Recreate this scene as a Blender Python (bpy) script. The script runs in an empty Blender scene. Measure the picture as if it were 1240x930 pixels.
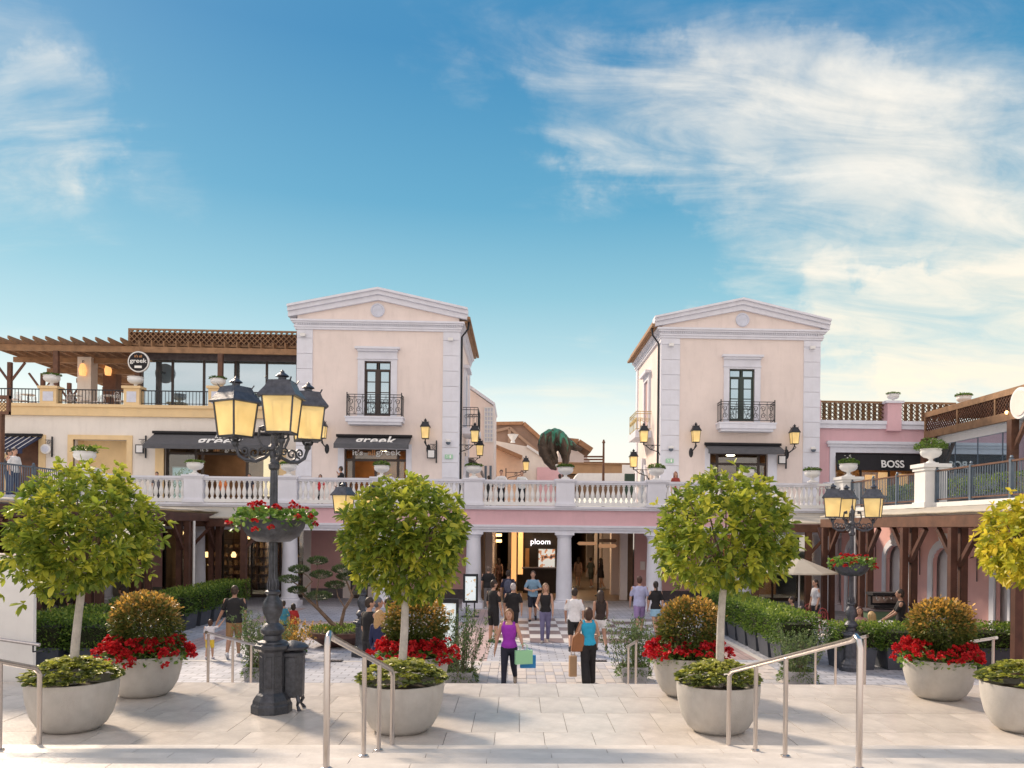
import bpy, bmesh, math, random
import numpy as np
from mathutils import Vector, Matrix, Euler
random.seed(7); rng = np.random.default_rng(7)
R = math.radians; PI = math.pi
S = bpy.context.scene
COL = S.collection
# ------------------------------------------------------------------ camera
EYE = 3.35            # eye height above the plaza
TH, RO = math.atan(0.035), 0.010
F = 1000.0; PPX, PPY = 662.0, 640.0          # focal length / axis, in pixels of a 1240 wide picture
cam_d = bpy.data.cameras.new('camera'); cam = bpy.data.objects.new('camera', cam_d); COL.objects.link(cam)
cam_d.sensor_width = 36; cam_d.lens = 36*F/1240
cam_d.shift_x = -(PPX-620)/1240; cam_d.shift_y = (PPY-465)/1240
cam_d.clip_end = 3000; cam_d.clip_start = 0.1
fw = Vector((math.sin(TH), math.cos(TH), 0)); r0 = Vector((math.cos(TH), -math.sin(TH), 0)); u0 = Vector((0, 0, 1))
rr = r0*math.cos(RO)+u0*math.sin(RO); uu = -r0*math.sin(RO)+u0*math.cos(RO)
M3 = Matrix((rr, uu, -fw)).transposed()
cam.matrix_world = Matrix.Translation((0, 0, EYE)) @ M3.to_4x4()
S.camera = cam
S.render.resolution_x = 1024; S.render.resolution_y = 768
S.view_settings.view_transform = 'Standard'; S.view_settings.look = 'None'
S.view_settings.exposure = 0.96; S.view_settings.gamma = 1.0
def ray(px, py):
    a, b = px-PPX, PPY-py
    u = a*math.cos(RO)-b*math.sin(RO); w = a*math.sin(RO)+b*math.cos(RO)
    return (u*math.cos(TH)+F*math.sin(TH), -u*math.sin(TH)+F*math.cos(TH), w)
def XZ(px, py, Y):
    d = ray(px, py); t = Y/d[1]; return d[0]*t, EYE+d[2]*t
def GP(px, py, z=0.0):
    d = ray(px, py); t = (z-EYE)/d[2]; return d[0]*t, d[1]*t
def YZ(px, py, X):                      # point on a plane X = const
    d = ray(px, py); t = X/d[0]; return d[1]*t, EYE+d[2]*t
# ------------------------------------------------------------------ light
SUN_EL, SUN_AZ = 34.0, 40.0             # azimuth: degrees left of the +Y axis (behind the buildings)
sd = Vector((-math.sin(R(SUN_AZ))*math.cos(R(SUN_EL)), math.cos(R(SUN_AZ))*math.cos(R(SUN_EL)), math.sin(R(SUN_EL))))
sun_d = bpy.data.lights.new('sun', 'SUN'); sun = bpy.data.objects.new('sun', sun_d); COL.objects.link(sun)
sun_d.energy = 2.9; sun_d.angle = R(9.0); sun_d.color = (1.0, 0.80, 0.60)
sun.rotation_euler = (-sd).to_track_quat('-Z', 'Y').to_euler()
W = bpy.data.worlds.new('World'); S.world = W; W.use_nodes = True
def build_world():
    nt = W.node_tree; N = nt.nodes; L = nt.links; N.clear()
    out = N.new('ShaderNodeOutputWorld'); bg = N.new('ShaderNodeBackground'); L.new(bg.outputs[0], out.inputs[0])
    def mth(op, a, b=None, c=None):
        n = N.new('ShaderNodeMath'); n.operation = op
        for i, v in enumerate((a, b, c)):
            if v is None: continue
            if isinstance(v, (int, float)): n.inputs[i].default_value = v
            else: L.new(v, n.inputs[i])
        return n.outputs[0]
    def mix(f, a, b):
        n = N.new('ShaderNodeMix'); n.data_type = 'RGBA'
        if isinstance(f, (int, float)): n.inputs[0].default_value = f
        else: L.new(f, n.inputs[0])
        for k, v in ((6, a), (7, b)):
            if isinstance(v, tuple): n.inputs[k].default_value = (*v, 1)
            else: L.new(v, n.inputs[k])
        return n.outputs[2]
    sky = N.new('ShaderNodeTexSky'); sky.sky_type = 'NISHITA'; sky.sun_disc = False
    sky.sun_elevation = R(SUN_EL); sky.sun_rotation = math.atan2(sd.x, sd.y)
    sky.air_density = 1.0; sky.dust_density = 0.6; sky.ozone_density = 2.0
    tc = N.new('ShaderNodeTexCoord'); sep = N.new('ShaderNodeSeparateXYZ'); L.new(tc.outputs['Generated'], sep.inputs[0])
    x, y, z = sep.outputs
    el = mth('MAXIMUM', z, 0.0)
    ramp = N.new('ShaderNodeValToRGB'); L.new(el, ramp.inputs[0]); cr = ramp.color_ramp
    stops = [(0.0, (1.0, 0.86, 0.68)), (0.07, (0.93, 0.86, 0.74)), (0.14, (0.72, 0.79, 0.74)), (0.20, (0.42, 0.62, 0.655)), (0.27, (0.24, 0.49, 0.58)),
             (0.36, (0.10, 0.34, 0.50)), (0.50, (0.035, 0.22, 0.42)), (1.0, (0.06, 0.20, 0.40))]
    cr.elements[0].position = stops[0][0]; cr.elements[0].color = (*stops[0][1], 1)
    cr.elements[1].position = 1.0; cr.elements[1].color = (*stops[-1][1], 1)
    for p, c in stops[1:-1]:
        e = cr.elements.new(p); e.color = (*c, 1)
    sk = N.new('ShaderNodeVectorMath'); sk.operation = 'SCALE'; L.new(sky.outputs[0], sk.inputs[0]); sk.inputs['Scale'].default_value = 0.075
    base = mix(0.86, sk.outputs[0], ramp.outputs[0])
    # cloud sheet: coordinates on a plane overhead, stretched into wisps
    zz = mth('ADD', mth('MAXIMUM', z, 0.0), 0.26)
    cu = mth('DIVIDE', x, zz); cv = mth('DIVIDE', y, zz)
    cmb = N.new('ShaderNodeCombineXYZ'); L.new(cu, cmb.inputs[0]); L.new(cv, cmb.inputs[1])
    def sheet(rot, sc, scale, det, ro, dist, off=(0, 0, 0)):
        mp = N.new('ShaderNodeMapping'); L.new(cmb.outputs[0], mp.inputs[0]); mp.inputs['Rotation'].default_value = (0, 0, R(rot)); mp.inputs['Scale'].default_value = sc; mp.inputs['Location'].default_value = off
        n = N.new('ShaderNodeTexNoise'); L.new(mp.outputs[0], n.inputs[0]); n.inputs['Scale'].default_value = scale; n.inputs['Detail'].default_value = det; n.inputs['Roughness'].default_value = ro; n.inputs['Distortion'].default_value = dist; return n
    n1 = sheet(-38, (.45, 1.6, 1), 1.5, 11, .60, .8); n2 = sheet(-30, (.5, 1.3, 1), 6.0, 10, .62, .9, (3, 1, 0)); n3 = sheet(0, (1, 1, 1), .9, 5, .55, .3, (7, 2, 0))
    tex = mth('ADD', mth('ADD', mth('MULTIPLY', n1.outputs[0], 0.50), mth('MULTIPLY', n2.outputs[0], 0.36)), mth('MULTIPLY', n3.outputs[0], .14))
    warp = N.new('ShaderNodeTexNoise'); L.new(tc.outputs['Generated'], warp.inputs[0]); warp.inputs['Scale'].default_value = 5.5; warp.inputs['Detail'].default_value = 6; warp.inputs['Roughness'].default_value = .62
    ws = N.new('ShaderNodeVectorMath'); ws.operation = 'SUBTRACT'; L.new(warp.outputs['Color'], ws.inputs[0]); ws.inputs[1].default_value = (.5, .5, .5)
    wm = N.new('ShaderNodeVectorMath'); wm.operation = 'SCALE'; L.new(ws.outputs[0], wm.inputs[0]); wm.inputs['Scale'].default_value = .26
    wa = N.new('ShaderNodeVectorMath'); wa.operation = 'ADD'; L.new(wm.outputs[0], wa.inputs[0]); L.new(tc.outputs['Generated'], wa.inputs[1])
    wn = N.new('ShaderNodeVectorMath'); wn.operation = 'NORMALIZE'; L.new(wa.outputs[0], wn.inputs[0])
    def blob(px, py, r, wgt):             # soft patch of the sky in the direction of a pixel
        d = Vector(ray(px, py)).normalized()
        v = N.new('ShaderNodeVectorMath'); v.operation = 'DOT_PRODUCT'; L.new(wn.outputs[0], v.inputs[0]); v.inputs[1].default_value = d
        m = N.new('ShaderNodeMapRange'); m.interpolation_type = 'SMOOTHERSTEP'; L.new(v.outputs['Value'], m.inputs[0])
        m.inputs[1].default_value = math.cos(R(r)); m.inputs[2].default_value = math.cos(R(r*.25)); m.inputs[3].default_value = 0; m.inputs[4].default_value = wgt
        return m.outputs[0]
    blobs = [(700, 60, 6, .40), (690, 130, 6, .5), (760, 165, 7, .62), (860, 190, 8, .8), (900, 120, 8, .6), (980, 150, 8, .66), (980, 225, 7, .85), (1070, 190, 8, .78), (1080, 240, 5.5, .8), (1170, 130, 8, .55), (1180, 210, 7, .75), (1220, 285, 4.5, .7), (1290, 220, 8, .7),
             (0, 190, 5, .58), (80, 165, 5, .55), (30, 110, 6, .38), (-80, 130, 11, .5), (150, 195, 5, .3), (550, 104, 3, .42), (515, 25, 4, .34), (600, 0, 5, .3), (1000, 110, 24, .42), (820, 60, 14, .38),
             (1110, 390, 5, 1.3), (1180, 385, 5.5, 1.4), (1260, 395, 7, 1.4), (1180, 430, 7, 1.1), (1000, 365, 4.5, 1.1), (1040, 420, 7, .9), (900, 370, 6, .8), (700, 470, 8, .5), (620, 450, 7, .4), (60, 400, 8, .4)]
    acc = None
    for b in blobs:
        o = blob(*b); acc = o if acc is None else mth('ADD', mth('MAXIMUM', acc, o), mth('MULTIPLY', mth('MINIMUM', acc, o), .25))
    # unseen brighter, denser cloud added behind and overhead to warm and lift the shade
    back = N.new('ShaderNodeMapRange'); back.interpolation_type = 'SMOOTHSTEP'; L.new(y, back.inputs[0]); back.inputs[1].default_value = 0.45; back.inputs[2].default_value = -0.2; back.inputs[3].default_value = 0.0; back.inputs[4].default_value = 1.5
    acc = mth('MAXIMUM', acc, back.outputs[0])
    thr = mth('SUBTRACT', .56, mth('MULTIPLY', mth('MINIMUM', acc, 1.45), .20))
    m = N.new('ShaderNodeMapRange'); m.interpolation_type = 'SMOOTHSTEP'; L.new(tex, m.inputs[0]); L.new(thr, m.inputs[1]); L.new(mth('ADD', thr, .36), m.inputs[2])
    dens = mth('MULTIPLY', m.outputs[0], mth('MINIMUM', mth('MULTIPLY', acc, 1.25), .95))
    ccol = mix(n2.outputs[0], (0.74, 0.67, 0.56), (0.84, 0.81, 0.75))
    lowc = N.new('ShaderNodeMapRange'); L.new(z, lowc.inputs[0]); lowc.inputs[1].default_value = .36; lowc.inputs[2].default_value = .16; ccol = mix(mth('MULTIPLY', lowc.outputs[0], .8), ccol, (.93, .80, .60))
    ccol = mix(back.outputs[0], ccol, (1.26, 1.07, .97))
    col = mix(dens, base, ccol)
    L.new(col, bg.inputs[0]); bg.inputs[1].default_value = 1.0
    return bg
# the sky colours below are already scaled to display-referred brightness; the background strength stays low because they are lifted again
BG = build_world()
def rescale_world(k):
    nt = W.node_tree; bg = BG
    src = bg.inputs[0].links[0].from_socket
    v = nt.nodes.new('ShaderNodeVectorMath'); v.operation = 'SCALE'; nt.links.new(src, v.inputs[0]); v.inputs['Scale'].default_value = k/0.1
    nt.links.new(v.outputs[0], bg.inputs[0]); bg.inputs[1].default_value = 0.1
rescale_world(0.66)
# ------------------------------------------------------------------ materials
MATS = {}
def mat(name, col, rough=0.7, metal=0.0, var=0.0, scale=4.0, bump=0.0, bscale=60.0, col2=None, emis=0.0, trans=0.0, spec=0.5, stretch=None, coat=0.0):
    if name in MATS: return MATS[name]
    m = bpy.data.materials.new(name); m.use_nodes = True; nt = m.node_tree; N = nt.nodes; L = nt.links
    b = N['Principled BSDF']; b.inputs['Base Color'].default_value = (*col, 1); b.inputs['Roughness'].default_value = rough; b.inputs['Metallic'].default_value = metal
    b.inputs['Specular IOR Level'].default_value = spec; b.inputs['Coat Weight'].default_value = coat
    if trans: b.inputs['Transmission Weight'].default_value = trans
    tc = N.new('ShaderNodeTexCoord'); vec = tc.outputs['Object']
    if stretch:
        mp = N.new('ShaderNodeMapping'); L.new(vec, mp.inputs[0]); mp.inputs['Scale'].default_value = stretch; vec = mp.outputs[0]
    if var or col2:
        n = N.new('ShaderNodeTexNoise'); L.new(vec, n.inputs[0]); n.inputs['Scale'].default_value = scale; n.inputs['Detail'].default_value = 7; n.inputs['Roughness'].default_value = 0.6
        cr = N.new('ShaderNodeValToRGB'); L.new(n.outputs[0], cr.inputs[0]); c2 = col2 if col2 else tuple(max(0, c*(1-var)) for c in col); c1 = col if col2 else tuple(min(1, c*(1+var*.6)) for c in col)
        cr.color_ramp.elements[0].position = 0.32; cr.color_ramp.elements[0].color = (*c2, 1); cr.color_ramp.elements[1].position = 0.68; cr.color_ramp.elements[1].color = (*c1, 1)
        oi = N.new('ShaderNodeObjectInfo'); hs = N.new('ShaderNodeHueSaturation'); L.new(cr.outputs[0], hs.inputs['Color'])
        mr = N.new('ShaderNodeMapRange'); L.new(oi.outputs['Random'], mr.inputs[0]); mr.inputs[3].default_value = 1-var*.35; mr.inputs[4].default_value = 1+var*.35; L.new(mr.outputs[0], hs.inputs['Value'])
        L.new(hs.outputs[0], b.inputs['Base Color'])
    if bump:
        n = N.new('ShaderNodeTexNoise'); L.new(vec, n.inputs[0]); n.inputs['Scale'].default_value = bscale; n.inputs['Detail'].default_value = 5
        bp = N.new('ShaderNodeBump'); L.new(n.outputs[0], bp.inputs['Height']); bp.inputs['Strength'].default_value = bump; bp.inputs['Distance'].default_value = 0.02; L.new(bp.outputs[0], b.inputs['Normal'])
    if emis:
        b.inputs['Emission Color'].default_value = (*col, 1); b.inputs['Emission Strength'].default_value = emis
    MATS[name] = m; return m
def leaf_mat(name, stops, rough=0.42, trans=0.32):
    if name in MATS: return MATS[name]
    m = bpy.data.materials.new(name); m.use_nodes = True; nt = m.node_tree; N = nt.nodes; L = nt.links
    b = N['Principled BSDF']; b.inputs['Roughness'].default_value = rough; b.inputs['Specular IOR Level'].default_value = 0.4
    at = N.new('ShaderNodeAttribute'); at.attribute_name = 'tone'; cr = N.new('ShaderNodeValToRGB'); L.new(at.outputs['Fac'], cr.inputs[0])
    cr.color_ramp.elements[0].position = stops[0][0]; cr.color_ramp.elements[0].color = (*stops[0][1], 1)
    cr.color_ramp.elements[1].position = stops[-1][0]; cr.color_ramp.elements[1].color = (*stops[-1][1], 1)
    for p, c in stops[1:-1]:
        e = cr.color_ramp.elements.new(p); e.color = (*c, 1)
    L.new(cr.outputs[0], b.inputs['Base Color'])
    t = N.new('ShaderNodeBsdfTranslucent'); L.new(cr.outputs[0], t.inputs[0]); mx = N.new('ShaderNodeMixShader'); mx.inputs[0].default_value = trans
    L.new(b.outputs[0], mx.inputs[1]); L.new(t.outputs[0], mx.inputs[2]); L.new(mx.outputs[0], N['Material Output'].inputs[0])
    MATS[name] = m; return m
M = dict(
 cream=mat('cream_plaster', (.81, .71, .665), .85, var=.07, scale=.7, bump=.25, bscale=90),
 cream2=mat('warm_plaster', (.78, .73, .67), .85, var=.08, scale=.6, bump=.25, bscale=90),
 trim=mat('pale_stone_trim', (.72, .735, .81), .7, var=.06, scale=2, bump=.12, bscale=120),
 trimy=mat('yellow_trim', (.78, .58, .32), .75, var=.08, scale=1.5, bump=.1),
 pink=mat('pink_plaster', (.72, .46, .50), .85, var=.08, scale=.8, bump=.25, bscale=90),
 salmon=mat('salmon_plaster', (.72, .42, .40), .85, var=.08, scale=.8, bump=.25, bscale=90),
 white=mat('white_paint', (.78, .78, .77), .6, var=.05, scale=3),
 plinth=mat('dark_plinth', (.12, .10, .11), .6, var=.3, scale=5),
 wood=mat('brown_wood', (.135, .060, .034), .6, var=.35, scale=3, bump=.3, bscale=30, stretch=(1, 1, 1)),
 wooddk=mat('dark_red_wood', (.085, .034, .022), .55, var=.35, scale=3, bump=.3, bscale=30),
 wooddeck=mat('roof_wood', (.29, .165, .085), .7, var=.3, scale=3, bump=.3, bscale=20),
 iron=mat('wrought_iron', (.035, .038, .045), .45, metal=.6, var=.3, scale=20),
 irongrey=mat('cast_iron_grey', (.085, .092, .112), .42, metal=.55, var=.35, scale=14, bump=.35, bscale=60),
 steel=mat('brushed_steel', (.58, .54, .52), .28, metal=1.0, var=.12, scale=30, stretch=(1, 1, .05)),
 bluegrey=mat('blue_grey_metal', (.13, .17, .22), .45, metal=.4, var=.15, scale=5),
 concrete=mat('planter_concrete', (.50, .485, .46), .8, var=.10, scale=5, bump=.35, bscale=120),
 anthracite=mat('anthracite_box', (.055, .065, .085), .55, var=.2, scale=5),
 boxgrey=mat('grey_box_planter', (.33, .33, .35), .7, var=.15, scale=6, bump=.2),
 slab=mat('limestone_slab', (.62, .575, .53), .26, var=.24, scale=1.6, bump=.18, bscale=25, spec=.6),
 step=mat('step_stone', (.64, .60, .56), .42, var=.18, scale=2.2, bump=.18, bscale=25),
 riser=mat('riser_stone', (.45, .43, .41), .6, var=.12, scale=2.2),
 grout=mat('joint_mortar', (.36, .34, .33), .9, var=.1, scale=9),
 paver=mat('grey_paver', (.36, .37, .41), .7, var=.25, scale=3, bump=.2),
 paverpink=mat('pink_paver', (.42, .31, .30), .7, var=.2, scale=3, bump=.2),
 checkw=mat('white_marble_tile', (.74, .72, .70), .35, var=.06, scale=3),
 checkd=mat('brown_marble_tile', (.23, .17, .17), .35, var=.2, scale=3),
 kerb=mat('pale_kerb', (.60, .58, .56), .6, var=.1, scale=5),
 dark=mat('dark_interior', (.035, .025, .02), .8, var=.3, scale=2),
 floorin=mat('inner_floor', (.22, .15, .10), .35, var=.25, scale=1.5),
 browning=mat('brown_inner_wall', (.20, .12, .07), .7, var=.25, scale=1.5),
 orangein=mat('orange_lit_wall', (.42, .20, .07), .7, var=.25, scale=1.5),  # orange light of the interiors put into the wall colour
 frame=mat('dark_brown_frame', (.045, .03, .025), .5),
 fabricgrey=mat('grey_awning', (.10, .103, .115), .85, var=.12, scale=6, bump=.15, bscale=200),
 fabricblack=mat('black_awning', (.015, .014, .018), .85, var=.2, scale=6),
 fabricblue=mat('navy_awning', (.015, .022, .06), .85, var=.2, scale=6),
 canvas=mat('cream_canvas', (.72, .69, .62), .9, var=.08, scale=3, bump=.2, bscale=14),
 tile=mat('roof_tile_brown', (.36, .19, .10), .8, var=.25, scale=5, bump=.5, bscale=25),
 soil=mat('soil', (.05, .035, .025), .95, var=.3, scale=20),
 bark=mat('whitewashed_bark', (.52, .49, .46), .85, var=.2, scale=12, bump=.5, bscale=40),
 barkbr=mat('brown_bark', (.18, .12, .085), .9, var=.35, scale=14, bump=.6, bscale=40),
 corten=mat('corten_steel', (.13, .060, .045), .75, var=.35, scale=6, bump=.2),
 bronze=mat('patinated_bronze', (.10, .07, .05), .6, metal=.3, var=0, col2=(.04, .03, .022), scale=5, bump=.5, bscale=14),
 lampglass_=mat('lit_lamp_glass', (1.0, .78, .38), .35, var=.10, scale=3, emis=.34),
 bulb=mat('lamp_bulb', (1.0, .78, .42), .5, emis=1.6),
 warm=mat('warm_lamp', (1.0, .55, .22), .5, emis=2.2),
 lit=mat('lit_panel', (.95, .48, .17), .5, emis=.55),
 litw=mat('white_lit_letters', (.9, .88, .95), .5, emis=1.1),
 lettering=mat('white_lettering', (.85, .85, .83), .6),
 screen=mat('screen_print', (.65, .75, .78), .4, emis=.5),
 green=mat('green_sign', (.35, .62, .42), .5),
 roundel=mat('roundel_stone', (.62, .65, .75), .7, var=.1),
)
def lamp_glass():
    m = MATS['lit_lamp_glass']; N = m.node_tree.nodes; L = m.node_tree.links; b = N['Principled BSDF']; b.inputs['Roughness'].default_value = .18
    tc = N.new('ShaderNodeTexCoord'); n = N.new('ShaderNodeTexNoise'); L.new(tc.outputs['Object'], n.inputs[0]); n.inputs['Scale'].default_value = 4.5; n.inputs['Detail'].default_value = 4
    mr = N.new('ShaderNodeMapRange'); L.new(n.outputs[0], mr.inputs[0]); mr.inputs[1].default_value = .3; mr.inputs[2].default_value = .7; mr.inputs[3].default_value = .16; mr.inputs[4].default_value = .40; L.new(mr.outputs[0], b.inputs['Emission Strength'])
    tr = N.new('ShaderNodeBsdfTranslucent'); tr.inputs[0].default_value = (.95, .78, .42, 1); tp = N.new('ShaderNodeBsdfTransparent'); tp.inputs[0].default_value = (1, .86, .55, 1)
    a1_ = N.new('ShaderNodeMixShader'); a1_.inputs[0].default_value = .35; L.new(b.outputs[0], a1_.inputs[1]); L.new(tr.outputs[0], a1_.inputs[2]); a2_ = N.new('ShaderNodeMixShader'); a2_.inputs[0].default_value = .28; L.new(a1_.outputs[0], a2_.inputs[1]); L.new(tp.outputs[0], a2_.inputs[2]); L.new(a2_.outputs[0], N['Material Output'].inputs[0]); return m
M['lampglass'] = lamp_glass()
def streaks(m, amt=.22):
    # rain streaks and soft grime worn into the plaster, running down the wall
    N = m.node_tree.nodes; L = m.node_tree.links; b = N['Principled BSDF']; src = b.inputs['Base Color'].links[0].from_socket
    tc = N.new('ShaderNodeTexCoord'); mp = N.new('ShaderNodeMapping'); mp.inputs['Scale'].default_value = (1.7, 1.7, .42); L.new(tc.outputs['Object'], mp.inputs[0])
    n = N.new('ShaderNodeTexNoise'); L.new(mp.outputs[0], n.inputs[0]); n.inputs['Scale'].default_value = 2.2; n.inputs['Detail'].default_value = 9; n.inputs['Roughness'].default_value = .68
    mr = N.new('ShaderNodeMapRange'); L.new(n.outputs[0], mr.inputs[0]); mr.inputs[1].default_value = .50; mr.inputs[2].default_value = .80; mr.inputs[3].default_value = 0; mr.inputs[4].default_value = amt
    mx = N.new('ShaderNodeMix'); mx.data_type = 'RGBA'; L.new(mr.outputs[0], mx.inputs[0]); L.new(src, mx.inputs[6]); mx.inputs[7].default_value = (.30, .25, .22, 1); L.new(mx.outputs[2], b.inputs['Base Color'])
for k_ in ('cream', 'cream2', 'pink', 'salmon', 'trim', 'trimy', 'white'): streaks(M[k_], .17 if k_ not in ('trim', 'white') else .12)
streaks(M['concrete'], .35); streaks(M['slab'], .16); streaks(M['step'], .2)
def glass_mat():
    m = bpy.data.materials.new('window_glass'); m.use_nodes = True; b = m.node_tree.nodes['Principled BSDF']
    b.inputs['Base Color'].default_value = (.42, .53, .60, 1); b.inputs['Roughness'].default_value = .04; b.inputs['Metallic'].default_value = .9
    return m
M['glass'] = glass_mat()
def thin_cloth(m):
    N = m.node_tree.nodes; L = m.node_tree.links; b = N['Principled BSDF']; t = N.new('ShaderNodeBsdfTranslucent'); t.inputs[0].default_value = (.80, .72, .58, 1); mx = N.new('ShaderNodeMixShader'); mx.inputs[0].default_value = .45
    L.new(b.outputs[0], mx.inputs[1]); L.new(t.outputs[0], mx.inputs[2]); L.new(mx.outputs[0], N['Material Output'].inputs[0])
thin_cloth(M['canvas'])
M['fill_lamp'] = mat('fill_lamp_glow', (1.0, .70, .42), .5, emis=30.0)  # strong glow for the lights added inside passage and shops
def clear_glass():
    m = bpy.data.materials.new('clear_glass'); m.use_nodes = True; N = m.node_tree.nodes; L = m.node_tree.links
    g = N.new('ShaderNodeBsdfGlossy'); g.inputs[1].default_value = .03; t = N.new('ShaderNodeBsdfTransparent'); t.inputs[0].default_value = (.80, .86, .86, 1); mx = N.new('ShaderNodeMixShader'); fr = N.new('ShaderNodeFresnel'); fr.inputs[0].default_value = 1.9
    L.new(fr.outputs[0], mx.inputs[0]); L.new(t.outputs[0], mx.inputs[1]); L.new(g.outputs[0], mx.inputs[2]); L.new(mx.outputs[0], N['Material Output'].inputs[0]); return m
M['cglass'] = clear_glass()
def print_mat(name, cols, sc=14):
    m = bpy.data.materials.new(name); m.use_nodes = True; N = m.node_tree.nodes; L = m.node_tree.links; b = N['Principled BSDF']
    tc = N.new('ShaderNodeTexCoord'); n = N.new('ShaderNodeTexNoise'); L.new(tc.outputs['Object'], n.inputs[0]); n.inputs['Scale'].default_value = sc; n.inputs['Detail'].default_value = 2
    cr = N.new('ShaderNodeValToRGB'); cr.color_ramp.interpolation = 'CONSTANT'; L.new(n.outputs[0], cr.inputs[0])
    cr.color_ramp.elements[0].color = (*cols[0], 1); cr.color_ramp.elements[1].position = .52; cr.color_ramp.elements[1].color = (*cols[1], 1)
    if len(cols) > 2:
        e = cr.color_ramp.elements.new(.62); e.color = (*cols[2], 1)
    L.new(cr.outputs[0], b.inputs['Base Color']); b.inputs['Emission Strength'].default_value = .25; L.new(cr.outputs[0], b.inputs['Emission Color']); return m
M['poster'] = print_mat('poster_print', [(.72, .78, .80), (.60, .30, .16), (.06, .04, .04)], 3.2)
M['leaflet'] = print_mat('board_print', [(.75, .82, .84), (.70, .80, .80), (.60, .42, .25)], 9)
M['shopad'] = print_mat('green_poster', [(.45, .6, .62), (.10, .22, .10), (.55, .65, .65)], 6)
M['leaf_tree'] = leaf_mat('tree_leaf', [(0, (.045, .085, .018)), (.35, (.12, .19, .03)), (.65, (.29, .36, .045)), (1, (.58, .56, .07))], trans=.45)
M['leaf_sunlit'] = leaf_mat('sunlit_tree_leaf', [(0, (.10, .15, .02)), (.35, (.30, .34, .035)), (.7, (.62, .56, .05)), (1, (.82, .66, .08))], trans=.5)  # copy of the tree leaf with golden sunlight put into its colour
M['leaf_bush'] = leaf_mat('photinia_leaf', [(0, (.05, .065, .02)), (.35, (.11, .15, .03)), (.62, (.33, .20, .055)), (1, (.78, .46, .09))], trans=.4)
M['leaf_low'] = leaf_mat('variegated_leaf', [(0, (.06, .09, .03)), (.4, (.16, .20, .06)), (.65, (.48, .50, .07)), (1, (.62, .60, .30))], trans=.35)
M['leaf_hedge'] = leaf_mat('hedge_leaf', [(0, (.045, .09, .02)), (.5, (.13, .23, .035)), (1, (.34, .42, .07))], trans=.42)
M['leaf_herb'] = leaf_mat('herb_leaf', [(0, (.06, .10, .04)), (.5, (.13, .20, .07)), (1, (.26, .33, .12))])
M['leaf_pine'] = leaf_mat('cloud_pruned_needles', [(0, (.03, .055, .025)), (.5, (.06, .10, .04)), (1, (.11, .16, .06))])
M['leaf_ger'] = leaf_mat('geranium_leaf', [(0, (.07, .16, .03)), (.5, (.16, .30, .05)), (1, (.33, .46, .12))])
M['petal'] = leaf_mat('red_petal', [(0, (.36, .005, .012)), (.6, (.62, .012, .02)), (1, (.80, .06, .06))], rough=.6, trans=.25)
M['petal_pink'] = leaf_mat('pink_red_petal', [(0, (.5, .01, .04)), (.6, (.70, .03, .07)), (1, (.85, .15, .2))], rough=.6, trans=.25)
M['petal_white'] = leaf_mat('white_petal', [(0, (.6, .6, .55)), (1, (.8, .8, .75))], rough=.6)
# verdigris patina running down from the top of the bronze
def patina():
    m = M['bronze']; N = m.node_tree.nodes; L = m.node_tree.links; b = N['Principled BSDF']; src = b.inputs['Base Color'].links[0].from_socket
    tc = N.new('ShaderNodeTexCoord'); mp = N.new('ShaderNodeMapping'); mp.inputs['Scale'].default_value = (4, 4, .55); L.new(tc.outputs['Object'], mp.inputs[0])
    n = N.new('ShaderNodeTexNoise'); L.new(mp.outputs[0], n.inputs[0]); n.inputs['Scale'].default_value = 1.6; n.inputs['Detail'].default_value = 6
    sp = N.new('ShaderNodeSeparateXYZ'); L.new(tc.outputs['Object'], sp.inputs[0]); a = N.new('ShaderNodeMath'); a.operation = 'MULTIPLY_ADD'; L.new(sp.outputs[2], a.inputs[0]); a.inputs[1].default_value = .22; a.inputs[2].default_value = -.80
    s = N.new('ShaderNodeMath'); s.operation = 'ADD'; L.new(a.outputs[0], s.inputs[0]); L.new(n.outputs[0], s.inputs[1])
    mr = N.new('ShaderNodeMapRange'); L.new(s.outputs[0], mr.inputs[0]); mr.inputs[1].default_value = .50; mr.inputs[2].default_value = .66
    mx = N.new('ShaderNodeMix'); mx.data_type = 'RGBA'; L.new(mr.outputs[0], mx.inputs[0]); L.new(src, mx.inputs[6]); mx.inputs[7].default_value = (.055, .28, .18, 1); L.new(mx.outputs[2], b.inputs['Base Color'])
patina()
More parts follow.
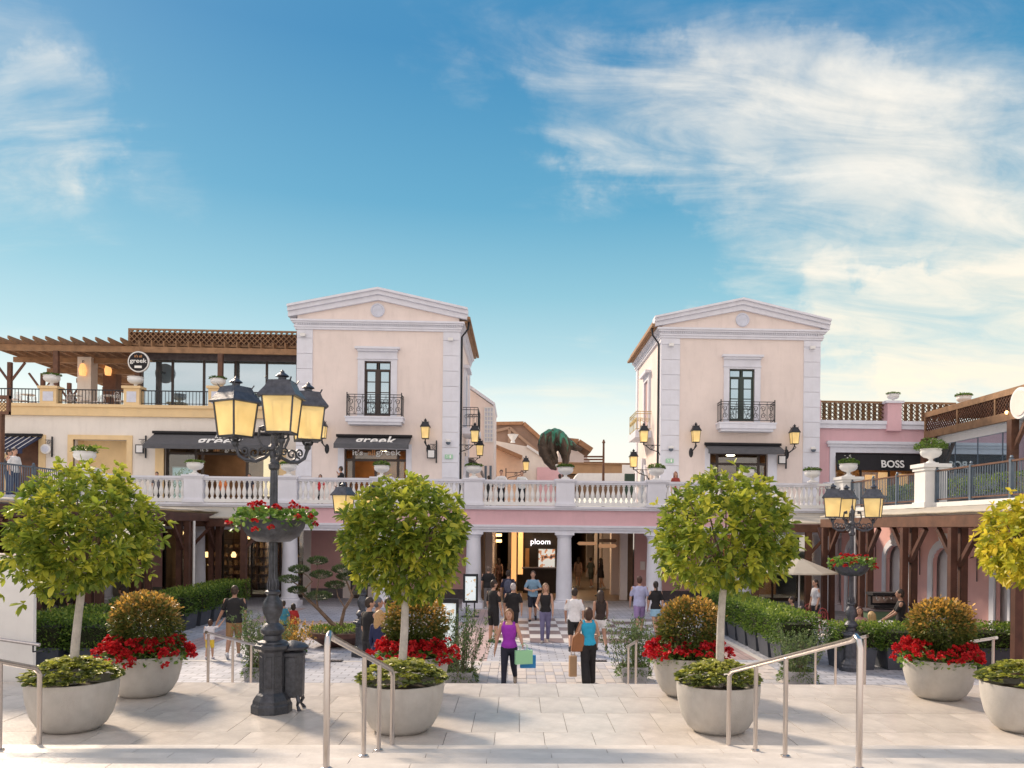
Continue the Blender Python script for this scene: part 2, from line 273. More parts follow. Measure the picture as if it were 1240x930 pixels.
# ------------------------------------------------------------------ mesh helpers
OFF = {}
class MB:
    def __init__(s): s.v = []; s.f = []
    def add(s, vs, fs):
        n = len(s.v); s.v += [tuple(v) for v in vs]; s.f += [tuple(i+n for i in f) for f in fs]; return s
    def box(s, x0, x1, y0, y1, z0, z1, T=None):
        if x0 > x1: x0, x1 = x1, x0
        if y0 > y1: y0, y1 = y1, y0
        if z0 > z1: z0, z1 = z1, z0
        vs = [(x, y, z) for z in (z0, z1) for y in (y0, y1) for x in (x0, x1)]
        if T is not None: vs = [T @ Vector(v) for v in vs]
        return s.add(vs, [(0, 2, 3, 1), (4, 5, 7, 6), (0, 1, 5, 4), (2, 6, 7, 3), (0, 4, 6, 2), (1, 3, 7, 5)])
    def bar(s, p, q, w, h=None, up=(0, 0, 1)):
        h = h or w; p = Vector(p); q = Vector(q); d = (q-p); L = d.length
        if L < 1e-6: return s
        d.normalize(); u = Vector(up)
        if abs(d.dot(u)) > .99: u = Vector((0, 1, 0))
        a = d.cross(u).normalized(); b = a.cross(d).normalized()
        vs = [c+a*(w/2*i)+b*(h/2*j) for c in (p, q) for i, j in ((-1, -1), (1, -1), (1, 1), (-1, 1))]
        return s.add(vs, [(0, 1, 2, 3), (7, 6, 5, 4), (0, 4, 5, 1), (1, 5, 6, 2), (2, 6, 7, 3), (3, 7, 4, 0)])
    def path(s, pts, r, n=8, sy=1.0, cap=True, up=(0, 0, 1)):
        pts = [Vector(p) for p in pts]; k = len(pts); rs = r if isinstance(r, (list, tuple)) else [r]*k
        vs = []; prev = None
        for i, p in enumerate(pts):
            d = (pts[min(i+1, k-1)]-pts[max(i-1, 0)])
            if d.length < 1e-9: d = Vector((0, 0, 1))
            d.normalize()
            if prev is None:
                u = Vector(up)
                if abs(d.dot(u)) > .98: u = Vector((1, 0, 0)) if abs(d.x) < .9 else Vector((0, 1, 0))
                a = d.cross(u).normalized()
            else: a = (prev-d*prev.dot(d)).normalized()
            prev = a; b = a.cross(d)
            for j in range(n):
                t = 2*PI*j/n; vs.append(p+a*(math.cos(t)*rs[i])+b*(math.sin(t)*rs[i]*sy))
        fs = [(i*n+j, i*n+(j+1) % n, (i+1)*n+(j+1) % n, (i+1)*n+j) for i in range(k-1) for j in range(n)]
        if cap: fs += [tuple(range(n-1, -1, -1)), tuple(range((k-1)*n, k*n))]
        return s.add(vs, fs)
    def lathe(s, prof, n=16, c=(0, 0, 0), rot=0.0, cap=True, sx=1.0, sy=1.0):
        vs = []; k = len(prof)
        for r, z in prof:
            for j in range(n):
                t = 2*PI*j/n+rot; vs.append((c[0]+r*math.cos(t)*sx, c[1]+r*math.sin(t)*sy, c[2]+z))
        fs = [(i*n+j, i*n+(j+1) % n, (i+1)*n+(j+1) % n, (i+1)*n+j) for i in range(k-1) for j in range(n)]
        if cap: fs += [tuple(range(n-1, -1, -1)), tuple(range((k-1)*n, k*n))]
        return s.add(vs, fs)
    def ell(s, c, rx, ry, rz, n=12, m=8, T=None):
        prof = []; vs = []
        for i in range(m+1):
            a = -PI/2+PI*i/m; rr_ = math.cos(a)
            for j in range(n):
                t = 2*PI*j/n; v = Vector((rx*rr_*math.cos(t), ry*rr_*math.sin(t), rz*math.sin(a)))
                if T is not None: v = T @ v
                vs.append(v+Vector(c))
        return s.add(vs, [(i*n+j, i*n+(j+1) % n, (i+1)*n+(j+1) % n, (i+1)*n+j) for i in range(m) for j in range(n)])
    def prism_y(s, poly, y0, y1):          # polygon in X-Z pushed along Y
        n = len(poly); vs = [(x, y0, z) for x, z in poly]+[(x, y1, z) for x, z in poly]
        return s.add(vs, [tuple(range(n)), tuple(range(2*n-1, n-1, -1))]+[(i, i+n, (i+1) % n+n, (i+1) % n) for i in range(n)])
    def prism_x(s, poly, x0, x1):          # polygon in Y-Z pushed along X
        n = len(poly); vs = [(x0, y, z) for y, z in poly]+[(x1, y, z) for y, z in poly]
        return s.add(vs, [tuple(range(n)), tuple(range(2*n-1, n-1, -1))]+[(i, i+n, (i+1) % n+n, (i+1) % n) for i in range(n)])
    def prism_z(s, poly, z0, z1):
        n = len(poly); vs = [(x, y, z0) for x, y in poly]+[(x, y, z1) for x, y in poly]
        return s.add(vs, [tuple(range(n-1, -1, -1)), tuple(range(n, 2*n))]+[(i, (i+1) % n, (i+1) % n+n, i+n) for i in range(n)])
    def mesh(s, name, smooth=False, off=(0, 0, 0)):
        me = bpy.data.meshes.new(name); vs = s.v if off == (0, 0, 0) else [(x-off[0], y-off[1], z-off[2]) for x, y, z in s.v]
        me.from_pydata([tuple(v) for v in vs], [], s.f)
        bm = bmesh.new(); bm.from_mesh(me); bmesh.ops.recalc_face_normals(bm, faces=bm.faces); bm.to_mesh(me); bm.free()
        if smooth:
            me.polygons.foreach_set('use_smooth', [True]*len(me.polygons))
            try: me.set_sharp_from_angle(angle=R(38))
            except Exception: pass
        return me
    def build(s, name, m, parent=None, smooth=False, world=False, bevel=0.0):
        off = OFF.get(parent.name, (0, 0, 0)) if (world and parent is not None) else (0, 0, 0)
        o = bpy.data.objects.new(name, s.mesh(name, smooth, off)); COL.objects.link(o)
        if parent is not None: o.parent = parent; 
        if world: OFF[o.name] = off
        if m is not None: o.data.materials.append(m)
        if bevel:
            b = o.modifiers.new('bevel', 'BEVEL'); b.width = bevel; b.segments = 1; b.limit_method = 'ANGLE'
        return o
def inst(name, me, parent, loc=(0, 0, 0), rot=(0, 0, 0), sc=(1, 1, 1)):
    o = bpy.data.objects.new(name, me); COL.objects.link(o); o.parent = parent; o.location = loc; o.rotation_euler = rot; o.scale = sc; return o
def tag(o, label=None, cat=None, group=None, kind=None):
    if label: o['label'] = label
    if cat: o['category'] = cat
    if group: o['group'] = group
    if kind: o['kind'] = kind
    return o
def thing(name, label, cat, loc=(0, 0, 0), rz=0.0, group=None):
    o = bpy.data.objects.new(name, None); o.empty_display_size = .2; COL.objects.link(o); o.location = loc; o.rotation_euler = (0, 0, rz)
    OFF[o.name] = tuple(loc); return tag(o, label, cat, group)
def struct(o): return tag(o, kind='structure')
KIDS = {}
def copy_tree(o, label=None, loc=None, rz=None, parent=None):
    c = o.copy(); COL.objects.link(c)
    if parent is not None: c.parent = parent
    if label: c['label'] = label
    if loc is not None: c.location = loc; OFF[c.name] = tuple(loc)
    if rz is not None: c.rotation_euler = (0, 0, rz)
    for ch in o.children: copy_tree(ch, parent=c)
    return c
def relabel(me_obj, m):
    pass
def text(name, s, size, loc, rot, m, parent, ext=.01, shear=0, align='CENTER', sx=1.0, bold=.012):
    cu = bpy.data.curves.new(name, 'FONT'); cu.body = s; cu.size = size; cu.extrude = ext; cu.align_x = align; cu.shear = shear; cu.resolution_u = 3
    cu.offset = size*bold
    t = bpy.data.objects.new(name, cu); COL.objects.link(t); bpy.context.view_layer.update()
    me = bpy.data.meshes.new_from_object(t.evaluated_get(bpy.context.evaluated_depsgraph_get())); bpy.data.objects.remove(t); me.name = name
    o = inst(name, me, parent, loc, rot, (sx, 1, 1)); me.materials.clear(); me.materials.append(m); return o
# ------------------------------------------------------------------ leaves
def leaf_mesh(name, pts, dirs, size, tones, m, width=.42, droop=0.0, nrm_up=.6):
    """pts (n,3), dirs (n,3): folded two-quad leaves"""
    n = len(pts); d = dirs/np.linalg.norm(dirs, axis=1, keepdims=True)
    up = rng.normal(0, .35, (n, 3)); up[:, 2] += nrm_up
    s = np.cross(d, up); s /= np.linalg.norm(s, axis=1, keepdims=True)+1e-9; nn = np.cross(s, d)
    L = (size if np.ndim(size) else np.full(n, size))[:, None]; w = L*width*.5
    fold = L*.06
    b = pts; tip = pts+d*L-np.array([0, 0, 1])*L*droop
    r1 = pts+d*L*.38+s*w+nn*fold; r2 = pts+d*L*.76+s*w*.82+nn*fold-np.array([0, 0, 1])*L*droop*.5
    l1 = pts+d*L*.38-s*w+nn*fold; l2 = pts+d*L*.76-s*w*.82+nn*fold-np.array([0, 0, 1])*L*droop*.5
    V = np.stack([b, r1, r2, tip, l2, l1], 1).reshape(-1, 3)
    base = (np.arange(n)*6)[:, None]
    Fc = np.concatenate([base+np.array([0, 1, 2, 3]), base+np.array([0, 3, 4, 5])], 1).reshape(-1)
    me = bpy.data.meshes.new(name); me.vertices.add(n*6); me.vertices.foreach_set('co', V.ravel().astype(np.float32))
    me.loops.add(len(Fc)); me.loops.foreach_set('vertex_index', Fc.astype(np.int32)); me.polygons.add(n*2)
    me.polygons.foreach_set('loop_start', (np.arange(n*2)*4).astype(np.int32)); me.polygons.foreach_set('loop_total', np.full(n*2, 4, np.int32))
    at = me.attributes.new('tone', 'FLOAT', 'POINT'); at.data.foreach_set('value', np.repeat(np.clip(tones, 0, 1), 6).astype(np.float32))
    me.update(); me.validate(); me.materials.append(m); return me
def unit(n):
    v = rng.normal(0, 1, (n, 3)); return v/np.linalg.norm(v, axis=1, keepdims=True)
def lump(v, seed, amp=.16):
    r_ = np.random.default_rng(seed); out = np.ones(len(v))
    for k in range(7):
        c = r_.normal(0, 1, 3); c /= np.linalg.norm(c); out += amp*r_.uniform(-.7, 1)*np.exp(-((v-c)**2).sum(1)*3.0)
    return out
def blob_leaves(n, rx, ry, rz, inner=.7, seed=1, amp=.16, c=(0, 0, 0), zmin=-9):
    v = unit(n); rad = (inner+(1-inner)*rng.random(n)**.6)*lump(v, seed, amp)
    p = v*rad[:, None]*np.array([rx, ry, rz])+np.array(c); k = p[:, 2] > zmin
    return p[k], v[k], rad[k]
def box_leaves(n, x0, x1, y0, y1, z0, z1, skin=.12):
    p = rng.random((n, 3))*np.array([x1-x0, y1-y0, z1-z0])+np.array([x0, y0, z0]); c = np.array([(x0+x1)/2, (y0+y1)/2, (z0+z1)/2]); h = np.array([(x1-x0)/2, (y1-y0)/2, (z1-z0)/2])
    q = (p-c)/h; ax = rng.integers(0, 3, n); sg = np.where(q[np.arange(n), ax] >= 0, 1, -1)
    d = np.zeros((n, 3)); d[np.arange(n), ax] = sg
    dist = rng.random(n)**1.5*skin; p[np.arange(n), ax] = c[ax]+sg*(h[ax]-dist)+rng.normal(0, .02, n)
    d += rng.normal(0, .5, (n, 3)); d[:, 2] += .3
    return p, d
# ================================================================== SETTING
LZ = 0.85                                   # landing level
Y0, Y1 = 9.05, 13.3                         # landing from / to
XA, XB = -15.0, 17.0
o = MB().box(-400, 400, -60, 900, -.3, -.012).build('ground', mat('far_ground', (.30, .28, .25), .9, var=.15, scale=.3)); struct(o)
plaza = struct(MB().box(-17.6, 13.9, 13.4, 44, -.01, 0).build('plaza', M['paver']))
# procedural paver pattern on the plaza beyond the built pieces
def brick_mat(name, c1, c2, mo, sx, sy, rot=0.0):
    m = bpy.data.materials.new(name); m.use_nodes = True; N = m.node_tree.nodes; L = m.node_tree.links; b = N['Principled BSDF']; b.inputs['Roughness'].default_value = .55
    tc = N.new('ShaderNodeTexCoord'); mp = N.new('ShaderNodeMapping'); L.new(tc.outputs['Object'], mp.inputs[0]); mp.inputs['Rotation'].default_value = (0, 0, rot)
    br = N.new('ShaderNodeTexBrick'); L.new(mp.outputs[0], br.inputs[0]); br.inputs['Scale'].default_value = 1; br.inputs['Brick Width'].default_value = sx; br.inputs['Row Height'].default_value = sy
    br.inputs['Mortar Size'].default_value = .014; br.inputs['Color1'].default_value = (*c1, 1); br.inputs['Color2'].default_value = (*c2, 1); br.inputs['Mortar'].default_value = (*mo, 1); br.inputs['Bias'].default_value = -.1
    n = N.new('ShaderNodeTexNoise'); L.new(mp.outputs[0], n.inputs[0]); n.inputs['Scale'].default_value = .8; n.inputs['Detail'].default_value = 6
    mx = N.new('ShaderNodeMix'); mx.data_type = 'RGBA'; mx.blend_type = 'MULTIPLY'; mx.inputs[0].default_value = .5; L.new(br.outputs[0], mx.inputs[6]); L.new(n.outputs[0], mx.inputs[7])
    g = N.new('ShaderNodeBrightContrast'); L.new(mx.outputs[2], g.inputs[0]); g.inputs[1].default_value = .02; L.new(g.outputs[0], b.inputs['Base Color'])
    bp = N.new('ShaderNodeBump'); bp.inputs['Strength'].default_value = .5; bp.inputs['Distance'].default_value = .01; L.new(br.outputs['Fac'], bp.inputs['Height']); bp.invert = True; L.new(bp.outputs[0], b.inputs['Normal']); return m
M['plazapav'] = brick_mat('plaza_pavers', (.62, .64, .72), (.42, .45, .53), (.24, .25, .29), .42, .21)
M['pinkpav'] = brick_mat('pink_pavers', (.62, .46, .45), (.50, .37, .37), (.28, .23, .23), .42, .21, PI/2)
plaza.data.materials.clear(); plaza.data.materials.append(M['plazapav'])
def band(x0, x1, y0, y1, m, z=.004, name='paving_band'):
    return struct(MB().box(x0, x1, y0, y1, z-.003, z).build(name, m))
band(-1.75, -.75, 15, 34, M['pinkpav']); band(5.4, 6.3, 21.2, 34, M['pinkpav']); band(-9.4, -8.6, 15, 34, M['pinkpav']); band(-8.5, -1.8, 28.2, 29.4, M['pinkpav']); band(-8.5, -1.8, 24.5, 25.3, M['pinkpav'])
band(-10.0, 6.5, 20.55, 20.72, M['kerb'], .008, 'paving_strip'); band(6.25, 6.42, 20.8, 30, M['kerb'], .008, 'paving_strip')
# 300 nearest pavers are pieces
pv = [MB().box(0, .203, 0, .42, 0, .022+.004*k).mesh('paver') for k in range(3)]
for k, me in enumerate(pv): me.materials.append(mat('paver_stone_%d' % k, [(.50, .47, .45), (.44, .43, .45), (.55, .50, .47)][k], .6, var=.15, scale=4, bump=.2))
cnt = 0
for r in range(8):
    for c in range(37):
        x = -1.7+c*.215; y = 17.05+r*.434
        inst('paver', random.choice(pv), plaza, (x+random.uniform(-.002, .002), y, -.012), (0, 0, random.uniform(-.006, .006)))
# checkerboard of large tiles before the passage
tw = [MB().box(.004, .996, .004, .926, 0, .012).mesh('tile') for _ in (0, 1)]; tw[0].materials.append(M['checkw']); tw[1].materials.append(M['checkd'])
for r in range(7):
    for c in range(7):
        inst('tile', tw[(r+c) % 2], plaza, (-.6+c*1.0, 24.2+r*.93, 0))
# landing and its slabs
landing = struct(MB().box(XA, XB, Y0+.02, Y1, .0, LZ-.03).build('landing', M['grout']))
sl = []
for k in range(3):
    me = MB().box(.003, .587,   .003, 1.056, 0, .03+.0012*k).mesh('slab'); me.materials.append(M['slab']); sl.append(me)
for r in range(4):
    for c in range(54):
        x = XA+c*.59+(r % 2)*.295
        if x+.59 > XB: continue
        inst('slab', random.choice(sl), landing, (x, Y0+.01+r*1.06, LZ-.03), (0, 0, 0))
# upper flight: seven risers climbing towards the camera
NS, RH, TD = 9, .12, .60
upper = struct(MB().box(XA, XB, -12, Y0-NS*TD, 0, LZ+NS*RH-.03).build('upper_steps', M['grout']))
ts = []
for k in range(2):
    me = MB().box(.003, 1.177, 0, TD+.02, -.05, 0).mesh('tread_slab'); me.materials.append(M['step']); ts.append(me)
core = MB()
for i in range(NS):
    z = LZ+(i+1)*RH; y1 = Y0-i*TD; core.box(XA, XB, y1-TD, y1-.025, 0, z-.048)
    if i < 8:
        for c in range(27):
            x = XA+c*1.18-(i % 2)*.59
            if x < XA: continue
            inst('tread_slab', random.choice(ts), upper, (x, y1-TD, z))
c_ = core.build('step_core', M['riser'], upper)
top = MB().box(XA, XB, -12, Y0-9*TD, LZ+9*RH-.03, LZ+9*RH).build('upper_paving', M['slab'], upper)
# lower flight
lower = MB()
for i in range(6):
    lower.box(XA+3, 14.0, Y1, Y1+.38*(i+1), LZ-(i+1)*.1417-.14, LZ-(i+1)*.1417)
lo = struct(lower.build('lower_steps', M['step']))
# raised street level behind (terrace floor, seen only from above)
street = MB()
street.box(-60, 60, 39.2, 140, 4.0, 4.28); struct(street.build('upper_street', M['slab']))
# ================================================================== ARCADE under the terrace
CX = [1.97+3.82*i for i in range(-5, 4)]                # column centres
FY = 34.5
arc = thing('arcade_terrace', 'long terrace with white columns, pink band and pale cornice in front of the two towers', 'arcade', (CX[0], FY, 0))
XL, XR = -17.1, 13.4
MB().box(XL, XR, FY+.05, FY+.6, 3.18, 3.30).box(XL, XR, FY-.02, FY+.62, 3.30, 3.40).box(XL, XR, FY-.08, FY+.66, 3.40, 3.49).build('lintel', M['trim'], arc, world=True)
MB().box(XL, XR, FY+.02, FY+.55, 3.49, 4.12).build('pink_band', M['pink'], arc, world=True)
MB().box(XL-.1, XR+.1, FY-.10, FY+.6, 4.12, 4.19).box(XL-.1, XR+.1, FY-.17, FY+.6, 4.19, 4.28).build('cornice', M['trim'], arc, world=True)
MB().box(XL, XR, FY+.6, 39.2, 4.0, 4.27).build('terrace_slab', M['white'], arc, world=True)
colm = MB().lathe([(.35, .34), (.37, .36), (.35, .40), (.335, .44), (.332, 1.2), (.29, 2.94), (.29, 2.96), (.32, 2.98), (.32, 3.02), (.38, 3.08)], 24).box(-.40, .40, -.33, .33, 3.08, 3.18).box(-.43, .43, -.43, .43, 0, .24).lathe([(.41, .24), (.42, .28), (.40, .32), (.37, .34)], 24).mesh('column', True)
colm.materials.append(M['trim'])
for x in CX[1:-1] if False else CX:
    inst('column', colm, arc, (x-CX[0], .33, 0))
# back wall under the terrace at Y=39
BY = 39.0
def wall_panel(x0, x1, m, z0=.45, z1=4.0, y=BY): MB().box(x0, x1, y, y+.2, z0, z1).build('wall', m, arc, world=True)
wall_panel(-9.75, -8.15, M['salmon']); wall_panel(-7.0, -1.9, M['salmon']); wall_panel(5.55, 9.4, M['salmon']); wall_panel(-17.1, -16.4, M['salmon'])
for a_, b_ in ((-9.75, -8.15), (-7.0, -1.9), (5.55, 9.4)): MB().box(a_, b_, BY-.03, BY+.2, 0, .45).build('plinth', M['plinth'], arc, world=True)
for x in (-8.15, -10.0, -6.99, 4.86, 9.4): MB().box(x, x+.35, BY-.06, BY+.25, 0, 4.0).build('pilaster', M['cream'], arc, world=True)
# shop windows left under the arcade
def shopfront(x0, x1, y=BY, z1=3.3, n=3, glass='cglass', parent=arc, z0=.1, frame='frame'):
    f = MB().box(x0, x1, y, y+.1, z1, z1+.14).box(x0, x1, y, y+.1, z0-.1, z0+.05)
    for i in range(n+1):
        x = x0+(x1-x0)*i/n; f.box(x-.04, x+.04, y+.002, y+.098, z0+.05, z1)
    fo = f.build('shop_window', M[frame], parent, world=True)
    for i in range(n):
        a = x0+(x1-x0)*i/n+.04; b = x0+(x1-x0)*(i+1)/n-.04; MB().box(a, b, y+.04, y+.06, z0+.05, z1).build('pane', M[glass], fo, world=True)
shopfront(-16.4, -9.75, n=5); shopfront(-7.8, -7.02, n=1)
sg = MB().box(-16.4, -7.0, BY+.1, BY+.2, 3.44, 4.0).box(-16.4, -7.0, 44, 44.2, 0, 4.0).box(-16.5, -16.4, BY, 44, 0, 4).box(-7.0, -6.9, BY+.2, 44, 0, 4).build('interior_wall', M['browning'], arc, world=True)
sh = thing('shop_shelf', 'dark shelving with small goods inside the left arcade shop', 'shelf', (-12.5, 43.4, 0))
m_ = MB()
for i in range(6): m_.box(-15.8, -9.0, 43.3, 43.7, .35+i*.45, .39+i*.45)
for x in (-15.8, -13.5, -11.2, -9.0): m_.box(x-.03, x+.03, 43.28, 43.72, 0, 3.2)
m_.build('shelf', M['wooddk'], sh, world=True)
gds = MB()
for i in range(5):
    for k in range(26):
        x = -15.7+k*.26; h = random.uniform(.12, .34); gds.box(x, x+random.uniform(.1, .2), 43.35, 43.6, .39+i*.45, .39+i*.45+h)
tag(gds.build('goods', mat('shop_goods', (.5, .3, .16), .7, var=.8, scale=3), sh, world=True), kind='stuff')
# passage
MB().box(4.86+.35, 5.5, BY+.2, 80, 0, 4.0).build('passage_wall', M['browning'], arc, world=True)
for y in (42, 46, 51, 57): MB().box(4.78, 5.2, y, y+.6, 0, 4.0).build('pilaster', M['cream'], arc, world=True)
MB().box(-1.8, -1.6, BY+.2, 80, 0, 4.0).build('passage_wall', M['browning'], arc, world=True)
for y in (41, 45, 49): MB().box(-1.6, -1.25, y, y+.7, 0, 4.0).build('pilaster', M['cream'], arc, world=True)
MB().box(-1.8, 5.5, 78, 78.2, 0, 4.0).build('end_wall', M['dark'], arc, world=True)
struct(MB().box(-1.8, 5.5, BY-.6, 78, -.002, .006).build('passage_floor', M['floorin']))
# kiosk shop in the passage with a lit name and a poster
kx0, z_ = XZ(626, 715, 44.0); kx1, _ = XZ(671, 715, 44.0)
ks = thing('passage_shop', 'dark shop with lit orange doorway inside the left arch of the passage', 'shop', (kx0, 44, 0))
MB().box(kx0, kx1+.3, 44, 44.2, 0, 4.0).box(kx1+.1, kx1+.3, 44.2, 60, 0, 4).box(kx0, kx0+.15, 44.2, 60, 0, 4).build('wall', M['dark'], ks, world=True)
a, _ = XZ(627, 700, 43.95); b, _ = XZ(633, 700, 43.95)
MB().box(a, b, 43.9, 43.99, .9, 3.7).build('lit_door_edge', M['lit'], ks, world=True)
a, z0 = XZ(636, 692, 43.9); b, z1 = XZ(641, 664, 43.9); MB().box(a, b, 43.9, 43.99, z0, z1).build('door_panel', M['orangein'], ks, world=True)
x, z = XZ(654.5, 659, 43.9)
text('shop_name', 'ploom', .42, (x-ks.location.x, -.1, z), (PI/2, 0, 0), M['litw'], ks, .02, bold=-.004)
a, z0 = XZ(652, 693, 43.8); b, z1 = XZ(672, 665, 43.8)
po = thing('advert_screen', 'bright advert screen showing blurred orange faces inside the passage shop front', 'screen', (a, 43.8, z0))
MB().box(a-.05, b+.05, 43.83, 43.95, z0-.05, z1+.05).build('frame', M['frame'], po, world=True); MB().box(a, b, 43.81, 43.828, z0, z1).build('print', M['poster'], po, world=True)
co = thing('shop_counter', 'low dark counter under the advert screen', 'counter', (kx0, 43, 0)); MB().box(kx0+.3, kx1+.2, 42.8, 43.7, 0, 1.25).build('counter_body', M['dark'], co, world=True); MB().box(kx0+.26, kx1+.24, 42.75, 43.75, 1.25, 1.31).build('counter_top', M['plinth'], co, world=True)
for px, py, w, Yd in ((604, 655, 7, 48), (604, 648, 7, 48), (629, 653, 7, 50), (735, 690, 5, 66), (716, 688, 4, 70)):
    x, z = XZ(px, py, Yd); k = 1000/Yd
    l = thing('ceiling_lamp', {604: 'square warm lit lamp panel on the left side of the passage', 629: 'small oblong lit lamp beside the passage shop door', 735: 'faint lit lamp deep in the right passage', 716: 'tiny lamp farthest down the right passage'}[px]+(', lower of the pair' if py == 655 else ', upper of the pair' if py == 648 else ''), 'lamp', (x, Yd, z))
    MB().box(x-w/2/k, x+w/2/k, Yd, Yd+.05, z-.07*50/k*.5, z+.07*50/k*.5).build('lamp_panel', M['warm'], l, world=True); MB().box(x-.02, x+.02, Yd+.05, Yd+.12, z-.05, 4.0).build('stem', M['iron'], l, world=True)
a, _ = XZ(619, 700, 49); b, _ = XZ(625, 700, 49); dd = thing('lit_doorway', 'glowing orange doorway between beige panels in the passage', 'doorway', (a, 49, 0)); MB().box(a, b, 49, 49.1, .2, 3.3).build('light_panel', M['lit'], dd, world=True); MB().box(a-.2, a, 48.9, 49.1, 0, 3.5).box(b, b+.6, 48.9, 49.1, 0, 3.5).box(a-.2, b+.6, 48.9, 49.1, 3.5, 3.7).build('door_frame', M['cream'], dd, world=True)
def fill_light(x, y, z, lab, r=.35, grp=None):  # added light that brightens the dark passage and shop interiors
    t = thing('fill_light', lab, 'fill light', (x, y, z), 0, grp); MB().lathe([(r, -.05), (r*.95, -.08), (.02, -.09)], 16).build('diffuser', M['fill_lamp'], t); MB().lathe([(r+.05, -.06), (r+.05, 0), (.02, 0)], 16).build('housing', M['iron'], t)
fill_light(3.3, 42.5, 4.0, 'round light added to brighten the mouth of the right passage'); fill_light(3.3, 50, 4.0, 'round light added to brighten the middle of the right passage'); fill_light(3.3, 60, 4.0, 'round light added to brighten the deep end of the right passage'); fill_light(-.6, 43.0, 4.0, 'round light added to brighten the mouth of the left passage'); fill_light(-12.5, 41.5, 4.0, 'round light added to brighten the left arcade shop'); fill_light(11.5, 41.2, 4.0, 'round light added to brighten the right arcade cafe')
# direction sign
x, z = XZ(724, 716, 41.0); zt = 3.75
ds = thing('direction_sign', 'tall black signpost with orange arrow boards at the passage mouth', 'signpost', (x, 41, 0))
MB().path([(x, 41, 0), (x, 41, zt)], .045).lathe([(.16, 0), (.16, .05), (.05, .12)], 12, (x, 41, 0)).build('pole', M['iron'], ds, world=True)
def arrow(px0, px1, py, h, tipleft, m):
    x0, z0 = XZ(px0, py, 40.9); x1, _ = XZ(px1, py, 40.9); hh = h/2/24.4; t = hh
    poly = [(x0+t, z0-hh), (x1, z0-hh), (x1, z0+hh), (x0+t, z0+hh), (x0, z0)] if tipleft else [(x0, z0-hh), (x1-t, z0-hh), (x1, z0), (x1-t, z0+hh), (x0, z0+hh)]
    MB().prism_y(poly, 40.86, 40.93).build('arrow_board', m, ds, world=True)
M['arrow'] = mat('orange_arrow_board', (.62, .34, .18), .6, emis=.25); M['arrow2'] = mat('dim_arrow_board', (.30, .20, .13), .6, var=.1)
arrow(699, 722, 658, 4, True, M['arrow']); arrow(725, 747, 654.5, 4, False, M['arrow2']); arrow(725, 747, 661, 4.5, False, M['arrow'])
pl = thing('wall_plaque', 'small pale plaque on the pink wall right of the passage', 'plaque', (5.75, 38.9, 1.9)); x, z = XZ(778.5, 685, 38.9); pl.location = (x, 38.93, z); OFF[pl.name] = tuple(pl.location)
MB().box(x-.12, x+.12, 38.93, 38.97, z-.2, z+.2).build('plate', M['cream'], pl, world=True)
# open cafe front right under the arcade
shopfront(9.75, 13.4, n=3); MB().box(9.6, 13.6, 43, 43.2, 0, 4).box(9.6, 9.75, BY+.2, 43, 0, 4).build('interior_wall', M['orangein'], arc, world=True)
# wing slabs and side walls
def wing(side):
    s = 1 if side == 'right' else -1; ex = 13.4 if s > 0 else -17.1
    w = thing('wing_terrace', 'pink arcaded wing with a terrace on top running towards the viewer on the right' if s > 0 else 'shaded wing with a terrace on top running towards the viewer on the left', 'wing', (ex, FY, 0))
    far = ex+s*9
    MB().box(ex+s*.4, far, 4, FY+5, 4.0, 4.27).build('terrace_slab', M['white'], w, world=True)
    MB().box(ex-s*.02, ex+s*.42, 4, FY-.0, 3.9, 4.16).box(ex-s*.12, ex+s*.42, 4, FY-.02, 4.16, 4.30).build('terrace_edge', M['trim'] if s < 0 else M['white'], w, world=True)
    return w, s, ex
wr, _, _ = wing('right'); wl, _, _ = wing('left')
# right arcaded wall facing the plaza (plane X = 13.7)
def arch_wall(X, ys, half, spring, y0, y1, z1, parent, m, thick=.5):
    b = MB(); ys = sorted(ys)
    edges = [y0]+[v for y in ys for v in (y-half, y+half)]+[y1]
    for i in range(0, len(edges), 2): b.prism_x([(edges[i], 0), (edges[i+1], 0), (edges[i+1], z1), (edges[i], z1)], X, X+thick)
    for y in ys:
        n = 10; pts = [(y+half*math.cos(PI*k/n), spring+half*.62*math.sin(PI*k/n)) for k in range(n+1)]
        for k in range(n):
            (ya, za), (yb, zb) = pts[k], pts[k+1]; b.prism_x([(ya, za), (ya, z1), (yb, z1), (yb, zb)], X, X+thick)
        b.add([], [])
    b.build('wall', m, parent, world=True)
    for y in ys:
        t = MB(); n = 12; tw_ = .24
        for k in range(n):
            a0, a1 = PI*k/n, PI*(k+1)/n
            q = [(y+(half+tw_)*math.cos(a0), spring+(half*.62+tw_)*math.sin(a0)), (y+(half+tw_)*math.cos(a1), spring+(half*.62+tw_)*math.sin(a1)), (y+(half-.0)*math.cos(a1), spring+half*.62*math.sin(a1)), (y+half*math.cos(a0), spring+half*.62*math.sin(a0))]
            t.prism_x(q, X-.06, X+.02)
        for sg_ in (-1, 1):
            ya = y+sg_*half; yb = y+sg_*(half+tw_); t.prism_x([(min(ya, yb), 0), (max(ya, yb), 0), (max(ya, yb), spring), (min(ya, yb), spring)], X-.06, X+.02)
        tr = t.build('arch_trim', M['trim'], parent, world=True)
        k = MB().prism_x([(y-.13, spring+half*.62-.06), (y+.13, spring+half*.62-.06), (y+.19, spring+half*.62+.42), (y-.19, spring+half*.62+.42)], X-.14, X+.02)
        k.path([(X-.16, y, spring+half*.62+.38), (X-.22, y, spring+half*.62+.28), (X-.15, y, spring+half*.62+.1), (X-.19, y, spring+half*.62)], .07, 8)
        k.build('keystone', M['trim'], tr, world=True)
arch_wall(13.7, [32.9, 29.35, 25.9, 22.3], .9, 2.35, 17.0, FY, 3.9, wr, M['salmon'], .14)
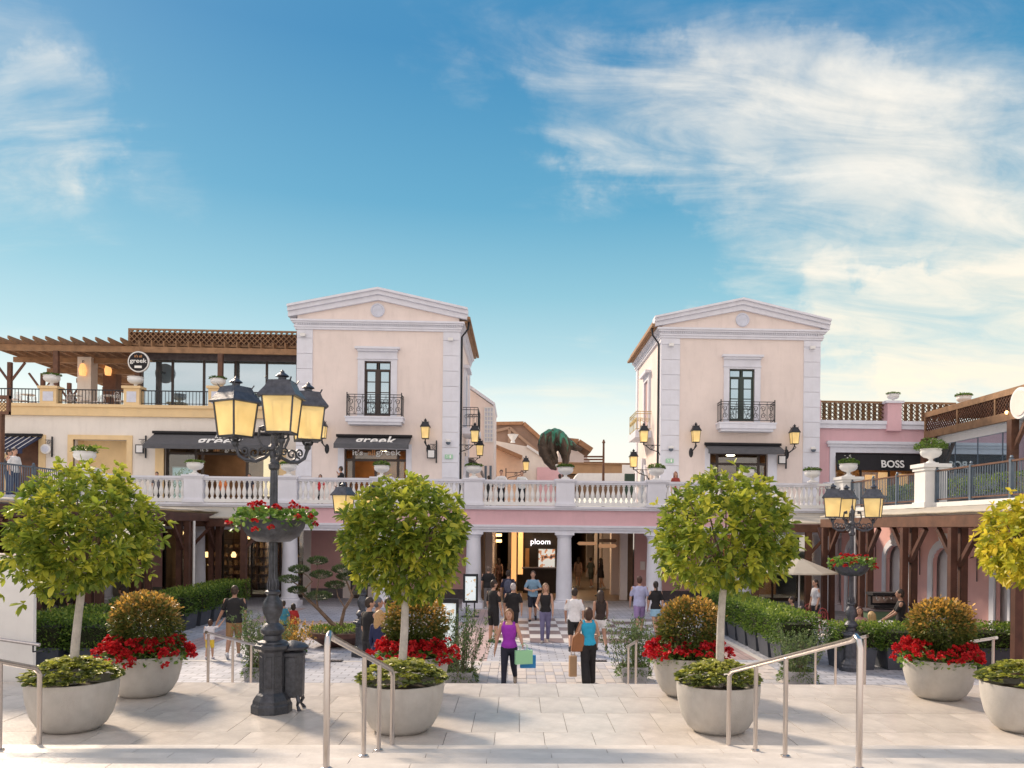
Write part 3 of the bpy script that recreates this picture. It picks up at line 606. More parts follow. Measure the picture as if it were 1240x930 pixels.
MB().box(13.98, 14.1, 15, 39, 0, 4.0).build('inner_wall', mat('pale_inner_wall', (.66, .66, .70), .85, var=.06), wr, world=True)  # pale grey-white is the wall's own colour
MB().box(13.7, 14.2, 10, 17, 0, 3.9).build('end_pier', M['pink'], wr, world=True)
for yy in (28.5, 31.6): MB().box(13.92, 13.98, yy, yy+.9, 0, 2.3).build('inner_door', M['frame'], wr, world=True)
yd, zd = YZ(1233, 740, 13.7); MB().prism_x([(yd-.9, 0), (yd+.35, 0), (yd+.35, 2.7), (yd-.9, 2.7)], 13.6, 13.72).build('door_trim', M['trim'], wr, world=True); MB().prism_x([(yd-.7, 0), (yd+.15, 0), (yd+.15, 2.5), (yd-.7, 2.5)], 13.55, 13.61).build('door', M['bluegrey'], wr, world=True)
for y in (31.1, 27.6, 24.1):
    l = thing('wall_sconce', {31.1: 'ornate iron sconce on the salmon wall between the two far arches', 27.6: 'ornate iron sconce on the salmon wall beside the middle post', 24.1: 'ornate iron sconce on the salmon wall nearest the viewer'}[y], 'sconce', (13.7, y, 2.6))
    MB().path([(13.68, y, 2.9), (13.4, y, 3.0), (13.3, y, 2.8), (13.45, y, 2.6), (13.6, y, 2.65)], .02, 6).path([(13.66, y, 3.2), (13.66, y, 1.9)], .015, 6).build('bracket', M['iron'], l, world=True); MB().lathe([(.02, 0), (.09, .05), (.11, .25), (.04, .32)], 8, (13.35, y, 2.55)).build('lamp_body', M['salmon'], l, world=True)
# left wing ground floor: deep shaded openings
b = MB()
for y in (33.9, 29.8, 25.7, 21.6, 17.5): b.box(-17.7, -17.1, y, y+.5, 0, 3.9)
b.box(-17.7, -17.1, 17, 34, 3.3, 3.9); b.build('pier', M['salmon'], wl, world=True)
MB().box(-22, -21.8, 14, 39, 0, 4).build('inner_wall', M['browning'], wl, world=True)
# ------------------------------------------------------------------ balustrade
bal = thing('balustrade', 'white stone balustrade with turned balusters along the front edge of the terrace', 'balustrade', (CX[0], FY, 4.28))
bz = 4.28; ped_t = 5.42
pedm = MB().box(-.38, .38, -.19, .19, 0, 1.02).box(-.43, .43, -.24, .24, -.0, .12).box(-.42, .42, -.23, .23, 1.0, 1.06).box(-.46, .46, -.27, .27, 1.06, 1.14).mesh('pedestal'); pedm.materials.append(M['trim'])
balm = MB().lathe([(.075, 0), (.075, .05), (.045, .08), (.05, .12), (.085, .22), (.092, .30), (.075, .40), (.042, .52), (.036, .60), (.055, .62), (.036, .64), (.05, .68), (.075, .70), (.075, .76)], 10).mesh('baluster', True); balm.materials.append(M['white'])
def bay(x0, x1, y=FY, parent=bal):
    n = max(1, round((x1-x0)/.215)); p = parent.location
    for i in range(n):
        x = x0+(x1-x0)*(i+.5)/n; inst('baluster', balm, parent, (x-p.x, y-p.y, .16))
for i, x in enumerate(CX):
    inst('pedestal', pedm, bal, (x-CX[0], 0, 0))
for i in range(len(CX)-2): bay(CX[i]+.38, CX[i+1]-.38)
bay(CX[-2]+.38, 12.5)
MB().box(CX[0], 12.6, FY-.13, FY+.13, bz+.02, bz+.16).build('bottom_rail', M['white'], bal, world=True)
MB().box(CX[0], 12.6, FY-.12, FY+.12, bz+.92, bz+.99).box(CX[0], 12.6, FY-.17, FY+.17, bz+.99, bz+1.08).build('top_rail', M['trim'], bal, world=True)
# curved end on the right
pts = [(12.6, FY), (13.0, FY-.1), (13.3, FY-.5), (13.4, FY-1.2)]
for (z, w, h, nm) in ((bz+1.02, .32, .11, 'top_rail'), (bz+.09, .26, .14, 'bottom_rail')):
    m_ = MB()
    for p, q in zip(pts, pts[1:]): m_.bar((p[0], p[1], z), (q[0], q[1], z), w, h)
    m_.build(nm, M['white'], bal, world=True)
for t in np.linspace(.05, .95, 8):
    k = t*3; i = min(2, int(k)); f = k-i; p, q = pts[i], pts[i+1]; inst('baluster', balm, bal, (p[0]+(q[0]-p[0])*f-CX[0], p[1]+(q[1]-p[1])*f-FY, .16))
# stone pillars where the metal railings start
def pillar(x, y, label, h=1.28, w=.36, m='white'):
    t = thing('stone_pillar', label, 'pillar', (x, y, 4.28)); MB().box(-w, w, -w, w, -.12, h-.22).box(-w-.05, w+.05, -w-.05, w+.05, -.14, .04).build('shaft', M[m], t); MB().box(-w-.05, w+.05, -w-.05, w+.05, h-.22, h-.12).box(-w-.1, w+.1, -w-.1, w+.1, h-.12, h).build('cap', M[m], t); return t
pillar(13.4, 33.1, 'white stone pillar at the bend between curved balustrade and metal railing')
pillar(13.4, 26.4, 'white stone pillar in the middle of the right metal railing'); pillar(-17.0, FY-1.5, 'white stone pillar at the left end of the balustrade')
def metal_rail(X, segs, label):
    t = thing('metal_railing', label, 'railing', (X, segs[0][0], 4.3))
    for (ya, yb, n) in segs:
        MB().bar((X, ya, 5.32), (X, yb, 5.32), .07, .05).bar((X, ya, 4.40), (X, yb, 4.40), .04, .04).build('handrail', M['wood'] if X > 0 else M['bluegrey'], t, world=True)
        for i in range(n+1):
            y = ya+(yb-ya)*i/n; MB().box(X-.05, X+.05, y-.05, y+.05, 4.28, 5.38).lathe([(.03, 0), (.05, .04), (.03, .09)], 8, (X, y, 5.38)).build('post', M['bluegrey'], t, world=True)
        m_ = int(abs(yb-ya)/.13)
        bars = MB()
        for i in range(1, m_):
            y = ya+(yb-ya)*i/m_; bars.box(X-.011, X+.011, y-.011, y+.011, 4.42, 5.30)
        bars.build('bars', M['bluegrey'], t, world=True)
metal_rail(13.4, [(32.7, 26.8, 3), (26.0, 14, 6)], 'blue grey metal railing with a brown handrail on the right terrace edge')
metal_rail(-17.0, [(32.6, 14.5, 6)], 'dark metal railing along the left terrace edge')
# ================================================================== TOWERS
TY = 40.5
def txt_at(name, s, px, py, Y, hpx, m, parent, shear=0, sx=1.0):
    x, z = XZ(px, py, Y); p = OFF[parent.name]; k = 1000/Y
    return text(name, s, hpx/k, (x-p[0], Y-p[1], z-p[2]), (PI/2, 0, 0), m, parent, .012, shear, sx=sx)
def scroll(m, c, r, up, a0, turns, rad=.012, n=14, ax='x'):
    pts = []
    for i in range(n+1):
        t = i/n; a = a0+turns*2*PI*t; q = r*(1-.75*t); d = (q*math.cos(a), q*math.sin(a))
        pts.append((c[0]+d[0], c[1], c[2]+d[1]) if ax == 'x' else (c[0], c[1]+d[0], c[2]+d[1]))
    m.path(pts, rad, 5)
def balcony_rail(m, x0, x1, y0, y1, z0, z1):
    """iron railing on three sides: front at y0, sides back to y1"""
    for z in (z0, z1-.12, z1): m.bar((x0, y0, z), (x1, y0, z), .03).bar((x0, y0, z), (x0, y1, z), .03).bar((x1, y0, z), (x1, y1, z), .03)
    n = 7
    for i in range(n+1):
        x = x0+(x1-x0)*i/n; m.bar((x, y0, z0-.15 if i in (0, n) else z0), (x, y0, z1+(.1 if i in (0, n) else 0)), .045 if i in (0, n) else .02)
        if i < n:
            xm = x+(x1-x0)/n/2; h = z1-.12-z0
            scroll(m, (xm, y0, z0+h*.28), .14, 1, 0, 1.3); scroll(m, (xm, y0, z0+h*.72), .14, 1, PI, -1.3); m.bar((xm-.16, y0, z0), (xm+.16, y0, z1-.12), .012).bar((xm+.16, y0, z0), (xm-.16, y0, z1-.12), .012)
    for xs in (x0, x1):
        for t in (.33, .66, 1): m.bar((xs, y0+(y1-y0)*t, z0), (xs, y0+(y1-y0)*t, z1), .02)
def balcony_rail_side(m, X0, X1, ya, yb, z0, z1):
    for z in (z0, z1-.12, z1): m.bar((X1, ya, z), (X1, yb, z), .03).bar((X0, ya, z), (X1, ya, z), .03).bar((X0, yb, z), (X1, yb, z), .03)
    n = 6
    for i in range(n+1):
        y = ya+(yb-ya)*i/n; m.bar((X1, y, z0), (X1, y, z1), .022)
        if i < n: scroll(m, (X1, y+(yb-ya)/n/2, (z0+z1)/2), .17, 1, 0, 1.5, ax='y')
    for t in (0.25, .5, .75):
        x = X0+(X1-X0)*t; m.bar((x, ya, z0), (x, ya, z1), .02).bar((x, yb, z0), (x, yb, z1), .02); scroll(m, (x, ya, (z0+z1)/2), .13, 1, 0, 1.4)
def tower(name_label, g, side):
    xl, _ = XZ(g['wall'][0], 500, TY); xr, _ = XZ(g['wall'][1], 500, TY); zc0 = XZ(PPX, 0, TY)
    def X(px, py=500, Y=TY): return XZ(px, py, Y)[0]
    def Z(px, py, Y=TY): return XZ(px, py, Y)[1]
    t = thing('tower_building', name_label, 'building', ((xl+xr)/2, TY, 4.28))
    cxm = (g['wall'][0]+g['wall'][1])/2; D = 8.6
    zb = Z(cxm, g['cor'][1]); zt = Z(cxm, g['cor'][0]); za = Z(cxm, g['apex'][0]); zai = Z(cxm, g['apex'][1]); ze0 = Z(cxm, g['eave'][1]); ze = Z(cxm, g['eave'][0])
    sx = (xl+xr)/2; ov = .42
    door = [X(v) for v in g['door']]; dz = Z(cxm, g['doortop']); win = [X(v) for v in g['win']]; wz = [Z(cxm, v) for v in g['winz']]
    # front wall with the door and the french window cut out, side and back walls
    w = MB(); T = .35; y0 = TY; y1 = TY+T
    w.box(xl, door[0], y0, y1, 4.28, dz).box(door[1], xr, y0, y1, 4.28, dz).box(xl, xr, y0, y1, dz, wz[0]).box(xl, win[0], y0, y1, wz[0], wz[1]).box(win[1], xr, y0, y1, wz[0], wz[1]).box(xl, xr, y0, y1, wz[1], zt)
    w.prism_y([(xl, zt), (xr, zt), (xr, ze0+.15), (sx, zai+.2), (xl, ze0+.15)], y0, y1)
    inner = -1 if side == 'left' else 1       # which side wall faces the street gap
    w.box(xl, xl+T, y1, TY+D, 4.28, zt).box(xr-T, xr, y1, TY+D, 4.28, zt).box(xl, xr, TY+D-T, TY+D, 4.28, zt)
    w.build('wall', M['cream'], t, world=True)
    # pilasters of separate blocks
    hb = .745; z = 4.28; blk = {}
    zz = []
    while z < zb-.05:
        h = min(hb, zb-z); zz.append((z, h)); z += hb
    for pa, pb in g['pil']:
        a, b = X(pa), X(pb); nm = 'pilaster_block'
        for z, h in zz:
            key = (round(b-a, 2), round(h, 2))
            if key not in blk:
                me = MB().box(0, b-a, -.06, .02, .008, h-.008).mesh(nm); me.materials.append(M['trim']); blk[key] = me
            inst(nm, blk[key], t, (a-t.location.x, 0, z-4.28))
    # street side wall pilaster
    xs = xr if side == 'left' else xl; sg_ = 1 if side == 'left' else -1
    MB().box(xs-.01 if sg_ > 0 else xs-.06, xs+.06 if sg_ > 0 else xs+.01, TY-.05, TY+.55, 4.28, zb).box(min(xs-.01*sg_, xs+.06*sg_), max(xs-.01*sg_, xs+.06*sg_), TY+D-.6, TY+D, 4.28, zb).build('side_pilaster', M['trim'], t, world=True)
    # entablature with dentils
    e = MB(); hz = zt-zb
    for f0, f1, o_ in ((0, .22, .10), (.22, .42, .14), (.62, .80, .2), (.80, 1.0, .27)): e.box(xl-o_, xr+o_, TY-o_, TY+D+o_, zb+hz*f0, zb+hz*f1-.004)
    e.box(xl-.1, xr+.1, TY-.1, TY+D+.1, zb+hz*.42, zb+hz*.62)
    eo = e.build('entablature', M['trim'], t, world=True)
    dn = MB(); n = int((xr-xl)/.11)
    for i in range(n): dn.box(xl+i*.11, xl+i*.11+.06, TY-.17, TY-.1, zb+hz*.43, zb+hz*.61)
    n = int(D/.11)
    for i in range(n): dn.box(min(xs+.1*sg_, xs+.17*sg_), max(xs+.1*sg_, xs+.17*sg_), TY+i*.11, TY+i*.11+.06, zb+hz*.43, zb+hz*.61)
    tag(dn.build('dentils', M['trim'], eo, world=True), kind='stuff')
    # raking cornice (two stepped mouldings) as solid roof slabs running the whole depth
    exl, exr = xl-ov, xr+ov
    for (f0, f1, o_) in ((0, .45, .16), (.45, .8, .28), (.8, 1.0, .40)):
        r_ = MB()
        def zl(f, edge): return (ze0+(ze-ze0)*f if edge else zai+(za-zai)*f)
        sl = (zl(f0, 0)-zl(f0, 1))/(sx-exl)
        for sgn in (-1, 1):
            ex = sx+sgn*(sx-exl)
            r_.prism_y([(ex, zl(f0, 1)), (sx, zl(f0, 0)), (sx, zl(f1, 0)-.003), (ex, zl(f1, 1)-.003)], TY-o_, TY+.40)
        r_.build('raking_cornice', M['trim'], t, world=True)
    rf = MB()
    for sgn in (-1, 1):
        ex = sx+sgn*(sx-exl-.04); rf.prism_y([(ex, ze0+.02), (sx, zai+.02), (sx, za-.02), (ex, ze-.04)], TY+.40, TY+D+.35)
    rf.build('roof', M['tile'], t, world=True)
    # eaves soffit mould and gutter along the street side
    gx = xs+sg_*(ov+.0)
    gt = MB().bar((gx+sg_*.06, TY-.3, ze0+.05), (gx+sg_*.06, TY+D+.3, ze0+.05), .14, .12).bar((xs+sg_*.2, TY, zt+.05), (xs+sg_*.2, TY+D, zt+.05), .4, .10); gt.build('gutter', M['wooddeck'], t, world=True)
    px_ = xs+sg_*.12; MB().path([(gx+sg_*.05, TY+.28, ze0), (gx, TY+.28, ze0-.35), (px_, TY+.28, ze0-.75), (px_, TY+.28, 4.28)], .05, 8).build('downpipe', M['iron'], t, world=True)
    # roundel
    rx, rz = XZ(*g['round'], TY); MB().lathe([(.34, 0), (.34, .05), (.28, .07), (.26, .04), (.0, .04)], 24, cap=False).v
    rd = MB(); rd.lathe([(.34, 0), (.34, .06), (.28, .08), (.25, .045), (.02, .045)], 24)
    ro = rd.build('roundel', M['roundel'], t); ro.rotation_euler = (PI/2, 0, 0); ro.location = (rx-t.location.x, 0, rz-4.28)
    # window surround
    s0, s1 = X(g['sur'][0]), X(g['sur'][1]); c0, c1 = X(g['cap'][0]), X(g['cap'][1]); cz0, cz1 = Z(cxm, g['capz'][1]), Z(cxm, g['capz'][0])
    sr = MB().box(s0, win[0], TY-.08, TY+.05, wz[0]-.05, cz0).box(win[1], s1, TY-.08, TY+.05, wz[0]-.05, cz0).box(win[0], win[1], TY-.08, TY+.05, wz[1], cz0).box(s0-.03, s1+.03, TY-.13, TY+.02, cz0-.38, cz0-.32)
    sr.box(c0+.1, c1-.1, TY-.2, TY+.02, cz0, (cz0+cz1)/2).box(c0, c1, TY-.28, TY+.02, (cz0+cz1)/2, cz1); sr.build('window_surround', M['trim'], t, world=True)
    # french window
    fr = MB(); zt_ = wz[0]+(wz[1]-wz[0])*.84; xm = (win[0]+win[1])/2; fy0, fy1 = TY+.10, TY+.17; fw_ = .075
    fr.box(win[0], win[0]+fw_, fy0, fy1, wz[0], wz[1]).box(win[1]-fw_, win[1], fy0, fy1, wz[0], wz[1]).box(win[0]+fw_, win[1]-fw_, fy0, fy1, wz[1]-fw_, wz[1]).box(win[0]+fw_, win[1]-fw_, fy0, fy1, wz[0], wz[0]+.12).box(win[0]+fw_, win[1]-fw_, fy0-.01, fy1, zt_-.05, zt_+.05).box(xm-.09, xm+.09, fy0-.02, fy1, wz[0]+.12, zt_-.05).box(xm-.03, xm+.03, fy0, fy1, zt_+.05, wz[1]-fw_)
    for sx0, sx1 in ((win[0]+fw_, xm-.09), (xm+.09, win[1]-fw_)):
        for k in (1, 2, 3):
            z = wz[0]+.12+(zt_-.17-wz[0])*k/4; fr.box(sx0, sx1, fy0+.01, fy1-.01, z-.022, z+.022)
        fr.box(sx0, sx0+.05, fy0+.01, fy1-.01, wz[0]+.12, zt_-.05).box(sx1-.05, sx1, fy0+.011, fy1-.011, wz[0]+.12, zt_-.05)
    fo = fr.build('french_window', M['frame'] if side == 'left' else mat('dark_green_frame', (.03, .05, .042), .5), t, world=True)
    for sx0, sx1 in ((win[0]+fw_, xm-.09), (xm+.09, win[1]-fw_)):
        for k in range(4):
            z0 = wz[0]+.12+(zt_-.17-wz[0])*k/4+.022; z1 = wz[0]+.12+(zt_-.17-wz[0])*(k+1)/4-.022; MB().box(sx0+.05, sx1-.05, fy0+.03, fy0+.045, z0, z1).build('pane', M['glass'], fo, world=True)
        MB().box(sx0, sx1, fy0+.03, fy0+.045, zt_+.05, wz[1]-fw_).build('pane', M['glass'], fo, world=True)
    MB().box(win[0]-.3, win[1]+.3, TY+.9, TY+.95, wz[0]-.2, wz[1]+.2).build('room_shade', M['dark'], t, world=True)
    # balcony
    b0, b1 = X(g['bal'][0]), X(g['bal'][1]); bzt = Z(cxm, g['balz'][0]); bzs = Z(cxm, g['balz'][1]); bzb = Z(cxm, g['balz'][2])
    MB().box(b0+.1, b1-.1, TY-.62, TY, bzb, bzb+.13).box(b0, b1, TY-.72, TY, bzb+.13, bzs).box(b0-.04, b1+.04, TY-.76, TY, bzs-.05, bzs+.02).build('balcony_slab', M['trim'], t, world=True)
    br = MB(); balcony_rail(br, b0+.06, b1-.06, TY-.68, TY, bzs+.12, bzt); br.build('balcony_railing', M['iron'], t, world=True)
    # door: surround, frame, panes
    ds0, ds1 = X(g['dsur'][0]), X(g['dsur'][1])
    MB().box(ds0, door[0], TY-.07, TY+.05, 4.28, dz+.25).box(door[1], ds1, TY-.07, TY+.05, 4.28, dz+.25).box(door[0], door[1], TY-.07, TY+.05, dz, dz+.25).build('door_surround', M['trim'], t, world=True)
    d = MB(); dy = TY+.15; hz2 = dz-.5; xa, xb = door
    d.box(xa, xb, dy, dy+.08, dz-.07, dz).box(xa, xa+.06, dy, dy+.08, 4.28, dz-.07).box(xb-.06, xb, dy, dy+.08, 4.28, dz-.07).box(xa+.06, xb-.06, dy, dy+.08, hz2-.08, hz2+.04)
    q = [xa+.06, xa+(xb-xa)*.14, xa+(xb-xa)*.5, xa+(xb-xa)*.86, xb-.06]
    for v in q[1:4]: d.box(v-.06, v+.06, dy-.01, dy+.09, 4.28, hz2-.08)
    for v in (q[1], q[3]): d.box(v-.06, v+.06, dy-.01, dy+.09, hz2+.04, dz-.07)
    do = d.build('shop_door', M['frame'], t, world=True)
    pm = M['cglass']
    for i, (a, b) in enumerate(zip(q, q[1:])):
        if i == 1 and side == 'left': continue
        MB().box(a+.06, b-.06, dy+.03, dy+.05, 4.3, hz2-.08).build('pane', pm, do, world=True)
    MB().box(q[1]+.06, q[3]-.06, dy+.03, dy+.05, hz2+.04, dz-.07).build('pane', pm, do, world=True)
    MB().box(xa-.5, xb+.5, TY+3.4, TY+3.5, 4.28, dz+.3).box(xa-.6, xa-.5, TY+.35, TY+3.4, 4.28, dz+.3).box(xb+.5, xb+.6, TY+.35, TY+3.4, 4.28, dz+.3).box(xa-.5, xb+.5, TY+.35, TY+3.5, dz+.3, dz+.4).build('shop_interior', M['orangein'] if side == 'left' else M['browning'], t, world=True)
    # street-side features: window, balcony, arched door, both on the side wall
    ym = TY+4.4; sw = MB(); X0 = xs; q0, q1 = sorted((X0-.02*sg_, X0+.12*sg_))
    zz0, zz1 = wz[0], wz[1]+.1
    sw.box(q0, q1, ym-.95, ym-.65, zz0, zz1+.3).box(q0, q1, ym+.65, ym+.95, zz0, zz1+.3).box(q0, q1, ym-.65, ym+.65, zz1, zz1+.3); q2, q3 = sorted((X0-.02*sg_, X0+.32*sg_)); sw.box(q2, q3, ym-1.1, ym+1.1, zz1+.3, zz1+.45)
    sw.build('side_surround', M['trim'], t, world=True)
    q0, q1 = sorted((X0-.01*sg_, X0+.03*sg_)); MB().box(q0, q1, ym-.65, ym+.65, zz0, zz1).build('side_window', M['glass'] if side == 'left' else mat('rosy_shutter', (.45, .30, .30), .6), t, world=True)
    q0, q1 = sorted((X0, X0+.85*sg_)); MB().box(q0, q1, ym-1.35, ym+1.35, bzb+.05, bzs).build('side_balcony_slab', M['trim'], t, world=True)
    sb = MB(); balcony_rail_side(sb, X0, X0+.8*sg_, ym-1.3, ym+1.3, bzs+.1, bzt); sb.build('side_balcony_railing', M['iron'] if side == 'left' else mat('gilded_iron', (.45, .34, .12), .5, metal=.3), t, world=True)
    ar = MB(); n = 12; yc = TY+5.2; hw = .95; sp = 4.28+1.45
    for k in range(n):
        a0, a1 = PI*k/n, PI*(k+1)/n
        ar.prism_x([(yc+(hw+.3)*math.cos(a0), sp+(hw+.3)*math.sin(a0)), (yc+(hw+.3)*math.cos(a1), sp+(hw+.3)*math.sin(a1)), (yc+hw*math.cos(a1), sp+hw*math.sin(a1)), (yc+hw*math.cos(a0), sp+hw*math.sin(a0))], *sorted((X0-.02*sg_, X0+.12*sg_)))
    for yy in (yc-hw-.3, yc+hw): ar.box(*sorted((X0-.02*sg_, X0+.12*sg_)), yy, yy+.3, 4.28, sp)
    ar.prism_x([(yc-.15, sp+hw), (yc+.15, sp+hw), (yc+.22, sp+hw+.6), (yc-.22, sp+hw+.6)], *sorted((X0-.02*sg_, X0+.2*sg_)))
    ar.build('arch_surround', M['trim'], t, world=True)
    dd_ = MB().prism_x([(yc-hw, 4.28)]+[(yc+hw*math.cos(PI-PI*k/12), sp+hw*math.sin(PI-PI*k/12)) for k in range(13)]+[(yc+hw, 4.28)], *sorted((X0-.01*sg_, X0+.02*sg_))); dd_.build('arch_door', M['glass'], t, world=True)
    return t, xs, sg_, zb
gL = dict(wall=(359, 555), cor=(389, 400.5), apex=(350, 364), eave=(372.5, 386), pil=((359, 378), (536, 555)), door=(417.5, 492.5), doortop=544, win=(441, 473), winz=(503.5, 437.5), sur=(433, 480.5), cap=(430, 484), capz=(421, 426), bal=(422, 490), balz=(480.5, 507, 516), dsur=(410, 499), round=(457.5, 376))
gR = dict(wall=(801, 992.5), cor=(399, 411), apex=(362.5, 376), eave=(386.5, 398), pil=((801, 822.5), (972.5, 992.5)), door=(860, 930), doortop=549, win=(882.5, 913), winz=(510, 447), sur=(876, 920), cap=(873, 922.5), capz=(430.5, 435.5), bal=(867.5, 934.5), balz=(489, 514, 524), dsur=(854, 941), round=(899, 387.5))
tL, xsL, _, zbL = tower('left cream tower building with blue white pediment and one iron balcony', gL, 'left')
tR, xsR, _, zbR = tower('right pinkish cream tower building with blue white pediment and one iron balcony', gR, 'right')
# ------------------------------------------------------------------ wall lanterns
def lantern_geo(w, h):
    """square lantern hanging upright, origin at the bottom centre; returns (frame, glass) builders"""
    fr = MB(); gl = MB(); tw_, bw = w/2, w*.33; s2 = math.sqrt(2)
    gl.lathe([(bw*s2*.97, .03*h), (tw_*.82*s2, .56*h)], 4, rot=PI/4)
    for sx_, sy_ in ((1, 1), (1, -1), (-1, 1), (-1, -1)): fr.bar((bw*sx_, bw*sy_, 0), (tw_*.84*sx_, tw_*.84*sy_, .57*h), w*.04)
    fr.lathe([(bw*s2, 0), (bw*s2*1.05, .03*h)], 4, rot=PI/4)
    fr.lathe([(tw_*1.03*s2, .56*h), (tw_*1.03*s2, .585*h), (tw_*.72*s2, .72*h), (tw_*.60*s2, .82*h), (tw_*.20*s2, .845*h)], 4, rot=PI/4)
    fr.lathe([(tw_*.22, .84*h), (tw_*.22, .88*h), (tw_*.38, .895*h), (tw_*.34, .91*h), (tw_*.12, .955*h), (tw_*.12, .97*h), (tw_*.02, 1.0*h)], 12)
    for sx_, sy_ in ((1, 1), (1, -1), (-1, 1), (-1, -1)): fr.bar((tw_*.60*sx_, tw_*.60*sy_, .80*h), (tw_*.70*sx_, tw_*.70*sy_, .86*h), w*.03)
    return fr, gl
wl_f, wl_g = lantern_geo(.46, 1.0); wl_fm = wl_f.mesh('lantern_frame'); wl_fm.materials.append(M['iron']); wl_gm = wl_g.mesh('lantern_glass'); wl_gm.materials.append(M['lampglass'])
def wall_lantern(x, y, z, dirx, label, arm=.55, facey=True, sc=1.0):
    """z = bottom of lantern; the wall foot lies arm/3 lower; dirx = sideways lean of the arm"""
    t = thing('wall_lantern', label, 'lantern', (x, y, z), group=None)
    inst('lantern_frame', wl_fm, t, sc=(sc, sc, sc)); inst('lantern_glass', wl_gm, t, sc=(sc, sc, sc))
    a = MB()
    if facey:
        a.path([(0, 0, 0), (0, 0, -.1), (dirx*.06, .12, -.28), (dirx*.2, .42, -.42)], .03, 8); a.ell((dirx*.22, .46, -.45), .11, .06, .24); a.path([(0, 0, -.05), (dirx*-.1, .05, -.15), (0, .12, -.25)], .02, 6)
    else:
        a.path([(0, 0, 0), (0, 0, -.12)], .035, 8); a.bar((0, 0, -.12), (dirx*arm, 0, -.12), .035); a.path([(dirx*.08, 0, -.12), (dirx*.3*arm/.8, 0, -.32), (dirx*arm*.85, 0, -.45), (dirx*arm, 0, -.7)], .025, 6); scroll(a, (dirx*arm*.5, 0, -.24), .11, 1, 0, 1.4, .016)
        a.bar((dirx*arm, 0, .15), (dirx*arm, 0, -.75), .06)
    a.build('bracket', M['iron'], t); return t
def wlp(px, py_b, dirx, label):
    x, z = XZ(px, py_b, TY-.46); return wall_lantern(x, TY-.46, z, dirx, label)
wlp(390, 531, .6, 'left wall lantern beside the grey awning of the left tower'); wlp(515, 531.5, .5, 'right wall lantern beside the grey awning of the left tower')
wlp(842.5, 536, -.6, 'left wall lantern above the door of the right tower'); wlp(962, 538, -1.0, 'right wall lantern above the door of the right tower')
def side_l(px, py, xs, sg_, label):
    Y = 1.0; xg = xs+sg_*.85; Y = 1000*xg/(px-627) if abs(px-627) > 1 else 45; x, z = XZ(px, py, Y)
    return wall_lantern(x, Y, z, -sg_, label, arm=abs(x-xs), facey=False)
side_l(575, 536, xsL, 1, 'nearer of two bracket lanterns on the street side of the left tower'); side_l(581, 552, xsL, 1, 'farther and lower bracket lantern on the street side of the left tower')
side_l(779.5, 536, xsR, -1, 'larger bracket lantern on the street corner of the right tower'); side_l(767, 566, xsR, -1, 'small far bracket lantern behind the right tower near its arch')
x, z = XZ(636.8, 570, 54); wall_lantern(x, 54, z, -1, 'distant lantern hanging on a long bracket in the street gap', arm=1.3, facey=False)
# ------------------------------------------------------------------ awnings, signs, fixtures on the fronts
def awning(px0, px1, pyt, pyb, Y, drop, m, label, flare=0, wpx=0):
    x0, zt = XZ(px0, pyt, Y); x1, _ = XZ(px1, pyt, Y); Yf = Y-drop; _, zb = XZ(px0, pyb, Yf)
    t = thing('awning', label, 'awning', (x0, Y, zb))
    s = MB(); hz = zb+.22
    s.prism_x([(Y, zt), (Y, zt-.05), (Yf, hz-.03), (Yf, hz)], x0, x1); s.build('fabric', M[m], t, world=True)
    MB().box(x0, x1, Yf-.01, Yf+.01, zb, hz).build('valance', M[m], t, world=True)
    MB().box(x0-.05, x1+.05, Y-.16, Y, zt, zt+.12).build('cassette', M['fabricblack'], t, world=True)
    MB().bar((x0+.2, Y-.05, zt-.1), (x0+.2, Yf+.05, hz-.06), .035).bar((x1-.2, Y-.05, zt-.1), (x1-.2, Yf+.05, hz-.06), .035).build('arm', M['iron'], t, world=True)
    return t
a1 = awning(409, 498, 529, 542.5, TY-.1, .9, 'fabricgrey', 'dark grey awning lettered in white over the door of the left tower')
def slope_txt(t, s, px, py, Yt, m, hpx, nm='lettering', ang=50, shear=.2, sx=1.0):
    x, z = XZ(px, py, Yt); p = OFF[t.name]; return text(nm, s, hpx/(1000/Yt), (x-p[0], Yt-p[1], z-p[2]), (R(ang), 0, 0), m, t, .008, shear, sx=sx)
slope_txt(a1, 'greek', 453, 537, TY-.78, M['lettering'], 15, ang=62, sx=1.4)
awning(854, 944, 539, 549, TY-.1, .7, 'fabricgrey', 'dark grey folded awning over the door of the right tower')
WY = 41.2
a3 = awning(187, 341, 525, 543, WY-.05, 1.2, 'fabricgrey', 'long dark grey awning with white lettering on the left cream front')
slope_txt(a3, 'greek', 264, 538, WY-1.08, M['lettering'], 17, ang=60, sx=1.35); slope_txt(a3, 'it\'s all', 268, 530.5, WY-.62, M['lettering'], 7, nm='small_lettering', ang=60)
a4 = awning(8, 51, 528, 549, WY-.05, 1.6, 'fabricblue', 'navy blue awning with white piping on the far left front')
for i_ in range(6):
    xa_ = a4.location.x+(XZ(51, 0, WY-.05)[0]-a4.location.x)*i_/5; zt_, zb_ = XZ(8, 528, WY-.05)[1], XZ(8, 549, WY-1.65)[1]+.22; MB().bar((xa_, WY-.06, zt_+.015), (xa_, WY-1.64, zb_+.015), .035, .02).build('piping', M['white'], a4, world=True)
zb_ = XZ(8, 549, WY-1.65)[1]; MB().box(a4.location.x, XZ(51, 0, WY-.05)[0], WY-1.68, WY-1.66, zb_, zb_+.05).build('piping', M['white'], a4, world=True)
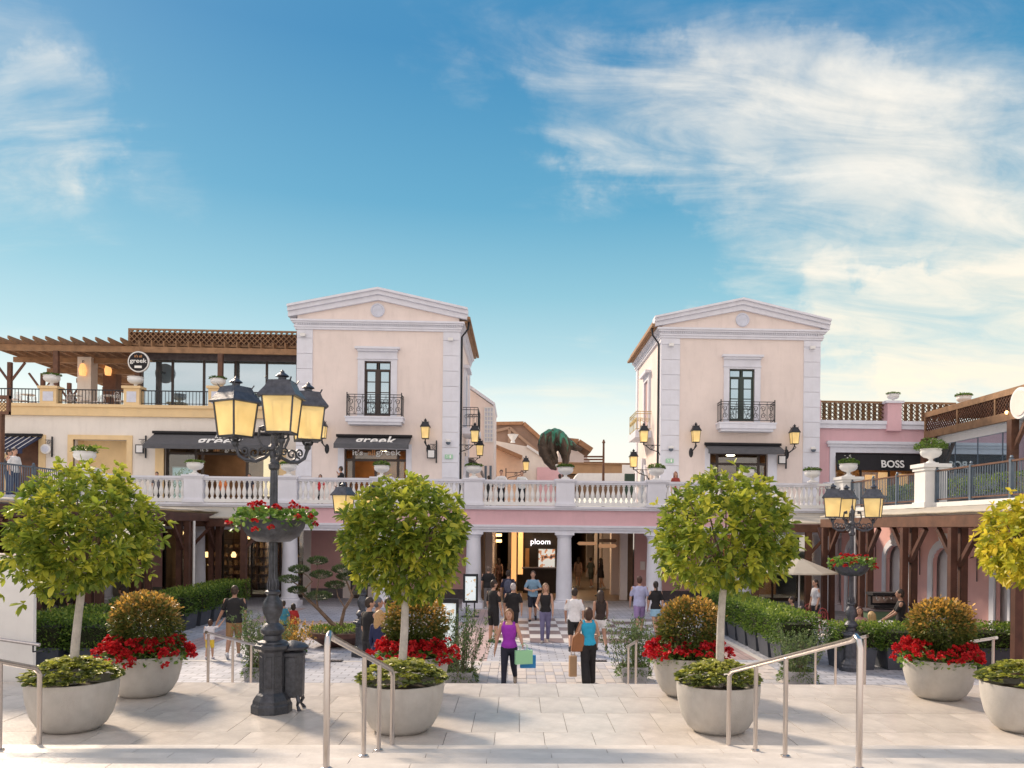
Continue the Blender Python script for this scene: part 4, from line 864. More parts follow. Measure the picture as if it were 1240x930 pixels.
# timber frame of the opposite veranda at the left picture edge
Yv = 34.6; vl = thing('timber_veranda', 'dark timber veranda corner with lattice at the left picture edge', 'veranda', (XZ(6, 550, Yv)[0], Yv, 4.28))
va, vb = XZ(-90, 500, Yv)[0], XZ(12, 500, Yv)[0]; vz0, vz1 = XZ(6, 502, Yv)[1], XZ(6, 479, Yv)[1]
MB().box(va, vb, Yv-.08, Yv+.08, vz1-.14, vz1).box(va, vb, Yv-.08, Yv+.08, vz0, vz0+.12).box(vb-.1, vb, Yv-.079, Yv+.079, vz0, vz1).build('frame', M['wood'], vl, world=True)
m_ = MB(); lattice(m_, (va, Yv, vz0+.12), (1, 0, 0), (0, 0, 1), vb-va-.1, vz1-vz0-.26, .14, .035) if 'lattice' in globals() else None
LATLEFT = (m_, vl, va, vb, vz0, vz1, Yv)
MB().box(XZ(1, 0, Yv)[0], XZ(9, 0, Yv)[0], Yv-.12, Yv+.12, 4.28, vz0).build('post', M['wood'], vl, world=True)
x, z = XZ(0, 0, WY)
x0, zt = XZ(1011, 549, WY); x1, _ = XZ(1119, 549, WY); _, zb = XZ(1011, 569, WY-.35)
bs = thing('shop_awning', 'black shop awning with white capital letters on the right pink front', 'awning', (x0, WY, zb))
MB().prism_x([(WY-.02, zt), (WY-.35, zb), (WY-.30, zb), (WY-.0, zt-.05)], x0, x1).build('fabric', M['fabricblack'], bs, world=True)
for i in range(5): MB().bar((x0+(x1-x0)*i/4, WY-.04, zt-.02), (x0+(x1-x0)*i/4, WY-.36, zb), .02).build('rib', M['iron'], bs, world=True)
xc, zc = XZ(1081.5, 566, WY-.45); text('lettering', 'BOSS', .52, (xc-x0, -.42, zc-zb), (R(80), 0, 0), M['lettering'], bs, .02, sx=1.0)
# transom lettering
for (px, py, s, h, tt) in ((433, 551, "it's", 9, tL), (470, 551, 'greek', 10, tL)):
    x, z = XZ(px, py, TY+.1); text('transom_lettering', s, h/24.6, (x-tL.location.x, .12, z-4.28), (PI/2, 0, 0), M['lettering'], tL, .004, sx=1.3)
x, z = XZ(450, 551, TY+.1); text('transom_lettering', 'all', 9/24.6, (x-tL.location.x, .12, z-4.28), (PI/2, 0, 0), mat('orange_lettering', (.62, .30, .12), .6), tL, .004, sx=1.2)
def exit_sign(px, py, lab):
    x, z = XZ(px, py, TY-.1); t = thing('exit_sign', lab, 'sign', (x, TY-.1, z)); MB().box(-.19, .19, -.03, .03, -.1, .1).build('plate', M['green'], t)
    g_ = MB(); g_.ell((-.10, -.035, .05), .02, .01, .02).bar((-.1, -.035, .03), (-.08, -.035, -.03), .03, .012).bar((-.08, -.035, -.03), (-.05, -.035, -.08), .02, .01).bar((-.08, -.035, -.03), (-.12, -.035, -.07), .02, .01).bar((-.1, -.035, .02), (-.05, -.035, .01), .016, .01).box(.04, .11, -.038, -.03, -.07, .07).bar((-.01, -.035, 0), (.03, -.035, 0), .02, .01); g_.build('symbol', M['lettering'], t)
exit_sign(543.5, 553, 'small green exit sign on the left tower corner'); exit_sign(811, 558, 'small green exit sign on the right tower corner')
def floodlight(px, py, lab):
    x, z = XZ(px, py, TY-.1); t = thing('floodlight', lab, 'light', (x, TY-.1, z)); MB().box(-.12, .12, -.2, -.02, -.07, .07).build('housing', M['white'], t); MB().box(-.03, .03, -.03, .08, -.02, .1).build('bracket', M['iron'], t)
floodlight(367.5, 406, 'small white floodlight at the top left of the left tower'); floodlight(546, 411.5, 'small white floodlight at the top right of the left tower'); floodlight(812.5, 418, 'small white floodlight at the top left of the right tower'); floodlight(983, 421.5, 'small white floodlight at the top right of the right tower')
def dome_cam(px, py, lab):
    x, z = XZ(px, py, TY-.1); t = thing('security_camera', lab, 'camera', (x, TY-.1, z)); MB().ell((0, -.12, -.04), .12, .12, .12).build('dome', M['bluegrey'], t); MB().lathe([(.13, -.02), (.14, .08), (.05, .12)], 14, (0, -.12, 0)).box(-.04, .04, -.1, .08, .02, .1).build('mount', M['white'], t)
dome_cam(812, 543, 'white dome camera on the left corner of the right tower'); dome_cam(984, 544, 'white dome camera on the right corner of the right tower'); dome_cam(543, 535, 'white dome camera on the right corner of the left tower')
def bracket_sign(px, py, Y, lab, rnd=False, h=1.1):
    x, z = XZ(px, py, Y); t = thing('bracket_sign', lab, 'sign', (x, Y, z))
    b = MB().bar((.12, 0, h/2), (.12, 0, -h/2), .06); b.bar((.12, 0, h*.32), (-.18, -.1, h*.32), .03); scroll(b, (-.02, -.05, h*.2), .1, 1, 0, 1.3, .012); b.build('bracket', M['iron'], t)
    p = MB(); c = (-.12, -.12, -.12)
    if rnd: p.path([(c[0], c[1]-.03, c[2]), (c[0], c[1]+.03, c[2])], .24, 20)
    else: p.box(c[0]-.2, c[0]+.2, c[1]-.03, c[1]+.03, c[2]-.22, c[2]+.22)
    p.build('panel', M['white'] if rnd else M['iron'], t)
    q = MB()
    if rnd: q.path([(c[0], c[1]-.05, c[2]), (c[0], c[1]-.031, c[2])], .16, 16)
    else: q.box(c[0]-.15, c[0]+.15, c[1]-.045, c[1]-.031, c[2]-.17, c[2]+.17)
    q.build('print', M['roundel'] if rnd else M['white'], t)
bracket_sign(60, 541, WY-.1, 'round white hanging sign beside the navy awning', True, 1.0); bracket_sign(173.5, 541, WY-.1, 'small square hanging sign between the yellow niche and the grey awning')
bracket_sign(525.5, 547, TY-.1, 'thin iron bracket sign right of the left tower door'); bracket_sign(949, 554, TY-.1, 'small framed bracket sign right of the right tower door')
# ================================================================== LEFT CREAM FRONT with the upper restaurant
def X_(px, Y=WY, py=500): return XZ(px, py, Y)[0]
lf = thing('left_shop_building', 'cream two storey front with yellow bands left of the left tower', 'building', (X_(180), WY, 4.28))
zb0 = XZ(180, 505, WY)[1]; zt0 = XZ(180, 491, WY)[1]; xL0, xR0 = X_(-60), X_(358.5)
n0, n1 = X_(89.5), X_(154.5); nz = XZ(120, 532.5, WY)[1]; s0, s1 = X_(199.5), X_(339); szt = XZ(260, 541, WY)[1]; e0, e1 = X_(12), X_(48)
w = MB().box(xL0, e0, WY, WY+.4, 4.28, nz).box(e1, n0, WY, WY+.4, 4.28, nz).box(n1, s0, WY, WY+.4, 4.28, nz).box(s1, xR0, WY, WY+.4, 4.28, nz).box(s0, s1, WY, WY+.4, szt, nz).box(xL0, xR0, WY, WY+.4, nz, zb0)
w.box(xL0, xR0, WY+6, WY+6.3, 4.28, zb0); w.build('wall', M['cream2'], lf, world=True)
MB().box(n0-.05, n1+.05, WY+.9, WY+1.0, 5.4, nz+.1).box(n0-.1, n0, WY+.4, WY+1, 4.28, nz+.1).box(n1, n1+.1, WY+.4, WY+1, 4.28, nz+.1).build('niche', M['trimy'], lf, world=True); MB().box(n0, n1, WY+.8, WY+.98, 4.28, 5.42).build('niche_panel', M['roundel'], lf, world=True)
tr = MB(); zf = XZ(120, 527, WY)[1]
tr.box(X_(83), n0, WY-.07, WY+.1, 4.28, zf).box(n1, X_(161), WY-.07, WY+.1, 4.28, zf).box(n0, n1, WY-.07, WY+.1, nz, zf).build('niche_frame', M['trimy'], lf, world=True)
for a_, b_ in ((X_(189), s0), (s1, X_(347))): MB().box(a_, b_, WY-.07, WY+.1, 4.28, szt).build('shop_frame', M['trimy'], lf, world=True)
MB().box(X_(3), e0, WY-.07, WY+.1, 4.28, nz).box(e1, X_(56), WY-.07, WY+.1, 4.28, nz).box(X_(3), X_(56), WY-.07, WY+.1, nz, nz+.2).build('door_frame', M['trimy'], lf, world=True)
MB().box(e0, e1, WY+.3, WY+.4, 4.28, nz).build('door', M['wood'], lf, world=True)
MB().box(xL0, xR0, WY-.16, WY+.4, zb0, zb0+.42).box(xL0, xR0, WY-.24, WY+.4, zb0+.42, zt0).build('parapet_band', M['trimy'], lf, world=True)
f = MB(); gy = WY+.2; hz2 = XZ(260, 548, WY)[1]
f.box(s0, s1, gy, gy+.1, szt-.08, szt).box(s0, s1, gy, gy+.1, hz2-.1, hz2)
qx = [s0, X_(236), X_(298), s1]
for v in (s0+.05, X_(236), X_(244), X_(298), s1-.05): f.box(v-.06, v+.06, gy-.01, gy+.11, 4.28, szt-.08)
fo = f.build('shopfront', M['frame'], lf, world=True)
for a, b in ((s0+.11, X_(236)-.06), (X_(298)+.06, s1-.11)): MB().box(a, b, gy+.04, gy+.06, 4.3, hz2-.1).build('pane', M['cglass'], fo, world=True)
MB().box(s0+.11, s1-.11, gy+.04, gy+.06, hz2, szt-.08).build('pane', M['cglass'], fo, world=True)
for px, s_, c in ((247, "it's", 'lettering'), (262, 'all', 'orange'), (282, 'greek', 'lettering')):
    x, z = XZ(px, 546.5, WY+.15); text('transom_lettering', s_, .30, (x-lf.location.x, .17, z-4.28), (PI/2, 0, 0), M['lettering'] if c == 'lettering' else MATS['orange_lettering'], lf, .004, sx=1.2)
MB().box(s0-.3, s1+.3, WY+3.6, WY+3.7, 4.28, 7.6).box(s0-.4, s0-.3, WY+.4, WY+3.7, 4.28, 7.6).box(s1+.3, s1+.4, WY+.4, WY+3.7, 4.28, 7.6).box(s0-.4, s1+.4, WY+.4, WY+3.7, 7.5, 7.6).build('shop_interior', M['browning'], lf, world=True)
ad = thing('window_poster', 'green landscape poster behind the glass of the left shop', 'poster', (X_(205), WY+.5, 4.9)); MB().box(X_(204), X_(233), WY+.5, WY+.53, 4.6, 6.25).build('frame', M['white'], ad, world=True); MB().box(X_(205), X_(232), WY+.48, WY+.498, 4.66, 6.19).build('print', M['shopad'], ad, world=True)
MB().box(X_(300), X_(338), WY+2.6, WY+2.7, 4.9, 7.2).build('lit_display', mat('lit_display', (.95, .70, .42), .6, emis=.7), lf, world=True)
# parapet pedestals, rail and urn bases on the upper terrace
UZ = zt0
for px0, px1, lab in ((51, 71, 'leftmost'), (152, 171, 'middle'), (254, 273, 'rightmost')):
    a, b = X_(px0), X_(px1); zt = XZ(px0, 471, WY)[1]
    t = thing('parapet_pedestal', 'yellow pedestal with a grey panel on the upper left parapet, %s of three' % lab, 'pedestal', ((a+b)/2, WY, UZ))
    MB().box(a, b, WY-.22, WY+.3, UZ, zt).build('shaft', M['trimy'], t, world=True); MB().box(a-.08, b+.08, WY-.3, WY+.38, zt, zt+.12).build('cap', M['trimy'], t, world=True); MB().box(a+.15, b-.15, WY-.24, WY-.2, UZ+.12, zt-.15).build('panel', M['roundel'], t, world=True)
t = thing('terrace_railing', 'thin dark railing between the yellow pedestals of the upper left terrace', 'railing', (X_(60), WY, UZ)); zr = XZ(100, 472, WY)[1]
for a, b in ((-40, 51), (71, 152), (171, 254), (273, 358)):
    m_ = MB(); xa, xb = X_(a), X_(b); m_.bar((xa, WY, zr), (xb, WY, zr), .05).bar((xa, WY, UZ+.1), (xb, WY, UZ+.1), .03); n = int((xb-xa)/.16)
    for i in range(n+1): m_.box(xa+(xb-xa)*i/n-.012, xa+(xb-xa)*i/n+.012, WY-.012, WY+.012, UZ, zr)
    m_.build('rail_panel', M['iron'], t, world=True)
# upper glazed restaurant
RY = WY+2.6
rs = thing('rooftop_restaurant', 'glazed rooftop restaurant with brown lattice roof edge left of the left tower', 'building', (X_(265), RY, UZ))
gx0, gx1 = XZ(172, 460, RY)[0], xL0*0+X_(358.5); gx1 = min(gx1, XZ(359, 460, TY)[0]-.02)
zf1 = XZ(265, 437, RY)[1]; zf2 = XZ(265, 428, RY)[1]; zb1 = XZ(265, 421.5, RY-1.2)[1]; zb2 = XZ(265, 428.5, RY-1.2)[1]
MB().box(gx0, gx1, RY-.05, RY+.2, zf1, zf2+.3).build('fascia', M['plinth'], rs, world=True)
mull = [172, 209, 247, 285.5, 323, 360]
m_ = MB()
for v in mull: x = XZ(v, 460, RY)[0]; m_.box(x-.06, x+.06, RY-.02, RY+.1, UZ-.2, zf1)
m_.box(gx0, gx1, RY-.01, RY+.09, UZ-.25, UZ+.0); mo = m_.build('mullions', M['frame'], rs, world=True)
for a, b in zip(mull, mull[1:]): MB().box(XZ(a, 460, RY)[0]+.06, min(gx1, XZ(b, 460, RY)[0]-.06), RY+.02, RY+.05, UZ, zf1).build('pane', M['glass'], rs, world=True)
MB().box(gx0, gx1, RY+.12, RY+7, UZ+3.9, UZ+4.1).box(gx0, gx0+.15, RY+.12, RY+7, UZ-.2, UZ+3.9).box(gx0, gx1, RY+6.9, RY+7, UZ-.2, UZ+3.9).build('back_wall', M['wood'], rs, world=True)
# beam, posts, rafter ends, lattice
FYb = RY-1.2; bx0 = XZ(-30, 420, FYb)[0]; bx1 = gx1
bm_ = MB().box(bx0, bx1, FYb-.08, FYb+.08, zb2, zb1)
pg = thing('roof_pergola', 'brown timber pergola over the upper left terrace with slanted rafter ends', 'pergola', (XZ(80, 480, FYb)[0], FYb, UZ))
bm_.build('front_beam', M['wooddeck'], pg, world=True)
for px in (68, 167, 267): x = XZ(px, 460, FYb)[0]; MB().box(x-.12, x+.12, FYb-.1, FYb+.1, UZ-.2, zb2).build('post', M['wood'], pg, world=True)
raf = []
sp_ = 14.3/ (1000/FYb); x = XZ(-24, 410, FYb)[0]; ztop = XZ(60, 408, FYb)[1]
rme = MB().prism_x([(-.75, .26), (-.75, .12), (-.35, -.02), (15.5, -.02), (15.5, .26)], -.035, .035).mesh('rafter'); rme.materials.append(M['wooddeck'])
xe = XZ(156, 410, FYb)[0]; p0 = pg.location
while x < bx1-.2:
    L_ = inst('rafter', rme, pg, (x-p0.x, 0, zb1-p0.z+.03), (0, R(-8), 0) if False else (0, 0, 0), (1, 1 if x < xe else .12, 1)); x += sp_
for y in (3.2, 6.4, 9.6, 12.8):
    MB().box(bx0, gx0-.1, FYb+y-.08, FYb+y+.08, zb2+.02, zb1).build('cross_beam', M['wooddeck'], pg, world=True)
for px, y in ((12, 3.2), (52, 6.4), (84, 9.6), (100, 12.8)):
    x = XZ(px, 460, FYb+y)[0]; P_ = MB().box(x-.1, x+.1, FYb+y-.1, FYb+y+.1, UZ-.2, zb2); P_.build('post', M['wood'], pg, world=True); MB().bar((x-.8, FYb+y, zb2), (x, FYb+y, zb2-1.1), .1).bar((x+.8, FYb+y, zb2), (x, FYb+y, zb2-1.1), .1).build('brace', M['wood'], pg, world=True)
bd = MB()
for i in range(40):
    y = FYb+.9+i*.37; bd.box(bx0, gx0-.05, y, y+.20, zb1+.30, zb1+.33)
tag(bd.build('roof_slats', M['wooddeck'], pg, world=True), kind='stuff')
def lattice(m, P0, ux, uz, w, h, step, t, depth=(0, .03, 0)):
    """diagonal crossing slats in the plane spanned by unit vectors ux, uz"""
    P0 = Vector(P0); ux = Vector(ux); uz = Vector(uz); n = int((w+h)/step)
    for i in range(n+1):
        s = i*step
        a = (max(0, s-h), min(h, s)); b = (min(w, s), max(0, s-w))
        m.bar(P0+ux*a[0]+uz*a[1], P0+ux*b[0]+uz*b[1], t, t*.4)
        m.bar(P0+ux*(w-a[0])+uz*a[1]+Vector(depth)*.6, P0+ux*(w-b[0])+uz*b[1]+Vector(depth)*.6, t, t*.4)
LY = FYb+.35; lx0 = XZ(155.5, 408, LY)[0]; lz0 = XZ(160, 416, LY)[1]; lz1 = XZ(160, 399.5, LY)[1]
m_ = MB(); lattice(m_, (lx0, LY, lz0), (1, 0, 0), (0, 0, 1), bx1-lx0, lz1-lz0, .27, .10); tag(m_.build('lattice', M['wooddeck'], rs, world=True), kind='stuff')
MB().box(lx0, bx1, LY-.04, LY+.06, lz1, lz1+.08).box(lx0, bx1, LY-.04, LY+.06, lz0-.1, lz0).box(lx0, lx0+.08, LY-.04, LY+.06, lz0, lz1).build('lattice_frame', M['wooddeck'], rs, world=True)
MB().box(lx0, bx1, LY+.1, RY+6, lz0-.2, lz1-.06).build('roof', M['wood'], rs, world=True)
for k_, (px, Y, w_) in enumerate(((106, RY+2.0, .36), (136, RY+5.5, .36))):
    x = XZ(px, 460, Y)[0]; t = thing('terrace_column', ('nearer' if k_ == 0 else 'farther')+' square beige column carrying a glowing lamp under the left pergola', 'column', (x, Y, UZ)); MB().box(x-w_, x+w_, Y-w_, Y+w_, UZ-.2, zb1).build('shaft', M['cream2'] if k_ == 0 else M['wood'], t, world=True)
    z = XZ(px, 450, Y)[1]; l = thing('pergola_lamp', ('nearer' if k_ == 0 else 'farther')+' orange glowing lamp on a column under the left pergola', 'lamp', (x, Y-w_-.15, z)); MB().lathe([(.16, -.3), (.20, 0), (.12, .3), (.03, .36)], 10).build('lamp_shade', M['lit'], l); MB().path([(0, 0, .36), (0, .0, .5), (0, .16, .5)], .02, 6).build('arm', M['iron'], l)
# round sign
x, z = XZ(167.5, 438, FYb-.4); r_ = 12.5/(1000/(FYb-.4))
t = thing('round_sign', 'round black sign with white rim and lettering on the upper left pergola corner', 'sign', (x, FYb-.4, z))
MB().path([(0, .12, 0), (0, 0, 0)], r_, 32).build('rim', M['white'], t); MB().path([(0, 0, 0), (0, -.015, 0)], r_*.88, 32).build('face', M['fabricblack'], t)
text('lettering', 'greek', .30, (0, -.02, -.05), (PI/2, 0, 0), M['lettering'], t, .006, sx=1.2); text('small_lettering', "it's all", .17, (0, -.02, .22), (PI/2, 0, 0), MATS['orange_lettering'], t, .006); MB().box(-.18, .18, -.022, -.016, -.32, -.2).build('tag_plate', M['lettering'], t); MB().path([(.0, .12, 0), (0, .45, 0)], .05, 8).build('arm', M['iron'], t)
# ================================================================== RIGHT PINK FRONT
rf_ = thing('right_shop_building', 'pink shop front with blue white trim right of the right tower', 'building', (X_(1055), WY, 4.28))
xa, xb = X_(991), X_(1125); oz = XZ(1060, 549, WY)[1]; w0 = X_(1011.5)
pz0 = XZ(1055, 519.5, WY)[1]; pz1 = XZ(1055, 510, WY)[1]; wz0 = XZ(1055, 548.5, WY)[1]; wz1 = XZ(1055, 535, WY)[1]
xa = XZ(992.5, 500, TY)[0]+.01
MB().box(xa, w0-.25, WY, WY+.4, 4.28, pz0).box(w0-.25, xb+10, WY, WY+.4, wz0, pz0).build('wall', M['pink'], rf_, world=True)
MB().box(w0-.28, w0, WY-.1, WY+.1, 4.28, wz0).box(w0-.28, xb, WY-.1, WY+.1, wz0, wz0+(wz1-wz0)*.5).box(w0-.4, xb, WY-.18, WY+.1, wz0+(wz1-wz0)*.5, wz0+(wz1-wz0)*.75).box(w0-.48, xb, WY-.26, WY+.1, wz0+(wz1-wz0)*.75, wz1).build('window_surround', M['trim'], rf_, world=True)
MB().box(xa, xb+10, WY-.14, WY+.4, pz0, pz0+.22).box(xa, xb+10, WY-.22, WY+.4, pz0+.22, pz1).build('parapet_band', M['trim'], rf_, world=True)
shopfront(w0, xb+1, WY+.25, wz0-.1, 4, 'cglass', rf_, 4.38)
MB().box(w0-.2, xb+4, WY+3.5, WY+3.6, 4.28, 8).box(w0-.3, w0-.2, WY+.4, WY+3.5, 4.28, 8).box(w0-.2, xb+4, WY+.4, WY+3.5, 7.7, 7.8).build('shop_interior', M['orangein'], rf_, world=True)
for k_, (a, b, c, d) in enumerate(((1048, 1060, 592, 575), (1064, 1076, 600, 572), (1085, 1100, 590, 574))):
    x0_, z0_ = XZ(a, c, WY+2.9); x1_, z1_ = XZ(b, d, WY+2.9); tq = thing('lit_display', 'glowing orange display panel inside the right shop, %s of three' % ('first', 'second', 'third')[k_], 'display', (x0_, WY+2.9, z0_)); MB().box(x0_, x1_, WY+2.9, WY+3.0, z0_, z1_).build('panel', M['lit'], tq, world=True); MB().box(x0_-.05, x1_+.05, WY+2.85, WY+3.05, z0_-.12, z0_).build('shelf', M['wooddk'], tq, world=True)
# roof lattice fence with pillar
tf = thing('lattice_fence', 'brown wooden lattice fence on the roof above the black shop awning', 'fence', (xa, WY+.2, pz1)); fz1 = XZ(1030, 488, WY+.2)[1]
p0x, p1x = X_(1072), X_(1089)
for (a, b) in ((xa+.15, p0x), (p1x, X_(1160))):
    MB().box(a, b, WY+.17, WY+.25, fz1, fz1+.1).box(a, b, WY+.17, WY+.25, pz1, pz1+.06).build('rail', M['wooddeck'], tf, world=True)
    m_ = MB(); lattice(m_, (a, WY+.2, pz1+.06), (1, 0, 0), (0, 0, 1), b-a, fz1-pz1-.06, .2, .06); tag(m_.build('lattice', M['wood'], tf, world=True), kind='stuff')
    n = int((b-a)/.28)
    for i in range(n):
        x = a+(b-a)*(i+.5)/n; MB().box(x-.085, x+.085, WY+.27, WY+.31, pz1, fz1).build('slat', mat('sunlit_slat', (.42, .27, .12), .7, var=.25, scale=4), tf, world=True)  # sunlight on the slats put into their colour, lighter than the lattice
zt = XZ(1080, 489, WY)[1]
t = thing('roof_pillar', 'pink pillar with white cap carrying an urn on the right roof', 'pillar', ((p0x+p1x)/2, WY, pz1)); MB().box(p0x, p1x, WY-.26, WY+.4, pz1-.5, zt).build('shaft', M['pink'], t, world=True); MB().box(p0x-.1, p1x+.1, WY-.34, WY+.5, zt, zt+.12).build('cap', M['trim'], t, world=True)
MB().box(xa, xa+.3, WY-.05, WY+.4, pz1, fz1+.1).build('pier', M['pink'], rf_, world=True)
# ================================================================== RIGHT TIMBER VERANDA (plane X = 20)
VX = 19.9
y0v, z_t = YZ(1121, 497, VX); y1v = 19.0
vr = thing('timber_veranda', 'glazed timber veranda with lattice band over the right terrace', 'veranda', (VX, y0v, 4.28))
zT = YZ(1180, 483, VX)[1]; zT1 = YZ(1180, 483+7, VX)[1]; zB = YZ(1180, 518.5, VX)[1]; zB1 = YZ(1180, 504, VX)[1]
MB().bar((VX, y0v, zT-.13), (VX, y1v, zT-.13), .14, .26).build('top_beam', M['wooddeck'], vr, world=True); MB().bar((VX, y0v, zB+.17), (VX, y1v, zB+.17), .16, .34).build('bottom_beam', M['wooddeck'], vr, world=True)
m_ = MB(); lattice(m_, (VX, y1v, zB+.34), (0, 1, 0), (0, 0, 1), y0v-y1v, zT-.26-zB-.34, .2, .05, (.03, 0, 0)); tag(m_.build('lattice', M['wood'], vr, world=True), kind='stuff')
for i in range(8):
    y = y0v-(y0v-y1v)*i/7; MB().box(VX-.05, VX+.05, y-.05, y+.05, zB+.34, zT-.26).build('lattice_post', M['wooddeck'], vr, world=True)
for y in (y0v, 32.6, 24.5):
    MB().box(VX-.16, VX+.16, y-.16, y+.16, 4.28, zB).build('post', M['wood'], vr, world=True); MB().bar((VX, y-.1, zB-1.2), (VX, y-1.0, zB), .14).build('brace', M['wood'], vr, world=True)
zg = YZ(1180, 530, VX+.5)[1]
MB().box(VX+.4, VX+.6, y1v, y0v, zg-.02, zg+.35).box(VX+.2, VX+.4, y1v, y0v, zg+.3, zg+.42).build('white_fascia', M['white'], vr, world=True)
n = 11
for i in range(n):
    a = y0v-(y0v-y1v)*i/n; b = y0v-(y0v-y1v)*(i+1)/n; MB().box(VX+.48, VX+.50, b+.02, a-.02, 4.7, zg-.02).build('pane', M['glass'], vr, world=True); MB().box(VX+.46, VX+.52, a-.02, a+.02, 4.5, zg-.02).build('mullion', M['bluegrey'], vr, world=True)
MB().box(VX+.1, VX+9, y1v, y0v, zT-.25, zT-.1).build('roof', M['wooddeck'], vr, world=True)
MB().box(VX+5, VX+5.2, y1v, y0v, 4.28, zT-.3).build('back_wall', M['pink'], vr, world=True)
MB().box(VX+4.9, VX+5.0, 26, 31, 4.28, 7.6).build('door_trim', M['trim'], vr, world=True); MB().box(VX+4.8, VX+4.9, 26.4, 30.6, 6.2, 7.2).build('dark_awning', M['fabricblack'], vr, world=True)
y, z = YZ(1238, 488, VX-.2); t = thing('round_sign', 'round white sign on the right veranda corner at the picture edge', 'sign', (VX-.2, y, z)); MB().path([(0, 0, 0), (-.12, 0, 0)], .62, 28).build('rim', M['white'], t); MB().path([(-.12, 0, 0), (-.15, 0, 0)], .50, 28).build('face', M['cream'], t); MB().path([(0, 0, 0), (.22, 0, 0)], .06, 8).build('arm', M['iron'], t)
for px, py in ((1219, 499.5), (1229, 497.5), (1218, 533), (1228, 532)):
    y, z = YZ(px, py, VX-.1 if py < 510 else VX+1.2); X0 = VX-.1 if py < 510 else VX+1.2
    l = thing('small_bulb', 'tiny warm bulb %s' % {1219: 'under the round sign, left of its pair', 1229: 'under the round sign, right of its pair', 1218: 'hanging in the right veranda, left of its pair', 1228: 'hanging in the right veranda, right of its pair'}[px], 'bulb', (X0, y, z)); MB().ell((0, 0, 0), .07, .07, .08).build('bulb', M['warm'], l); MB().path([(0, 0, .07), (0, 0, .35)], .012, 5).build('cord', M['iron'], l)
# terrace hedge behind the right metal railing
p, d = box_leaves(9000, 14.3, 15.0, 14, 31.5, 4.5, 5.12, .25); tag(inst('terrace_hedge', leaf_mesh('terrace_hedge', p, d, rng.uniform(.05, .09, len(p)), rng.random(len(p)), M['leaf_hedge'], .6), None), 'low clipped hedge behind the right metal railing', 'hedge', kind='stuff')
tb = thing('hedge_trough', 'long dark trough holding the hedge behind the right railing', 'trough', (14.6, 22, 4.28)); MB().box(14.25, 15.05, 13.9, 31.6, 4.28, 4.55).build('trough_body', M['anthracite'], tb, world=True)
# ================================================================== BUILDINGS FARTHER DOWN THE STREET
def far_thing(name, lab, cat, Y, px): x = XZ(px, 560, Y)[0]; return thing(name, lab, cat, (x, Y, 4.28))
def poly_px(pts, Y): return [XZ(a, b, Y) for a, b in pts]
Y = 50.2; t = far_thing('street_house', 'tall cream house with sloping parapet just behind the left tower', 'building', Y, 580)
MB().prism_y([(XZ(540, 600, Y)[0], 4.28), (XZ(598, 600, Y)[0], 4.28), XZ(598, 492, Y), XZ(556, 462, Y), XZ(540, 455, Y)], Y, Y+6).build('wall', M['cream'], t, world=True)
pa, pb = XZ(598.5, 491, Y), XZ(556, 461, Y); MB().bar((pa[0], Y+3, pa[1]+.08), (pb[0], Y+3, pb[1]+.08), 6.3, .16).build('coping', M['trim'], t, world=True)
x0_, z0_ = XZ(586.5, 535, Y-.05); x1_, z1_ = XZ(597, 494, Y-.05); g_ = MB(); W_, H_ = x1_-x0_, z1_-z0_; g_.box(x0_, x1_, Y-.03, Y, z0_, z1_)
gw = g_.build('window', M['roundel'], t, world=True); g_ = MB()
for i in range(4): g_.box(x0_+W_*i/3-.03, x0_+W_*i/3+.03, Y-.09, Y-.03, z0_, z1_)
for i in range(9): g_.box(x0_, x1_, Y-.085, Y-.031, z0_+H_*i/8-.03, z0_+H_*i/8+.03)
g_.build('grille', M['white'], gw, world=True)
for px in (588, 594):
    a, z0 = XZ(px-1.5, 582, Y-.02); b, z1 = XZ(px+1.5, 564, Y-.02); MB().box(a, b, Y-.02, Y+.01, z0, z1).build('narrow_window', M['bluegrey'], t, world=True)
# dome awning and dark doorway between tower and house
x, z = XZ(563, 568, 47); da = thing('dome_awning', 'grey rounded awning on the street side of the left tower', 'awning', (xsL, 45.7, 6.0)); pr = [(1.1*math.cos(a)*.8, 1.1*math.sin(a)) for a in np.linspace(0, PI/2, 8)]
m_ = MB(); ns = 8
for k in range(ns): 
    a0, a1 = (PI/2)*k/ns, (PI/2)*(k+1)/ns; m_.bar((xsL+.9*math.sin((a0+a1)/2)*1.0, 45.7, 6.35+.9*math.cos((a0+a1)/2)), (xsL+.9*math.sin((a0+a1)/2), 48.3, 6.35+.9*math.cos((a0+a1)/2)), .18, .06) if False else m_.prism_y([(xsL+.95*math.sin(a0), 6.3+.95*math.cos(a0)), (xsL+.95*math.sin(a1), 6.3+.95*math.cos(a1)), (xsL+.88*math.sin(a1), 6.3+.88*math.cos(a1)), (xsL+.88*math.sin(a0), 6.3+.88*math.cos(a0))], 45.6, 48.6)
m_.build('fabric', mat('taupe_awning', (.24, .20, .18), .9, var=.1), da, world=True)
Y = 57.0; t = far_thing('street_house', 'low house with orange light in its wall colour and tiled lean-to eaves in the street gap', 'building', Y, 615)
MB().prism_y([(XZ(596, 600, Y)[0], 4.28), (XZ(634, 600, Y)[0], 4.28), XZ(634, 556, Y), XZ(596, 541, Y)], Y, Y+8).build('wall', mat('orange_lit_plaster', (.74, .52, .38), .85, var=.06), t, world=True)  # orange light on the house is put into the plaster colour
